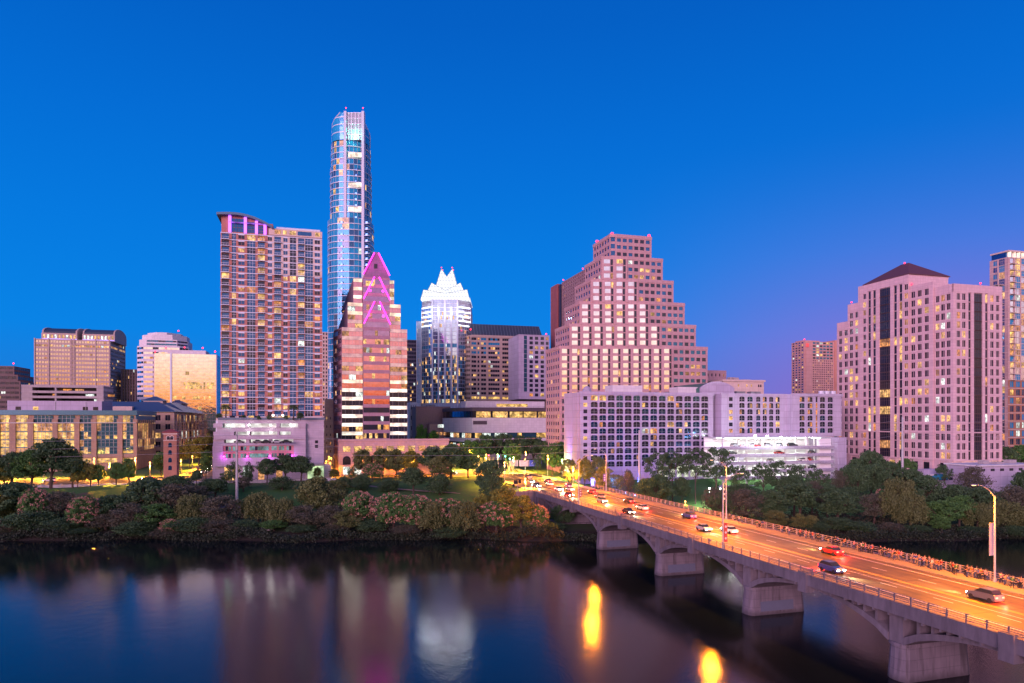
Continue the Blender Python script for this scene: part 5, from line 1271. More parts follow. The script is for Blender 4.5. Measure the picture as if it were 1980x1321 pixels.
# ---- big pink office block with pyramid roof
b = Bld('office_building', 'large pale pink office block with square windows and a dark red pyramid roof', 'office building', 1843, 285, pale, zg=11)
U = lambda px, v=0: b.usolve(px, v)
w = U(1934.5); vA, vB, vC, vD, vE = 9., 20.8, 49.5, 57., 65.
ZA, ZB, ZC = PZ(551, 285), 95.6, 101.; ZD = 93.5; ZE = 85.5
GR = 3.92
zbas = b.zg+8.6; z1 = zbas+GR*2*1.0
def blk(u0, u1, v0, v1, zt): b.mb().prism([b.L(u0, v0), b.L(u1, v0), b.L(u1, v1), b.L(u0, v1)], b.zg-3, zt, pale, roofflat)
blk(0, w, 0, vA-.01, ZA); blk(-.9, w-.5, vA, vB-.01, ZB); blk(-1.8, w-5, vB, vC-.01, ZC); blk(-1.2, w-7, vC, vD-.01, ZD); blk(-.6, w-8, vD, vE, ZE)
def nr_(zt): return int((zt-1.2-zbas)/GR)
def pane_cols(p0, p1, zt, cl, litp):
    n = nr_(zt); z0 = zt-1.2-n*GR
    z0 = zbas; zt2 = zbas+n*GR
    L = (p1-p0).length; d = (p1-p0)/L; nr = Vector((d.y, -d.x)); W = b.mb()
    b.cols(p0, p1, zbas, zt2, n, cl, m=pale, proud=.45, litp=litp, dark=[GD, GDD, GD], slab=plain('bronze_mullion', (.10, .06, .06)), slab_h=.0)
    W.ob(p0, d, nr, -.43, L+.43, -.03, .43, zt2+.002, zt+.5, pale)
    for zz_, k in ((zbas, .75), (zbas+GR*3, .6), (zbas+GR*1.0-.3, .0)):
        if k: W.ob(p0, d, nr, -k+.02, L+k-.02, -.03, k, zz_-.35, zz_+.12, pale)
    # ground storey
    nb = max(1, int(L/5.6))
    for k in range(nb):
        u = L*(k+.5)/nb
        b.item('window', *quad_item(p0, d, nr, u-1.6, u+1.6, .06, b.zg+.3, zbas-1.2), LW if b.rnd.random() < .3 else GDD)
        W.ob(p0, d, nr, L*k/nb-.0, u-1.65, -.03, .44, b.zg-2, zbas-.36, pale); W.ob(p0, d, nr, u+1.65, L*(k+1)/nb, -.03, .44, b.zg-2, zbas-.36, pale)
Lw = w
cs = lambda x: (U(1500+x/2.871))
pane_cols(b.L(0, 0), b.L(w, 0), ZA, [(cs(1010), 2.0, 'win', .68), (cs(1040), 2.0, 'win', .68), (cs(1072), 1.5, 'slit', 1), (cs(1119), 4.6, 'glass', 1), (cs(1165), 1.5, 'slit', 1), (cs(1196), 2.0, 'win', .68), (cs(1227), 1.9, 'win', .68)], .13)
pane_cols(b.L(0, vA), b.L(0, 0), ZA, [(vA-7.2, 1.95, 'win', .68), (vA-4.6, 1.95, 'win', .68), (vA-1.9, 1.95, 'win', .68)], .22)
pane_cols(b.L(-.9, vB), b.L(-.9, vA), ZB, [(2, 2.2, 'win', .68), (5.4, 2.2, 'win', .68), (9.0, 2.2, 'win', .68)], .12)
LCc = vC-vB; vs_ = lambda px: LCc-(b.vsolve(px, -1.8)-vB)
pane_cols(b.L(-1.8, vC), b.L(-1.8, vB), ZC, [(vs_(1673), 2.0, 'win', .62), (vs_(1682.5), 1.7, 'slit', 1), (vs_(1692), 1.7, 'slit', 1), (vs_(1712), 6.4, 'glass', 1), (vs_(1732.5), 1.7, 'slit', 1), (vs_(1743), 1.7, 'slit', 1), (vs_(1753.5), 2.0, 'win', .62)], .24)
pane_cols(b.L(-1.2, vD), b.L(-1.2, vC), ZD, [(1.9, 2.3, 'win', .68), (5.5, 2.3, 'win', .68)], .2)
pane_cols(b.L(-.6, vE), b.L(-.6, vD), ZE, [(1.9, 2.3, 'win', .68), (5.7, 2.3, 'win', .68)], .18)
for (p0, p1, us_) in ((b.L(0, 0), b.L(w, 0), (1.6, w-2.)), (b.L(-1.8, vC), b.L(-1.8, vB), (2.2, LCc-2.4))):
    d = (p1-p0).normalized(); nr = Vector((d.y, -d.x))
    for u in us_:
        zc_ = zbas+GR*2.45; vs = [(p0.x+d.x*(u+.9*math.cos(t))+nr.x*.47, p0.y+d.y*(u+.9*math.cos(t))+nr.y*.47, zc_+1.25*math.sin(t)) for t in [2*math.pi*k/14 for k in range(14)]]
        vs2 = [(x-nr.x*.1, y-nr.y*.1, z) for x, y, z in vs]; M = MB(); M.loft([vs2, vs], wall('medallion_rose', (.42, .28, .27))); b.extra = getattr(b, 'extra', [])+[('medallion', M)]
for u, v, pt in ((-.3, -.6, 0), (8, -.6, 0), (15.8, -.6, 0), (24.5, -.6, 0), (-2.6, 25, 0), (-2.6, 44, 0)):
    l = bpy.data.lights.new('wall_washer', 'POINT'); l.energy = 900; l.color = (1, .72, .35); l.shadow_soft_size = .2; lo = bpy.data.objects.new('wall_washer', l); C.objects.link(lo); lo.location = (*b.L(u, v-.4), 15.5); tag(lo, kind='structure')
    M = MB(); M.ob(b.L(u, v), b.e, b.n, -.2, .2, -.15, .15, 14.9, 15.7, glow('sconce_glow', (1, .8, .45), 6)); b.extra.append(('wall_lamp', M))
hip(b, 'roof', 0, 21.5, vB+1.5, vC-2, ZC+.9, PZ(505, 316), plain('oxblood_roof', (.14, .055, .055), .6), ov=1.0, k=.49)
b.box('roof_base', -.4, 22, vB+1, vC-1.5, ZC, ZC+.9, pale)
b.beacon_at(-.6, vD-1, ZD, .4); b.beacon_at(10.8, (vB+vC)/2, PZ(505, 316)-1.2, .4); b.beacon_at(-.5, vB-.6, ZB, .4); b.beacon_at(w*.6, .6, ZA, .4)
b.finish()

# ---- apartment tower at the right edge
b = Bld('apartment_tower', 'glassy apartment tower with gold lit balconies cut off by the right edge of the photo', 'apartment tower', 1949, 335, wall('apartment_pink', (.58, .40, .38), (2, 1.5)), zg=12)
U = lambda px, v=0: b.usolve(px, v); w = U(2040); T = PZ(497, 335)
b.mb().prism([b.L(0, 0), b.L(w, 0), b.L(w, 9), b.L(0, 9)], b.zg-3, T, b.wallm, roofflat)
zs = PZ(735, 335)
b.cols(b.L(0, 0), b.L(w, 0), zs, T-.3, 20, [(2.2, 2.6, 'balc', .7), (6.0, 3.2, 'glass', 1), (9.6, 2.6, 'glass', 1), (13.4, 3.4, 'balc', 1), (17.5, 3, 'glass', 1), (21.5, 3, 'balc', 1)], litp=.42, slab=cream, slab_h=.3, dark=[GM, GS, GM])
bp = wall('terracotta_brick', (.40, .19, .12), (1, .4))
b.cols(b.L(0, 0), b.L(w, 0), b.zg+8, zs, 9, [(2.2, 2.4, 'win', .7), (6.2, 2.6, 'win', .7), (10, 2.6, 'win', .7), (14, 2.6, 'win', .7), (18, 2.6, 'win', .7)], litp=.2, slab=cream, slab_h=.25, m=bp, dark=[GB, GS])
b.cols(b.L(0, 9), b.L(0, 0), b.zg+8, T-.3, 29, [(6, 3, 'glass', .7), (2.5, 2, 'win', .7)], litp=.3, slab=cream, slab_h=.25, dark=[GB, GS])
for k in range(27): z = b.zg+12+k*3.05; b.box('corner_balcony', -3.4, 0, 2, 5, z, z+.25, cream) if z < PZ(520, 335) else None
b.box('corner_post', -3.4, -3.1, 2, 2.3, b.zg, PZ(518, 335), cream)
b.box('crown', 0, w, 1, 8.5, T, PZ(500, 335)+4, GB); 
gold = lit('gold_wash', (1, .62, .35), 1.1, (.6, .5, .45), lo=.6)
for k in range(9): b.box('gold_light_fin', 1+k*2.9, 1.5+k*2.9, -.5, 1.1, T, PZ(489, 335)+.5, gold)
b.box('cornice', -.4, w, -.7, 9, PZ(489, 335)+.5, PZ(484, 335), cream)
b.finish()

# ---- low lilac pavilions near the right bank
for args in ((1893, 2010, 262, 14, 902, 'low lilac pavilion with a long flat roof at the right edge'), (1782, 1845, 268, 12, 920, 'low lilac pavilion with a curved blue awning below the pink office block')):
    b = simple('pavilion', args[5], 'pavilion', args[0], args[1], args[2], args[3], args[4], lilac, zg=8, done=False)
    b.box('roof', -.8, b.w+.8, -.8, args[3]+.8, b.top, b.top+.45, white)
    for k in range(6): b.item('window', *quad_item(b.o, b.e, -b.n, 1+k*b.w/6.5, 1+k*b.w/6.5+2, .06, b.top-2, b.top-1), GD)
    if args[0] == 1782:
        n = 8; cx0 = b.w*.45
        for nm, mm, r1, zo in (('awning', plain('blue_canvas', (.02, .25, .40), .6), 2.9, 0),):
            b.mb(nm).loft([[(*b.L(cx0+r1*math.cos(math.pi*k/n), -2.5), b.top-1.5+2.2*math.sin(math.pi*k/n)) for k in range(n+1)], [(*b.L(cx0+r1*math.cos(math.pi*k/n), .0), b.top-1.5+2.2*math.sin(math.pi*k/n)) for k in range(n+1)]], mm)
        b.box('planter', b.w*.2, b.w*.7, 2, 6, b.top+.45, b.top+2.2, lilac)
    b.finish()
# ================================================================ TREES
def leafmat(name, lo, hi, tr=.0):
    if name in MC: return MC[name]
    m, nt, p = newmat(name); g = nd(nt, 'ShaderNodeNewGeometry')
    n = noisen(nt, posn(nt), .55, 3)
    f = mathn(nt, 'ADD', mathn(nt, 'MULTIPLY', g.outputs['Random Per Island'], .55), mathn(nt, 'MULTIPLY', n, .5))
    nt.links.new(mixn(nt, f, lo, hi), p.inputs['Base Color']); p.inputs['Roughness'].default_value = .7
    MC[name] = m; return m
bark = plain('bark', (.07, .05, .04), .95, 0, .3)
def leaf_mesh(name, clumps, per, size, mats, seed, spread=.55, droop=0.0, flat=.6):
    rs = np.random.RandomState(seed); P = []
    cs = np.array([c[:3] for c in clumps]); rr = np.array([c[3] for c in clumps]); mi = np.array([c[4] if len(c) > 4 else 0 for c in clumps])
    n = len(cs)*per
    idx = np.repeat(np.arange(len(cs)), per)
    d = rs.normal(size=(n, 3)); d /= np.linalg.norm(d, axis=1)[:, None]
    r = rs.uniform(.35, 1, size=(n, 1))**.6
    pos = cs[idx]+d*r*rr[idx][:, None]*np.array([1, 1, flat])
    if droop: pos[:, 2] -= rs.uniform(0, 1, n)**1.5*droop
    a = rs.normal(size=(n, 3)); a /= np.linalg.norm(a, axis=1)[:, None]
    if droop: a = a*np.array([.4, .4, 1.5]); a /= np.linalg.norm(a, axis=1)[:, None]
    b = np.cross(a, rs.normal(size=(n, 3))); b /= np.linalg.norm(b, axis=1)[:, None]
    s = size*rs.uniform(.6, 1.35, (n, 1))
    q = np.stack([pos-a*s*.5, pos+b*s*.32, pos+a*s*.5, pos-b*s*.32], 1).reshape(-1, 3)
    me = bpy.data.meshes.new(name)
    me.vertices.add(n*4); me.vertices.foreach_set('co', q.ravel()); me.loops.add(n*4); me.loops.foreach_set('vertex_index', np.arange(n*4, dtype=np.int32))
    me.polygons.add(n); me.polygons.foreach_set('loop_start', np.arange(0, n*4, 4, dtype=np.int32)); me.polygons.foreach_set('loop_total', np.full(n, 4, dtype=np.int32))
    for m in mats: me.materials.append(m)
    me.polygons.foreach_set('material_index', mi[idx].astype(np.int32)); me.update(calc_edges=True); me.validate()
    return me
def crown_clumps(rs, n, Rx, z0, z1, r, top=1.0, hollow=.5, lump=.25):
    out = []; nb = rs.randint(5, 8); lobes = [(rs.uniform(0, 6.28), rs.uniform(.6, 1.)) for _ in range(nb)]
    while len(out) < n:
        t = rs.uniform(0, 6.28); u = rs.uniform(-.75, 1)
        rad_ = math.sqrt(max(0, 1-abs(u)**2.2)); k = rs.uniform(hollow, 1)
        lob = 1-lump+lump*max(math.cos(t-a)*b_ for a, b_ in lobes)+rs.uniform(-.08, .08)
        x = Rx*rad_*k*lob*math.cos(t); y = Rx*rad_*k*lob*math.sin(t); z = (z0+z1)/2+(z1-z0)/2*u*(.8+.2*k)*(1-.12*rs.uniform())
        out.append((x, y, z, r*rs.uniform(.65, 1.25), 0))
    return out
def trunk_mesh(name, rs, H, Rx, z0, r, limbs=7, lean=.05):
    M = MB(); 
    top = H*.62; pts = [(0, 0, -1.0), (lean*H*.2, 0, z0*.6), (lean*H*.5, lean*H*.2, z0), (lean*H*.6, lean*H*.3, top)]
    M.tube(pts, [r*1.35, r, r*.85, r*.25], bark, 7)
    for k in range(limbs):
        a = 2*math.pi*k/limbs+rs.uniform(-.4, .4); h = z0*rs.uniform(.7, 1.2); e = Rx*rs.uniform(.5, .85)
        c = pts[2]; s = (c[0]*.7, c[1]*.7, h)
        mid = (e*.45*math.cos(a), e*.45*math.sin(a), h+(H-h)*.32); end = (e*math.cos(a), e*math.sin(a), h+(H-h)*rs.uniform(.5, .8))
        M.tube([s, mid, end], [r*.5, r*.3, r*.07], bark, 5)
        for j in range(2):
            a2 = a+rs.uniform(-.9, .9); M.tube([mid, (mid[0]+e*.4*math.cos(a2), mid[1]+e*.4*math.sin(a2), mid[2]+(H-h)*rs.uniform(.2, .45))], [r*.2, r*.05], bark, 4)
    me = bpy.data.meshes.new(name); me.from_pydata(M.v, [], M.f); me.materials.append(bark); me.update(); return me
PROTO = {}
# canonical tree: 9 m tall, crown radius 4.5 m
def proto(kind, variants, n, per, size, mats, z0, cr, hollow=.5, droop=0, flat=.7, r=.22, limbs=7, extra=None, spread=0, lump=.25, trunk_z=None):
    L_ = []
    for v in range(variants):
        rs = np.random.RandomState(hash(kind) % 1000 if 0 else sum(map(ord, kind))*7+v*31)
        cl = crown_clumps(rs, n, 4.5-cr*.6, z0+cr*.4, 9-cr*.5, cr, hollow=hollow, lump=lump)
        me = leaf_mesh(kind+'_crown', cl, per, size, mats, 100+v, droop=droop, flat=flat)
        tm = trunk_mesh(kind+'_trunk', rs, 9, 4.5, (trunk_z if trunk_z is not None else max(z0, .6)+1.0), r, limbs)
        fm = None
        if extra:
            cl2 = [c for c in crown_clumps(rs, extra[0], 4.6-cr*.35, z0+cr*.2, 9.1-cr*.2, extra[1], hollow=.86, lump=lump)]
            fm = leaf_mesh(kind+'_pods', cl2, extra[2], extra[3], [extra[4]], 300+v, flat=.9)
        L_.append((me, tm, fm))
    PROTO[kind] = L_
oakm = leafmat('leaf_dark_green', (.018, .052, .020), (.080, .165, .058)); brt = leafmat('leaf_green', (.026, .090, .020), (.10, .24, .05))
olv = leafmat('leaf_olive', (.05, .075, .022), (.17, .21, .06)); amb = leafmat('leaf_amber', (.085, .095, .014), (.25, .26, .035))
prp = leafmat('leaf_plum', (.040, .046, .028), (.14, .14, .085)); pod = leafmat('pods_rose', (.28, .13, .09), (.62, .34, .25)); wil = leafmat('leaf_willow', (.05, .075, .020), (.14, .17, .05))
proto('oak', 4, 105, 85, .34, [oakm], 2.0, .85, lump=.45, hollow=.42); proto('green', 3, 100, 85, .34, [brt], 1.5, .85, lump=.42, hollow=.42)
proto('olive', 3, 105, 85, .33, [olv], 1.2, .9, lump=.4, hollow=.42); proto('amber', 3, 100, 82, .33, [amb], 1.6, .85, lump=.4, hollow=.42)
proto('plum', 3, 120, 52, .28, [prp], .9, .95, hollow=.3, limbs=10); proto('pod', 3, 100, 80, .34, [brt], .8, 1.2, extra=(190, .36, 14, .26, pod), lump=.4)
proto('willow', 2, 95, 110, .34, [wil], 2.5, .85, droop=2.6, flat=.8); proto('open', 2, 50, 70, .30, [oakm], 3.4, .85, hollow=.6, flat=.5, r=.13, limbs=9)
proto('shrub', 3, 75, 100, .38, [oakm], -.3, 1.5, trunk_z=.5, limbs=4); proto('plumshrub', 2, 75, 70, .32, [prp], -.3, 1.4, trunk_z=.5, limbs=6)
proto('cone', 1, 70, 50, .40, [oakm], .8, 1.0)
DESC = {'oak': 'dark round oak', 'green': 'leafy green tree', 'olive': 'olive green tree', 'amber': 'amber lit tree', 'plum': 'sparse plum brown tree', 'pod': 'rosy podded tree',
        'willow': 'drooping willow', 'open': 'open branched tree', 'shrub': 'dark rounded bush', 'plumshrub': 'mauve brown bush', 'cone': 'small upright tree'}
TCOUNT = {}; TREES = []
def tree(kind, px, D, top, half, place, group, base=None, lift=0):
    """px column, D distance, top row, half width in px of the 1980 px photo"""
    TREES.append((kind, px, D, top, half, place, group, base))
def plant_all():
    TREES.sort(key=lambda t: t[1]); cnt = {}
    tot = {}
    for t in TREES: tot[(t[0], t[5])] = tot.get((t[0], t[5]), 0)+1
    used = {}; first = {}
    for kind, px, D, top, half, place, group, base in TREES:
        x = PX(px, D); z = ground(x, D) if base is None else base
        z = z+.0; H = max(1.5, PZ(top, D)-z); rx = half*D/F*1.08
        key = (kind, place); cnt[key] = cnt.get(key, 0)+1
        lab = '%s %s' % (DESC[kind], place) if tot[key] == 1 else '%s %s from the left %s' % (ordinal(cnt[key]), DESC[kind], place)
        v = R.randrange(len(PROTO[kind])); me, tm, fm = PROTO[kind][v]
        nm = 'bush' if 'shrub' in kind else ('willow_tree' if kind == 'willow' else 'oak_tree' if kind == 'oak' else 'tree')
        root = empty(nm, (x, D, z), lab.replace('pods of', 'pods of'), 'bush' if 'shrub' in kind else 'tree', group, rz=R.uniform(0, 6.28)); root.scale = (rx/4.5, rx/4.5, H/9)
        for part, m_ in (('trunk', tm), ('crown', me), ('seed_pods', fm)):
            if m_ is None: continue
            o = bpy.data.objects.new(part, m_); C.objects.link(o); o.parent = root
BL, PB = 'on the waterline left of the bridge', 'bushes and trees on the left river bank'
for k, px, D, top, h in [('olive', -20, 215, 950, 45), ('oak', 30, 219, 930, 55), ('pod', 68, 216, 942, 34), ('shrub', 60, 212, 985, 48), ('plum', 118, 219, 945, 42), ('plumshrub', 20, 211, 1000, 40), ('pod', 165, 213, 957, 33), ('shrub', 120, 211, 1000, 40),
    ('plum', 205, 213, 992, 36), ('oak', 215, 219, 955, 45), ('plum', 250, 213, 970, 45), ('shrub', 262, 211, 1005, 40), ('oak', 285, 224, 925, 52), ('green', 300, 216, 972, 42), ('pod', 330, 211.5, 1003, 24), ('plum', 335, 224, 930, 50), ('willow', 372, 219, 952, 36), ('shrub', 372, 212, 1000, 45),
    ('plum', 425, 216, 955, 48), ('plumshrub', 430, 211.5, 1003, 45), ('shrub', 470, 213, 1005, 30), ('willow', 500, 221, 950, 40), ('willow', 545, 217, 960, 34), ('green', 530, 212, 1005, 30), ('plum', 585, 215, 975, 42), ('olive', 615, 226, 918, 48), ('plum', 640, 214, 975, 36), ('olive', 672, 212.5, 985, 32), ('plumshrub', 650, 211, 1012, 28),
    ('pod', 695, 218, 948, 38), ('shrub', 718, 213, 1005, 36), ('pod', 760, 215, 950, 42), ('pod', 805, 214, 955, 40), ('willow', 835, 212, 965, 36), ('pod', 862, 215, 962, 40), ('willow', 900, 212, 965, 40), ('amber', 935, 216, 955, 38), ('pod', 960, 211.5, 968, 42), ('amber', 975, 215, 938, 40), ('amber', 1008, 212, 955, 34), ('pod', 1040, 213, 975, 26), ('plumshrub', 785, 210.6, 1015, 35), ('shrub', 1088, 222, 975, 24), ('shrub', 1070, 215, 1010, 26), ('shrub', 580, 210.8, 1015, 34), ('shrub', 870, 210.8, 1018, 40), ('shrub', 160, 210.6, 1020, 36), ('plumshrub', 320, 210.6, 1020, 36)]:
    tree(k, px, D, top, h, BL, PB)
ML, PM = 'on the lawn behind the left bank', 'trees in the riverside park'
for k, px, D, top, h in [('oak', 285, 244, 922, 40), ('oak', 345, 247, 918, 38), ('oak', 415, 247, 925, 30), ('plum', 375, 240, 935, 42), ('shrub', 545, 262, 920, 24), ('oak', 610, 250, 925, 45), ('olive', 650, 246, 925, 30), ('shrub', 668, 268, 920, 14), ('shrub', 700, 266, 915, 22), ('shrub', 752, 265, 925, 22), ('pod', 720, 285, 896, 24),
    ('oak', 800, 262, 902, 32), ('shrub', 850, 264, 915, 26), ('oak', 948, 258, 888, 34), ('oak', 950, 250, 915, 26), ('plum', 470, 258, 920, 20), ('shrub', 405, 262, 925, 22)]:
    tree(k, px, D, top, h, ML, PM)
def snap(px, D):
    if px > 262: return D
    d0 = 277+.28*(PX(px, 276)+175); return d0-17.5 if D < d0 else d0+17.5
SL, PS = 'lining the riverside street', 'trees lining the riverside street'
for k, px, D, top, h in [('oak', 22, 262, 872, 34), ('green', 60, 258, 866, 38), ('oak', 98, 252, 845, 48), ('oak', 140, 262, 868, 30), ('amber', 175, 273, 896, 20), ('green', 190, 268, 897, 18), ('green', 225, 274, 892, 18), ('green', 250, 280, 884, 20), ('amber', 238, 282, 897, 18), ('amber', 8, 266, 890, 22), ('oak', -25, 262, 870, 36), ('amber', 150, 272, 905, 16),
    ('green', 312, 298, 872, 18), ('amber', 346, 322, 858, 13), ('amber', 366, 345, 850, 13), ('amber', 385, 345, 842, 18), ('green', 398, 290, 868, 14), ('oak', 380, 266, 908, 13), ('cone', 438, 275, 910, 14), ('cone', 452, 272, 889, 14), ('cone', 482, 276, 890, 10), ('cone', 478, 268, 905, 14),
    ('oak', 516, 272, 884, 20), ('oak', 552, 278, 877, 30), ('oak', 582, 280, 879, 28), ('amber', 614, 290, 903, 10), ('amber', 646, 292, 908, 14), ('cone', 680, 286, 900, 10), ('amber', 402, 355, 838, 14)]:
    tree(k, px, snap(px, D), top, h, SL, PS)
CL, PC = 'in front of the arcaded podium', 'street trees in front of the arcaded podium'
for k, px, D, top, h in [('olive', 702, 300, 866, 24), ('olive', 740, 302, 864, 24), ('amber', 795, 300, 868, 24), ('olive', 765, 301, 866, 22), ('oak', 835, 300, 860, 30), ('oak', 872, 298, 856, 34), ('oak', 905, 300, 875, 24), ('olive', 850, 290, 880, 28), ('green', 815, 385, 818, 14), ('green', 838, 380, 830, 14)]:
    tree(k, px, D, top, h, CL, PC)
XL, PXX = 'around the crossroads at the bridge head', 'trees around the crossroads'
for k, px, D, top, h in [('green', 905, 352, 848, 22), ('oak', 940, 362, 838, 28), ('oak', 972, 366, 835, 28), ('green', 990, 340, 856, 20), ('oak', 1030, 362, 842, 34), ('oak', 1062, 350, 848, 26), ('green', 1068, 312, 856, 22), ('green', 1085, 322, 852, 26), ('green', 925, 342, 862, 20), ('oak', 1005, 372, 840, 24), ('cone', 1040, 318, 878, 10)]:
    tree(k, px, D, top, h, XL, PXX)
HL, PH = 'between the bridge and the white hotel', 'trees between the bridge and the hotel'
for k, px, D, top, h in [('olive', 1100, 277, 884, 20), ('amber', 1130, 274, 882, 20), ('olive', 1155, 274, 880, 26), ('amber', 1168, 264, 900, 22), ('olive', 1190, 262, 915, 24), ('open', 1272, 262, 872, 34), ('open', 1300, 258, 868, 32), ('open', 1345, 256, 864, 36), ('open', 1385, 254, 862, 40), ('plum', 1215, 258, 905, 16), ('oak', 1275, 248, 915, 38), ('oak', 1318, 252, 920, 20), ('open', 1430, 250, 898, 22), ('oak', 1250, 252, 922, 28)]:
    tree(k, px, D, top, h, HL, PH)
GL, PG = 'in front of the white lit garage', 'trees in front of the lit garage'
for k, px, D, top, h in [('open', 1475, 250, 892, 24), ('open', 1505, 248, 888, 28), ('open', 1545, 250, 895, 26), ('open', 1585, 252, 903, 20), ('plum', 1622, 252, 905, 18), ('oak', 1535, 240, 915, 36), ('oak', 1430, 240, 934, 44), ('plum', 1570, 238, 925, 26), ('oak', 1600, 238, 935, 34), ('oak', 1655, 252, 895, 30), ('oak', 1640, 244, 940, 30)]:
    tree(k, px, D, top, h, GL, PG)
RL, PR_ = 'on the right river bank', 'trees and bushes on the right river bank'
for k, px, D, top, h in [('plum', 1385, 224, 940, 36), ('oak', 1395, 222, 950, 30), ('plum', 1440, 222, 942, 46), ('oak', 1490, 224, 945, 36), ('oak', 1545, 226, 930, 46), ('olive', 1500, 216, 985, 26), ('olive', 1545, 213, 992, 18), ('olive', 1568, 213, 995, 16), ('oak', 1620, 222, 945, 44), ('shrub', 1620, 213, 1000, 34), ('shrub', 1665, 211, 1008, 34), ('plum', 1690, 224, 950, 34), ('willow', 1738, 220, 918, 36), ('pod', 1705, 232, 945, 20), ('willow', 1760, 216, 950, 34), ('plumshrub', 1722, 211.5, 1010, 26), ('oak', 1790, 236, 915, 34),
    ('green', 1820, 215, 965, 42), ('green', 1855, 218, 955, 34), ('green', 1822, 211, 1000, 24), ('willow', 1890, 216, 970, 36), ('willow', 1945, 216, 965, 40), ('oak', 1905, 224, 940, 42), ('plum', 1960, 222, 935, 44), ('willow', 1990, 214, 980, 38), ('pod', 1800, 240, 938, 16), ('oak', 1850, 232, 935, 40), ('shrub', 1775, 211.5, 1015, 26), ('shrub', 1880, 211.5, 1018, 30), ('shrub', 1960, 211.5, 1015, 30), ('willow', 2040, 218, 955, 40), ('shrub', 1580, 212, 1010, 26)]:
    tree(k, px, D, top, h, RL, PR_)
QL, PQ = 'beside the pink office block', 'trees beside the pink office block'
for k, px, D, top, h in [('oak', 1685, 266, 868, 34), ('oak', 1660, 270, 885, 26), ('oak', 1720, 262, 890, 34), ('green', 1752, 272, 884, 24), ('oak', 1765, 256, 905, 28), ('open', 1825, 266, 896, 18), ('plum', 1882, 252, 898, 34), ('oak', 1945, 300, 862, 26), ('green', 1975, 310, 858, 26), ('oak', 1985, 250, 905, 34), ('oak', 1700, 254, 895, 30), ('oak', 1640, 262, 900, 22)]:
    tree(k, px, D, top, h, QL, PQ)
plant_all()

# palms on the podium terrace
palm_leaf = leafmat('palm_frond', (.03, .06, .02), (.09, .14, .05))
def palm(px, D, base, H, label):
    x = PX(px, D); root = empty('palm_tree', (x, D, base), label, 'palm tree', 'palms on the podium terrace')
    M = MB(); M.tube([(0, 0, -.3), (.1, 0, H*.5), (0, .1, H)], [.38, .30, .26], bark, 8); o = M.build('trunk'); o.parent = root
    M = MB()
    for k in range(34):
        a = k*2.4; up = R.uniform(-.5, 1.1); L_ = R.uniform(2.2, 3.0); n = 6; d = Vector((math.cos(a), math.sin(a), 0)); s = Vector((-d.y, d.x, 0)); P = []
        for j in range(n+1):
            t = j/n; P.append(Vector((0, .1, H))+d*L_*t+Vector((0, 0, up*L_*.55*t-1.5*t*t*L_*.45)))
        for j in range(n):
            for sgn in (-1, 1):
                w_ = .55*math.sin(math.pi*(j+.7)/(n+.7)); q = (P[j]+P[j+1])/2+s*sgn*w_+Vector((0, 0, -.3*w_))
                M.add([P[j], P[j+1], q+d*.25, q], [(0, 1, 2, 3)], palm_leaf)
    o = M.build('fronds'); o.parent = root
palm(436.5, 290, PZ(811, 290), 6.0, 'left palm tree on the garage podium terrace'); palm(567.5, 292, PZ(811, 292), 6.0, 'right palm tree on the garage podium terrace')
for i, (px, rr) in enumerate(((424, 1.5), (472, 1.1), (520, 1.1), (553, 1.0), (581, 1.7), (500, .9))):
    D = 289; z = PZ(811.5, D); root = empty('planter_bush', (PX(px, D), D, z), '%s clipped bush from the left on the garage podium terrace' % ordinal(i+1), 'bush', 'terrace bushes'); root.scale = (rr/4.5*1.1, rr/4.5*1.1, rr*1.9/9)
    me, tm, _ = PROTO['shrub'][i % 3]
    for part, m_ in (('stem', tm), ('leaves', me)): o = bpy.data.objects.new(part, m_); C.objects.link(o); o.parent = root
# reeds at the waterline (uncountable)
rs = np.random.RandomState(5); cl = [(x, 206.9-2.3*math.sin(x*.07)-1.3*math.sin(x*.19+1)+rs.uniform(-1.2, 3.0), .8+(1.6*max(0, math.sin(x*.21)+math.sin(x*.083+1)))*rs.uniform(.2, 1), 1.6) for x in np.arange(-190, 30, .33)]+[(x, 206.9-2.3*math.sin(x*.07)-1.3*math.sin(x*.19+1)+rs.uniform(-1.2, 3.0), .8+rs.uniform(-.3, 1.6), 1.6) for x in np.arange(60, 190, .36)]
me = leaf_mesh('undergrowth', cl, 42, .5, [leafmat('undergrowth_leaf', (.008, .018, .009), (.030, .050, .022))], 9, flat=.9); o = bpy.data.objects.new('undergrowth', me); C.objects.link(o); tag(o, kind='stuff')
cl = []
for k in range(900):
    x = rs.uniform(-240, 210); y = rs.uniform(212, 246); 
    if 0 < x < 60 and y < 262: continue
    cl.append((x, y, ground(x, y)+.5, rs.uniform(.9, 2.2)))
me = leaf_mesh('ground_cover', cl, 60, .55, [leafmat('undergrowth_leaf2', (.018, .024, .012), (.06, .06, .03))], 19, flat=.7); o = bpy.data.objects.new('ground_cover_plants', me); C.objects.link(o); tag(o, kind='stuff')

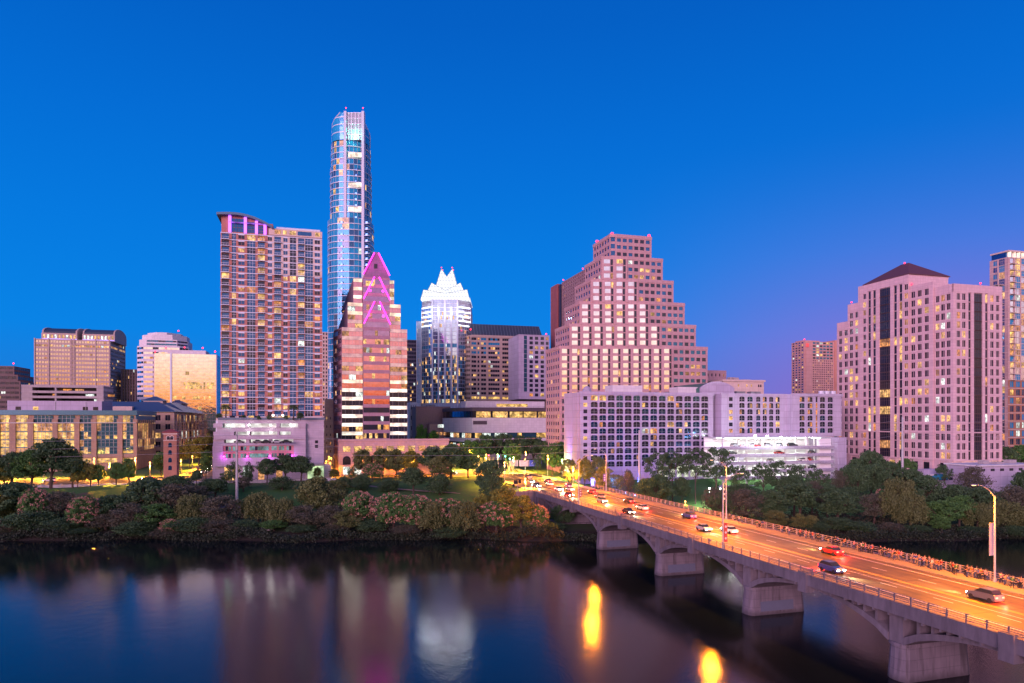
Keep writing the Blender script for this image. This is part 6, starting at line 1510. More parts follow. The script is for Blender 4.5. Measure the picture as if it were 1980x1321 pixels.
# ================================================================ LAMPS, POLES, WIRES
galv = plain('galvanised_pole', (.42, .42, .45), .45, .4); lampglow = glow('lamp_lens', (1, .62, .2), 5)
def street_lamp(x, y, z, H, ang, label, arm=4.2, energy=0, col=(1, .25, .006), group='street lamps on the bridge', lens=lampglow, conc_pole=False, r=.14):
    root = empty('street_lamp', (x, y, z), label, 'street lamp', group, rz=ang)
    M = MB(); M.tube([(0, 0, 0), (0, 0, .5), (0, 0, .52), (0, 0, H-1.8)], [r*2, r*2, r*1.2, r*.8], galv, 8); o = M.build('pole'); o.parent = root
    M = MB(); M.tube([(0, 0, H-2.0), (arm*.28, 0, H-.9), (arm*.6, 0, H-.18), (arm*.95, 0, H)], [r*.75, r*.6, r*.5, r*.4], galv, 6); o = M.build('arm'); o.parent = root
    M = MB(); M.loft([[(arm*.88+l_, sx*w_, H+zz_) for sx, zz_ in ((-1, -.06), (1, -.06), (1, .1), (-1, .1))] for l_, w_ in ((0, .08), (.3, .2), (.85, .2), (1.05, .08))], galv); o = M.build('lamp_head'); o.parent = root; head = o
    M = MB(); M.box(arm*.88+.3, arm*.88+.85, -.15, .15, H-.12, H-.061, lens); o = M.build('lamp_lens'); o.parent = head
    if energy:
        l = bpy.data.lights.new('lamp_light', 'SPOT'); l.energy = energy; l.color = col; l.shadow_soft_size = .8; l.spot_size = rad(172); l.spot_blend = .5
        lo = bpy.data.objects.new('lamp_light', l); C.objects.link(lo); lo.parent = root; lo.location = (arm*.88+.6, 0, H-.32)
    return root
ang = math.atan2(PR.y, PR.x)
for i, D in enumerate((204, 133.2, 72, 28)):
    p = bp_(.15, D); street_lamp(p.x, p.y, DZ+.2, 14.6, ang, ['tall lamp on the near railing close to the far bank', 'tall slim lamp on the near railing at mid bridge', 'lamp on the near railing beyond the right edge', 'last lamp on the near railing at the south end'][i], energy=(74000, 74000, 76000, 55000)[i])
for i, D in enumerate((246, 174, 106, 50)):
    p = bp_(BW-.9, D)
    p = bp_(BW-.6, {246: 237, 174: 167, 106: 99, 50: 45}[D]); street_lamp(p.x, p.y, DZ+.05, 15.2, ang+math.pi, ['lamp on the far walkway near the white hotel, carrying a violet banner', 'lamp on the far walkway at mid bridge, carrying a dark banner', 'tall orange lit lamp among the crowd at the right end', 'lamp on the far walkway beyond the right edge'][i], energy=(66000, 70000, 72000, 55000)[i])
# banners on the lamps
def banner(px_D, z0, z1, w_, col1, label, emb=True, q=BW-.6, side=-1):
    p = bp_(q, px_D)+PR*side*.18; root = empty('banner', (p.x, p.y, z0), label, 'banner', 'banners on the bridge lamps', rz=math.atan2(PR.y, PR.x))
    m = plain('banner_'+label.split()[0], col1, .8); M = MB(); n = 5; h = z1-z0
    M.loft([[(side*(0.02+w_*k/n), .03*math.sin(k*1.7), 0) for k in range(n+1)]+[(side*(.02+w_*k/n), .03*math.sin(k*1.7)+.03, 0) for k in range(n, -1, -1)], [(side*(.02+w_*k/n), .03*math.sin(k*1.7), h) for k in range(n+1)]+[(side*(.02+w_*k/n), .03*math.sin(k*1.7)+.03, h) for k in range(n, -1, -1)]], m)
    o = M.build('cloth'); o.parent = root; cl_ = o
    M = MB()
    for z in (0, h): M.tube([(0, .015, z), (side*(w_+.1), .015, z)], .03, galv, 5)
    o = M.build('bracket'); o.parent = root
    if emb:
        M = MB(); wm2 = plain('banner_print', (.62, .58, .6), .8)
        for k in range(3):
            zc = h*(.2+.3*k); rr_ = w_*.28
            M.loft([[(side*(w_/2)+rr_*math.cos(t), -.10, zc+rr_*math.sin(t)) for t in [2*math.pi*j/10 for j in range(10)]], [(side*(w_/2)+rr_*math.cos(t), -.06, zc+rr_*math.sin(t)) for t in [2*math.pi*j/10 for j in range(10)]]], wm2)
        o = M.build('print'); o.parent = cl_
banner(237, 14.6, 17.2, .9, (.16, .08, .35), 'violet banner hanging on the far lamp nearest the hotel')
banner(167, 15.5, 19.5, .9, (.05, .04, .08), 'dark banner with three pale round marks on the middle far lamp')
banner(99, 15.2, 20.2, .9, (.34, .32, .38), 'grey banner hanging on the right far lamp', False)
banner(204, 13.4, 15.9, .8, (.22, .05, .05), 'maroon banner on the near lamp closest to the bank', True, q=.15, side=1)
banner(133.2, 12.4, 16.2, .8, (.42, .06, .05), 'red banner low on the middle near lamp', True, q=.15, side=1)

# tall tapered utility poles and their wires
poles = [(458, 249, 3.5, 835, 'tall grey utility pole rising from the left bank'), (1236, 262, 9, 832, 'tall grey utility pole in front of the white hotel'), (1745, 268, 9, 806, 'tall grey utility pole in front of the pink office block')]
PT_ = []
for px, D, zb, py, lab in poles:
    x = PX(px, D); H = PZ(py, D)-zb; root = empty('utility_pole', (x, D, zb), lab, 'utility pole', 'tall utility poles')
    M = MB(); M.tube([(0, 0, -.5), (0, 0, H)], [.62, .28], galv, 10); o = M.build('pole'); o.parent = root
    for k in range(3):
        M = MB(); M.tube([(0, -.9, H-1.2-k*2.9), (0, 0, H-1.2-k*2.9)], .12, galv, 6); M.tube([(0, -.9, H-1.5-k*2.9), (0, -.9, H-.9-k*2.9)], .16, galv, 6); o = M.build('insulator'); o.parent = root
    PT_.append((x, D-.9, zb+H))
wirem = plain('wire', (.30, .28, .30), .6)
for k in range(3):
    pts = []; nodes = [(-330, 262, 30.5)]+PT_+[(340, 290, 40)]
    for a, c in zip(nodes[:-1], nodes[1:]):
        for j in range(24):
            t = j/24; x, y, z = [a[i]+(c[i]-a[i])*t for i in range(3)]
            pts.append((x, y, z-1.2-2.9*k-4*2.2*t*(1-t)))
    M = MB(); M.tube(pts, .045, wirem, 4); o = M.build('power_line'); tag(o, '%s of the three thin power lines crossing above the bank' % ['topmost', 'middle', 'lowest'][k], 'power line', 'power lines')

# smaller street lamps with real light
def small_lamp(px, D, H, label, energy, col, z=None, lens=None):
    x = PX(px, D); z = ground(x, D)+.3 if z is None else z
    root = empty('street_lamp', (x, D, z), label, 'street lamp', 'small street lamps')
    M = MB(); M.tube([(0, 0, 0), (0, 0, H)], [.10, .07], galv, 6); o = M.build('pole'); o.parent = root
    M = MB(); r = .33; M.loft([[(r*math.sin(t)*math.cos(a), r*math.sin(t)*math.sin(a), H+.25-r*math.cos(t)) for a in [2*math.pi*k/8 for k in range(8)]] for t in (.1, .8, 1.57, 2.3, 3.0)], lens or glow('globe_orange', (1, .48, .10), 6)); o = M.build('lamp_globe'); o.parent = root
    l = bpy.data.lights.new('lamp_pool', 'SPOT'); l.spot_size = rad(146); l.spot_blend = .5; l.energy = energy; l.color = col; l.shadow_soft_size = .16; lo = bpy.data.objects.new('lamp_pool', l); C.objects.link(lo); lo.parent = root; lo.location = (0, -.3, H-.6)
    l = bpy.data.lights.new('lamp_light', 'POINT'); l.energy = energy*.075; l.color = col; l.shadow_soft_size = .16; lo = bpy.data.objects.new('lamp_light', l); C.objects.link(lo); lo.parent = root; lo.location = (.0, -.75, H-.25)
OR = (1, .36, .03); gw = glow('globe_white', (.95, .98, 1), 14); gg = glow('globe_green', (.75, 1, .35), 8)
sl = [(-40, 262), (10, 270), (48, 268), (85, 276), (140, 270), (182, 285), (212, 276), (262, 290), (290, 284), (425, 285), (470, 292), (510, 290), (560, 296), (600, 298), (640, 302), (705, 308), (750, 306), (796, 303), (835, 306), (880, 306), (925, 318)]
for i, (px, D) in enumerate(sl):
    if px < 300: D = 277+.28*(PX(px, 276)+175)+(14.6 if i % 2 else -14.3)
    small_lamp(px, D, 8.0, '%s orange street lamp from the left along the riverside street' % ordinal(i+1), (52000 if px < 600 else 20000) if px != 796 else 45000, OR)
for i, (px, D) in enumerate(((350, 308), (372, 330), (392, 365), (400, 420))): small_lamp(px, D, 6.5, '%s orange lamp up the side street beside the garage' % ordinal(i+1), 40000, OR)
for i, (px, D) in enumerate(((631, 322), (636, 350), (640, 385))): small_lamp(px, D, 5, '%s orange lamp along the alley beside the rose tower' % ordinal(i+1), 9000, OR)
for i, (px, D, H) in enumerate(((962, 338, 7.5), (993, 326, 7), (1087, 300, 7.5), (838, 372, 6), (878, 335, 6))): small_lamp(px, D, H, '%s white green lamp glowing in the trees by the crossroads' % ordinal(i+1), 22000, (.7, 1, .25), lens=gg)
for i, (px, D, H, c_, ln) in enumerate(((1372, 252, 6.5, (1, .95, .8), gw), (1393, 250, 7, (.9, .97, 1), gw), (1417, 248, 6.5, OR, None))): small_lamp(px, D, H, ['left white', 'middle white', 'right orange'][i]+' lamp of three behind the bridge railing', 6000, c_, lens=ln)
for i, (q, s) in enumerate(((.3, 14), (.3, 42), (.3, 72), (.3, 105), (BW-1.2, 26), (BW-1.2, 56), (BW-1.2, 88))):  # lamps added to brighten the far avenue, none visible there
    p = ap(q, s); small_lamp(CX+p.x*F/p.y, p.y, 9.0, '%s added orange lamp from the bridge on the %s side of the avenue' % (ordinal(i+1 if i < 4 else i-3), 'left' if i < 4 else 'right'), 60000, (1, .34, .03), z=ground(*p)+.5)
for i, (px, D) in enumerate(((1325, 254), (1350, 246), (1290, 246))): small_lamp(px, D, .9, '%s low path light on the slope behind the bridge' % ordinal(i+1), 1500, OR)
small_lamp(1965, 292, 4, 'orange lamp under the trees at the right edge', 9000, OR); small_lamp(1930, 305, 5, 'green lamp in the trees below the right edge tower', 6000, (.1, 1, .3), lens=glow('globe_pure_green', (.1, 1, .35), 8))

# traffic lights over the crossroads
tl_h = plain('signal_housing', (.03, .03, .03), .5)
for i, (px, c_) in enumerate(((945, (1, .05, .1)), (964, (.1, 1, .75)), (977, (.1, 1, .75)), (986, (.3, 1, 1)), (1015, (1, .08, .03)))):
    D = 318-i; x = PX(px, D); z0 = ground(x, D)+.4; zs = PZ((882, 881, 881, 886, 890)[i], D)
    root = empty('traffic_light', (x, D, z0), '%s traffic light from the left over the crossroads, showing %s' % (ordinal(i+1), 'red' if c_[0] == 1 else 'green'), 'traffic light', 'traffic lights')
    M = MB(); M.tube([(0, 0, 0), (0, 0, zs-z0+.3)], .09, galv, 6); o = M.build('pole'); o.parent = root
    M = MB(); M.box(-.2, .2, -.35, -.1, zs-z0-.6, zs-z0+.6, tl_h); o = M.build('housing'); o.parent = root; hs_ = o
    M = MB(); h = zs-z0+(.35 if c_[0] == 1 else -.35); M.loft([[(.3*math.cos(t), -.36-y, h+.3*math.sin(t)) for t in [2*math.pi*k/8 for k in range(8)]] for y in (0, .06)], glow('signal_%d' % i, c_, 14)); o = M.build('signal_lamp'); o.parent = hs_

# trees wrapped in string lights are small glowing trunks at the crossroads
for i, (px, D) in enumerate(((918, 332), (926, 334), (934, 336), (942, 338), (950, 336), (984, 312), (991, 311))):
    x = PX(px, D); z = ground(x, D); root = empty('lit_tree', (x, D, z), '%s bare trunk from the left wrapped in golden string lights' % ordinal(i+1), 'tree', 'trunks wrapped in string lights')
    M = MB(); gl = lit('string_lights', (1, .55, .08), 2.2, (.1, .06, .03), (5, 5, 5), lo=.1)
    for k in range(6):
        a = k*1.05+i; M.tube([(0, 0, 1.5), (.5*math.cos(a), .5*math.sin(a), 4), (1.5*math.cos(a), 1.5*math.sin(a), 6.8)], [.10, .09, .05], gl, 5)
    o = M.build('string_lights'); o.parent = root
    M = MB(); M.tube([(0, 0, -.2), (0, 0, 2.0)], [.2, .14], gl, 6); o = M.build('trunk'); o.parent = root

# retaining walls and balustrades
whst = wall('white_limestone', (.48, .46, .50), (1.2, .5), .15)
for i, (a, c, D, zt, h) in enumerate(((600, 655, 262, 8.5, 1.2), (510, 575, 250, 6.6, 2.0), (545, 600, 236, 4.4, 1.6), (655, 700, 240, 4.8, 1.8), (675, 740, 270, 9, 1.2), (800, 985, 236, 6.5, 1.3), (505, 528, 213, 2.8, 3.4))):
    x0, x1 = PX(a, D), PX(c, D); M = MB(); n = 8
    f = [(x0+(x1-x0)*k/n, D+1.5*math.sin(k*.9)*.5) for k in range(n+1)]
    M.prism(f+[(x, y+.6) for x, y in f[::-1]], zt-h-2, zt, whst); o = M.build('retaining_wall'); tag(o, '%s pale stone retaining wall from the left in the riverside park' % ordinal([510, 545, 505, 600, 655, 675, 800].index(a)+1), 'retaining wall', 'park retaining walls')
for i, (a, c) in enumerate(((-160, -40), (-38, 35), (38, 100))):
    p0 = S0+E2*a-N2*16.6; L_ = c-a; M = MB(); z = ground(*p0)
    M.ob(p0, E2, N2, 0, L_, -.2, .2, z-3, z+1.0, whst)
    for k in range(int(L_/6)): M.ob(p0, E2, N2, k*6, k*6+.7, -.35, .35, z-1, z+1.35, whst)
    o = M.build('balustrade'); tag(o, ['left', 'middle', 'right'][i]+' stretch of pale stone balustrade along the riverside street', 'balustrade', 'street balustrades')

# solar traffic counter by the bridge end
p = bp_(-5.5, 246); root = empty('solar_sign', (p.x, p.y, DZ-1), 'small dark solar panel sign on a post at the bridge end', 'sign')
M = MB(); M.tube([(0, 0, 0), (0, 0, 4.2)], .08, galv, 6); o = M.build('post'); o.parent = root
M = MB(); M.box(-1.2, .2, -.1, 0, 3.6, 5, GDD); M.box(.35, 1.3, -.1, 0, 3.9, 5.2, GDD); M.box(-1.7, -1.1, -.1, 0, 2.6, 3.5, GDD); o = M.build('solar_panel'); o.parent = root
# hoarding and blue fence at the crossroads
for a, c, m, lab in ((985, 1002, plain('hoarding_grey', (.35, .33, .36), .6), 'pale printed hoarding at the crossroads'), (1004, 1022, wall('hoarding_white', (.6, .5, .55), (2.4, 3)), 'white hoarding with faded prints beside the blue one'), (1023, 1048, plain('hoarding_blue', (.02, .06, .45), .5), 'bright blue hoarding with a white swoosh at the crossroads')):
    D = 322; x0, x1 = PX(a, D), PX(c, D); z = PZ(902, D); root = empty('hoarding', (x0, D, z), lab, 'hoarding')
    M = MB(); M.box(0, x1-x0, 0, .15, 0, 2.9, m); o = M.build('panel'); o.parent = root
    M = MB()
    for k in range(4): M.box(k*(x1-x0)/3.2, k*(x1-x0)/3.2+.1, -.06, -.003, 0, 3.0, galv)
    o = M.build('frame'); o.parent = root
    if a == 1023: M = MB(); M.tube([(1.2, -.05, 1.3), (2, -.05, 2.1), (3.4, -.05, 2.0)], [.2, .12, .05], whitem, 5); o = M.build('swoosh'); o.parent = root
# blue lit totem sign and yellow sign
p = (PX(1146, 268), 268); root = empty('totem_sign', (*p, 10.5), 'blue white glowing totem sign at the hotel drive', 'sign')
M = MB(); M.box(-.8, .8, 0, .35, 0, 3.3, plain('totem_case', (.05, .05, .2), .4)); o = M.build('case'); o.parent = root
M = MB(); M.box(-.55, .35, -.05, -.003, 1.5, 2.8, glow('totem_blue', (.35, .4, 1), 4)); M.box(-.5, .5, -.05, -.003, .3, 1.1, glow('totem_blue', (.35, .4, 1), 4)); o = M.build('screen'); o.parent = root
l = bpy.data.lights.new('totem_glow', 'POINT'); l.energy = 4000; l.color = (.3, .3, 1); lo = bpy.data.objects.new('totem_glow', l); C.objects.link(lo); lo.location = (p[0], p[1]-1.5, 12.5); lo['kind'] = 'structure'
for i, (px, D, e) in enumerate(((1186, 262, 6000), (1210, 266, 6000), (1228, 262, 5000))):
    l = bpy.data.lights.new('blue_floor_lamp', 'POINT'); l.energy = e; l.color = (.04, .12, 1); l.shadow_soft_size = .3; lo = bpy.data.objects.new('blue_floor_lamp', l); C.objects.link(lo); lo.location = (PX(px, D), D, 12.2); lo['kind'] = 'structure'
    root = empty('bollard_lamp', (PX(px, D), D, ground(PX(px, D), D)), '%s small blue bollard lamp from the left in the hotel garden' % ordinal(i+1), 'lamp', 'blue garden lamps'); M = MB(); M.tube([(0, 0, 0), (0, 0, 1.0)], .1, galv, 6); o = M.build('post'); o.parent = root
    M = MB(); M.tube([(0, 0, 1.0), (0, 0, 1.45)], .2, glow('blue_globe', (.1, .3, 1), 14), 8); o = M.build('lamp_head'); o.parent = root
p = (PX(1073, 345), 330); root = empty('shop_sign', (PX(1073, 318), 318, 17), 'small amber glowing sign beneath the ziggurat flank', 'sign')
M = MB(); M.box(-1.6, 1.6, -.15, .15, 0, 1.0, glow('amber_sign', (1, .42, .04), 2.2)); o = M.build('panel'); o.parent = root
M = MB(); M.tube([(0, 0, -5), (0, 0, 0)], .1, galv, 6); o = M.build('post'); o.parent = root

# ================================================================ CARS
tyre = plain('tyre', (.015, .015, .015), .8); rim = plain('alloy_rim', (.4, .4, .42), .3, .8); cglass = glass('car_glass', (.04, .05, .06), .3, .08, 0)
headl = glow('headlight', (1, .9, .7), 60); taill = glow('taillight', (1, .02, .01), 40); headoff = plain('headlight_off', (.7, .7, .7), .2); tailoff = plain('taillight_off', (.35, .02, .02), .3)
def paint(name, col):
    if name in MC: return MC[name]
    m, nt, p = newmat(name); p.inputs['Base Color'].default_value = (*col, 1); p.inputs['Roughness'].default_value = .3; p.inputs['Coat Weight'].default_value = .6; MC[name] = m; return m
def car_parts(suv, on):
    h = .18 if suv else 0; prof = [(-2.15, .35), (-2.2, .75), (-2.1, .95+h), (-1.2, 1.02+h), (1.0, .98+h), (1.9, .82+h), (2.2, .62), (2.2, .35)]
    body = MB(); st = []
    for y, ins in ((-.88, .0), (-.80, .06)): pass
    rings = []
    for y, s, dz in ((-.88, .97, -.02), (-.78, 1, .02), (.78, 1, .02), (.88, .97, -.02)): rings.append([(x*s, y, z+(dz if z > .5 else 0)) for x, z in prof])
    body.loft(rings, paint('car_white', (.7, .7, .72)))
    cab = MB(); a = [(-1.95 if suv else -1.55, .98+h), (-1.5 if suv else -.95, 1.46+h*1.2), (.25, 1.46+h*1.2), (1.05, .98+h)]
    cab.loft([[(x, y*(.78 if i == 0 else .78), z) for x, z in a] for i, y in enumerate((-1, 1))], cglass)
    roof = MB(); roof.loft([[(a[1][0]+.06, y, a[1][1]+.003), (a[2][0]-.06, y, a[2][1]+.003), (a[2][0]-.12, y, a[2][1]+.07), (a[1][0]+.14, y, a[1][1]+.07)] for y in (-.7, .7)], paint('car_white', (.7, .7, .72)))
    P = [('body', body), ('cabin_glass', cab), ('roof', roof)]
    for x in (-1.35, 1.4):
        for y in (-.8, .8):
            M = MB(); M.tube([(x, y-.11, .34), (x, y+.11, .34)], .34, tyre, 14); P.append(('wheel', M))
    for y in (-.6, .6):
        M = MB(); M.box(2.16, 2.235, y-.2, y+.2, .60, .78, headl if on else headoff); P.append(('headlight', M))
        M = MB(); M.box(-2.24, -2.16, y-.2, y+.2, .72, .92, taill if on else tailoff); P.append(('taillight', M))
    return P
CARP = {}
def make_car(suv, on):
    k = (suv, bool(on)); root = bpy.data.objects.new('parked_car' if not on else 'car', None); C.objects.link(root)
    if k not in CARP:
        CARP[k] = [(n, M.build(n).data) for n, M in car_parts(suv, on)]
        for o in [o for o in C.objects if o.parent is None and o.type == 'MESH' and o.data in [d for _, d in CARP[k]]]: bpy.data.objects.remove(o)
    for n, d in CARP[k]: o = bpy.data.objects.new(n, d); C.objects.link(o); o.parent = root
    return root
CC = {'white': (.7, .7, .72), 'silver': (.38, .40, .42), 'black': (.015, .015, .02), 'red': (.45, .02, .02), 'grey': (.12, .12, .13), 'blue': (.03, .06, .2)}
def place_car(x, y, z, ang, colour, suv, on, label, group):
    r = make_car(suv, on); r.location = (x, y, z); r.rotation_euler = (0, 0, ang); tag(r, label, 'car', group); m = paint('car_'+colour, CC[colour])
    for o in r.children:
        if o.name.split('.')[0] in ('body', 'roof'): o.material_slots[0].link = 'OBJECT'; o.material_slots[0].material = m
    if on == 2:
        for nm, kind, e, c_, lx, lz, ang_ in (('headlight_beam', 'SPOT', 9000, (1, .80, .5), 2.5, .75, -.10), ('taillight_glow', 'POINT', 1500, (1, .03, .02), -2.9, .7, 0)):
            l = bpy.data.lights.new(nm, kind); l.energy = e; l.color = c_; l.shadow_soft_size = .15
            lo = bpy.data.objects.new(nm, l); C.objects.link(lo); lo.parent = r; lo.location = (lx, 0, lz)
            if kind == 'SPOT': l.spot_size = rad(50); l.spot_blend = .8; lo.rotation_euler = Vector((1, 0, ang_)).to_track_quat('-Z', 'Y').to_euler()
nth = math.atan2(AX.y, AX.x)
cols_ = ['silver', 'black', 'grey', 'red', 'white', 'blue']
lanes = []
for i, D in enumerate((290, 276, 264, 254, 243, 232, 218, 205, 190, 172, 150, 124, 92, 66)): lanes.append((D, 17.3 if i % 2 else 13.6, 1))
for i, D in enumerate((275, 258, 244, 226, 208, 184, 154, 112)): lanes.append((D, 6.1 if i % 2 else 9.6, -1))
fn = {1: 0, -1: 0}
for i, (D, q, s) in enumerate(lanes):
    fn[s] += 1; c_ = cols_[(i*5+2) % 6]; p = bp_(q, D); z = DZ-.09 if D < 241 else max(DZ-.1, ground(*p)+.36)+.01
    place_car(p.x, p.y, z, nth if s > 0 else nth+math.pi, c_, i % 3 == 0, 2, '%s %s driving %s over the bridge, %s in line from the far bank' % (c_, 'suv' if i % 3 == 0 else 'car', 'away' if s > 0 else 'this way', ordinal(fn[s])), 'cars driving over the bridge')
# cars on the riverside street and side street
k = 0
for L_, off, s in ((-120, -3, 1), (-70, 3, -1), (-42, -3, 1), (-12, 3, -1), (24, 3, -1), (30, -3, 1), (60, -7, 1), (66, 3, -1), (96, -3, 1), (110, 3, -1), (128, -3, 1), (140, 3, -1), (152, -3, 1)):
    p = S0+E2*L_+N2*off; k += 1; c_ = cols_[k % 6]
    place_car(p.x, p.y, ground(*p)+.32, TH+(0 if s > 0 else math.pi), c_, k % 3 == 1, True, '%s car from the left on the riverside street, %s' % (ordinal(k), c_), 'cars on the riverside street')
k = 0
for L_, off in ((6, -3.2), (14, -3.2), (24, -3.2), (31, -3.2), (40, 3), (52, -3.2), (66, -3.2), (84, -3.2), (100, -3.2), (122, -3.2), (30, 5.8)):
    p = SS+N2*L_-E2*off*-1; k += 1; c_ = cols_[(k*2) % 5]
    place_car(p.x, p.y, ground(*p)+.36, math.pi/2+TH+(math.pi if off < 0 else 0), c_, k % 3 == 0, True, '%s car up the side street beside the garage podium, %s' % (ordinal(k), c_), 'cars on the side street')
# parked cars in the white garage
g_cars = [(0, 1424, 'silver', 1), (0, 1441, 'white', 0), (0, 1457, 'white', 1), (0, 1468, 'red', 0), (0, 1487, 'silver', 1), (0, 1510, 'silver', 1), (0, 1535, 'black', 1), (1, 1418, 'black', 0), (1, 1510, 'red', 0), (1, 1572, 'grey', 0), (2, 1556, 'white', 0), (2, 1570, 'red', 1), (3, 1537, 'silver', 0), (3, 1560, 'grey', 0), (3, 1575, 'black', 0), (2, 1492, 'silver', 0)]
for i, (lv, px, c_, sv_) in enumerate(g_cars):
    v = .6+max(0, dfront(px)) ; p = GAR.L(GAR.usolve(px, v+1.2), v+2.2)
    place_car(p.x, p.y, gz(decks[lv])-.3, TH+R.uniform(-.25, .25)+(.5 if i % 2 else 0), c_, bool(sv_), False, '%s %s parked on the %s deck of the lit garage, %s from its left end' % (c_, 'suv' if sv_ else 'car', ['top', 'second', 'third', 'fourth'][lv], ordinal(1+sum(1 for q in g_cars if q[0] == lv and q[1] < px))), 'cars parked in the hotel garage')
for i, (px, py, c_) in enumerate(((434, 842, 'black'), (497, 862, 'grey'), (513, 857, 'black'), (533, 857, 'silver'), (552, 857, 'black'), (460, 857, 'grey'))):
    D = 286.5; place_car(PX(px, D), D+ (1.5 if py > 850 else 0), PZ(842.2 if py == 842 else 857.5, D+1)+.02, TH, c_, i == 0, False, '%s car parked on the open decks of the magenta lit podium, %s from the left' % (c_, ordinal([0, 2, 3, 4, 5, 1][i]+1)), 'cars parked in the podium garage')

# ================================================================ PEOPLE on the far walkway
def skin_mesh(name, verts, edges, radii, mat, sub=1, root=0):
    me = bpy.data.meshes.new(name); me.from_pydata(verts, edges, []); o = bpy.data.objects.new(name, me); C.objects.link(o)
    sk = o.modifiers.new('s', 'SKIN'); sk.use_smooth_shade = True
    for i, v in enumerate(me.skin_vertices[0].data): r = radii[i]; v.radius = (r, r) if not isinstance(r, tuple) else r; v.use_root = (i == root)
    o.modifiers.new('d', 'SUBSURF').levels = sub
    dg = bpy.context.evaluated_depsgraph_get(); m2 = bpy.data.meshes.new_from_object(o.evaluated_get(dg)); m2.name = name
    bpy.data.objects.remove(o); m2.materials.clear(); m2.materials.append(mat); return m2
skins = plain('skin', (.42, .24, .17), .6)
def figure(lean, armx, spread, knee, woman, s):
    # joints; faces +x (towards the railing)
    W_ = .19 if not woman else .165
    px = lean*.32; cx_ = lean*.75
    V = [(0, 0, .93), (px*.5, 0, 1.12), (px, 0, 1.34), (cx_, 0, 1.46), (cx_+.02, 0, 1.55), (cx_+.04, 0, 1.66), (cx_+.03, 0, 1.72)]
    rd = [(.15, .12), (.13, .11), (.165, .12), (.06, .06), (.055, .055), (.095, .085), (.075, .07)]
    E = [(0, 1), (1, 2), (2, 3), (3, 4), (4, 5), (5, 6)]
    for sgn in (-1, 1):
        b0 = len(V); V += [(px, sgn*W_, 1.40), (px+armx*.35, sgn*(W_+.06), 1.18), (px+armx, sgn*(W_+.0), 1.13), (px+armx+.09, sgn*(W_-.03), 1.13)]; rd += [.065, .05, .04, .032]; E += [(2, b0), (b0, b0+1), (b0+1, b0+2), (b0+2, b0+3)]
        for f_ in range(4):
            V.append((px+armx+.17-.01*abs(f_-1.5), sgn*(W_-.06+.022*f_), 1.115-.01*f_)); rd.append(.012); E.append((b0+3, len(V)-1))
        V.append((px+armx+.11, sgn*(W_-.085), 1.14)); rd.append(.012); E.append((b0+3, len(V)-1))
        b1 = len(V); V += [(0, sgn*.10, .86), (knee*(1 if sgn > 0 else .2), sgn*(.11+spread), .48), (-.03, sgn*(.12+spread), .09), (.13, sgn*(.13+spread), .04)]; rd += [.095, .065, .045, .04]; E += [(0, b1), (b1, b1+1), (b1+1, b1+2), (b1+2, b1+3)]
    V = [(x*s, y*s, z*s) for x, y, z in V]
    return V, E, rd, W_
POSES = []
for i, (ln, ax, sp_, kn, wo, s) in enumerate(((.18, .34, .03, .06, 0, 1.0), (.45, .30, .05, .12, 0, 1.02), (.08, .28, .01, .03, 1, .94), (.32, .36, .02, .09, 1, .93), (.0, .12, .04, .02, 0, 1.04))):
    V, E, rd, W_ = figure(ln, ax, sp_, kn, wo, s)
    body = skin_mesh('person_body', V, E, rd, skins)
    # shirt: torso and sleeves, slightly larger
    idx = [0, 1, 2]; SV = [V[0], V[1], V[2]]; sr = [(.165, .135), (.15, .13), (.18, .135)]; SE = [(0, 1), (1, 2)]
    SV.append(tuple(V[3][k]*.7+V[2][k]*.3 for k in range(3))); sr.append(.09); SE.append((2, 3))
    for b0 in (7, 20):
        n = len(SV); SV += [V[b0], V[b0+1], tuple((V[b0+1][k]+V[b0+2][k])/2 for k in range(3))]; sr += [.082, .066, .056]; SE += [(2, n), (n, n+1), (n+1, n+2)]
    shirt = skin_mesh('person_shirt', SV, SE, sr, plain('cloth_base', (.2, .2, .2)))
    TV = [V[0]]; tr_ = [(.16, .13)]; TE = []
    for b1 in (16, 29): n = len(TV); TV += [V[b1], V[b1+1], V[b1+2]]; tr_ += [.108, .08, .062]; TE += [(0, n), (n, n+1), (n+1, n+2)]
    trou = skin_mesh('person_trousers', TV, TE, tr_, plain('cloth_base2', (.05, .05, .08)))
    hc = Vector(V[5]); hair = MB()
    rr_ = .105*s
    hair.loft([[(hc.x-.02+rr_*math.sin(t)*math.cos(a)*1.0, hc.y+rr_*math.sin(t)*math.sin(a)*.92, hc.z+.035-rr_*math.cos(t)*1.05-(.0 if math.cos(a) < .3 else -.03)) for a in [2*math.pi*k/10 for k in range(10)]] for t in (1.45, 1.9, 2.4, 2.9)], plain('hair_dark', (.03, .02, .015)))
    if wo: hair.loft([[(hc.x-.07+w_*math.cos(a), hc.y+w_*1.5*math.sin(a), z) for a in [2*math.pi*k/8 for k in range(8)]] for w_, z in ((.03, hc.z-.26), (.055, hc.z-.1), (.05, hc.z+.06))], plain('hair_dark', (.03, .02, .015)))
    ho = hair.build('hair', smooth=True); hm = ho.data; bpy.data.objects.remove(ho)
    shoe = MB()
    for b1 in (16, 29): a_ = Vector(V[b1+2]); shoe.loft([[(a_.x+x, a_.y+y*w_, z) for y, z in ((-1, 0), (1, 0), (.8, hh), (-.8, hh))] for x, w_, hh in ((-.08, .04, .09), (.02, .05, .11), (.18, .045, .06))], plain('shoe', (.03, .03, .03)))
    so = shoe.build('shoes'); shm = so.data; bpy.data.objects.remove(so)
    POSES.append((body, shirt, trou, hm, shm, ln, wo))
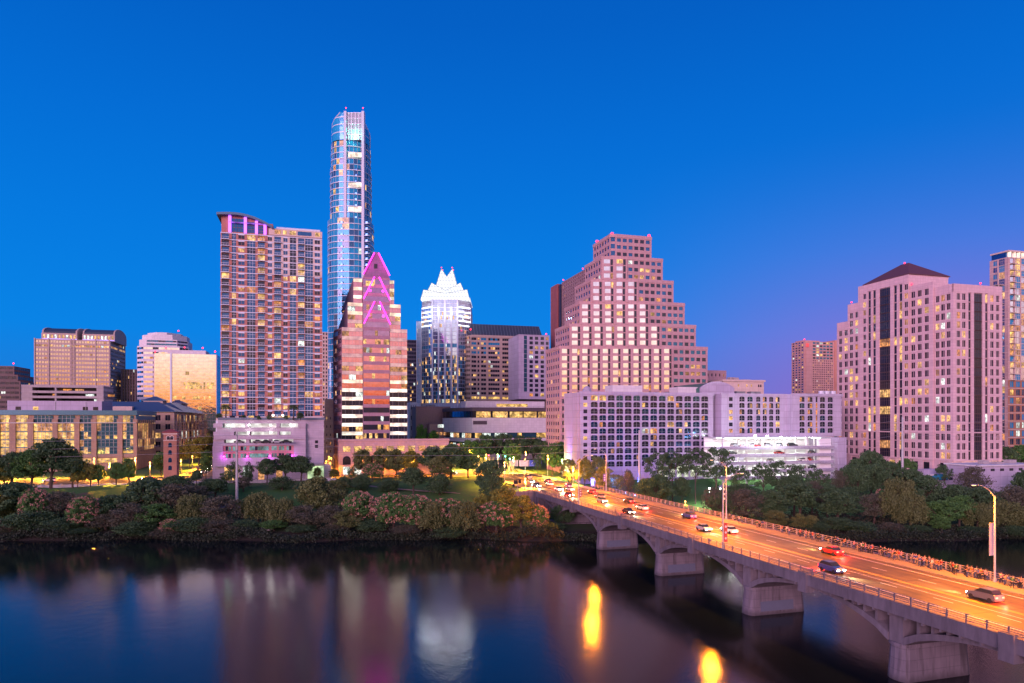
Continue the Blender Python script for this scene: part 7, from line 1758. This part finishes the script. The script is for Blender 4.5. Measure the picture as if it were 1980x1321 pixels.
CL_ = {'red': (.5, .05, .03), 'grey': (.22, .22, .24), 'white': (.65, .62, .6), 'black': (.02, .02, .02), 'blue': (.06, .10, .35), 'tan': (.42, .28, .17), 'green': (.07, .18, .07), 'orange': (.55, .18, .04), 'brown': (.14, .08, .05), 'purple': (.14, .08, .30), 'pink': (.55, .25, .28)}
TR_ = {'jeans': (.05, .07, .14), 'dark trousers': (.02, .02, .025), 'khaki trousers': (.25, .19, .12)}
spots = []
def seg(pa, pb, n):
    for k in range(n): spots.append(pa+(pb-pa)*(k+R.uniform(.15, .85))/n)
seg(1978, 1932, 6); seg(1912, 1862, 8); seg(1850, 1835, 4); seg(1822, 1760, 15); seg(1745, 1700, 10); seg(1690, 1650, 9); seg(1640, 1600, 7); seg(1585, 1545, 5); seg(1530, 1505, 3); seg(1480, 1460, 4); seg(1437, 1425, 2)
QL_ = BW-1.0
def D_at(px, q):
    r = (px-CX)/F; e = Vector((81, 0))+PR*q; return (e.x-r*e.y)/(.3+r)
perp = math.atan2(PR.y, PR.x)
for i, px in enumerate(sorted(spots, reverse=True)):
    q = QL_+R.uniform(-.12, .1)-(0 if R.random() < .8 else R.uniform(.5, 1.1)); D = D_at(px, q); p = bp_(q, D)
    k = R.choice([0, 0, 1, 1, 2, 3, 4]); body, shirt, trou, hm, shm, ln, wo = POSES[k]; sc_, tc_ = R.choice(list(CL_)), R.choice(list(TR_))
    root = empty('person', (p.x, p.y, DZ+.052), 'person in %s top and %s at the far railing, %s from the right' % (sc_, tc_, ordinal(i+1)), 'person', 'people watching from the bridge railing', rz=perp+R.uniform(-.5, .5))
    for n_, d_ in (('body', body), ('shirt', shirt), ('trousers', trou), ('hair', hm), ('shoes', shm)):
        o = bpy.data.objects.new(n_, d_); C.objects.link(o); o.parent = root
        if n_ == 'shirt': o.material_slots[0].link = 'OBJECT'; o.material_slots[0].material = plain('cloth_'+sc_, tuple(.6*c for c in CL_[sc_]), .9)
        if n_ == 'trousers': o.material_slots[0].link = 'OBJECT'; o.material_slots[0].material = plain('cloth_'+tc_.replace(' ', '_'), TR_[tc_], .9)
# one cyclist-like walker on the near walkway and one in the park
for px, q, lab in ((1190, 1.3, 'lone person walking along the near walkway of the bridge'),):
    D = D_at(px, q); p = bp_(q, D); body, shirt, trou, hm, shm, ln, wo = POSES[4]; root = empty('person', (p.x, p.y, DZ+.052), lab, 'person', rz=nth)
    for n_, d_ in (('body', body), ('shirt', shirt), ('trousers', trou), ('hair', hm), ('shoes', shm)): o = bpy.data.objects.new(n_, d_); C.objects.link(o); o.parent = root
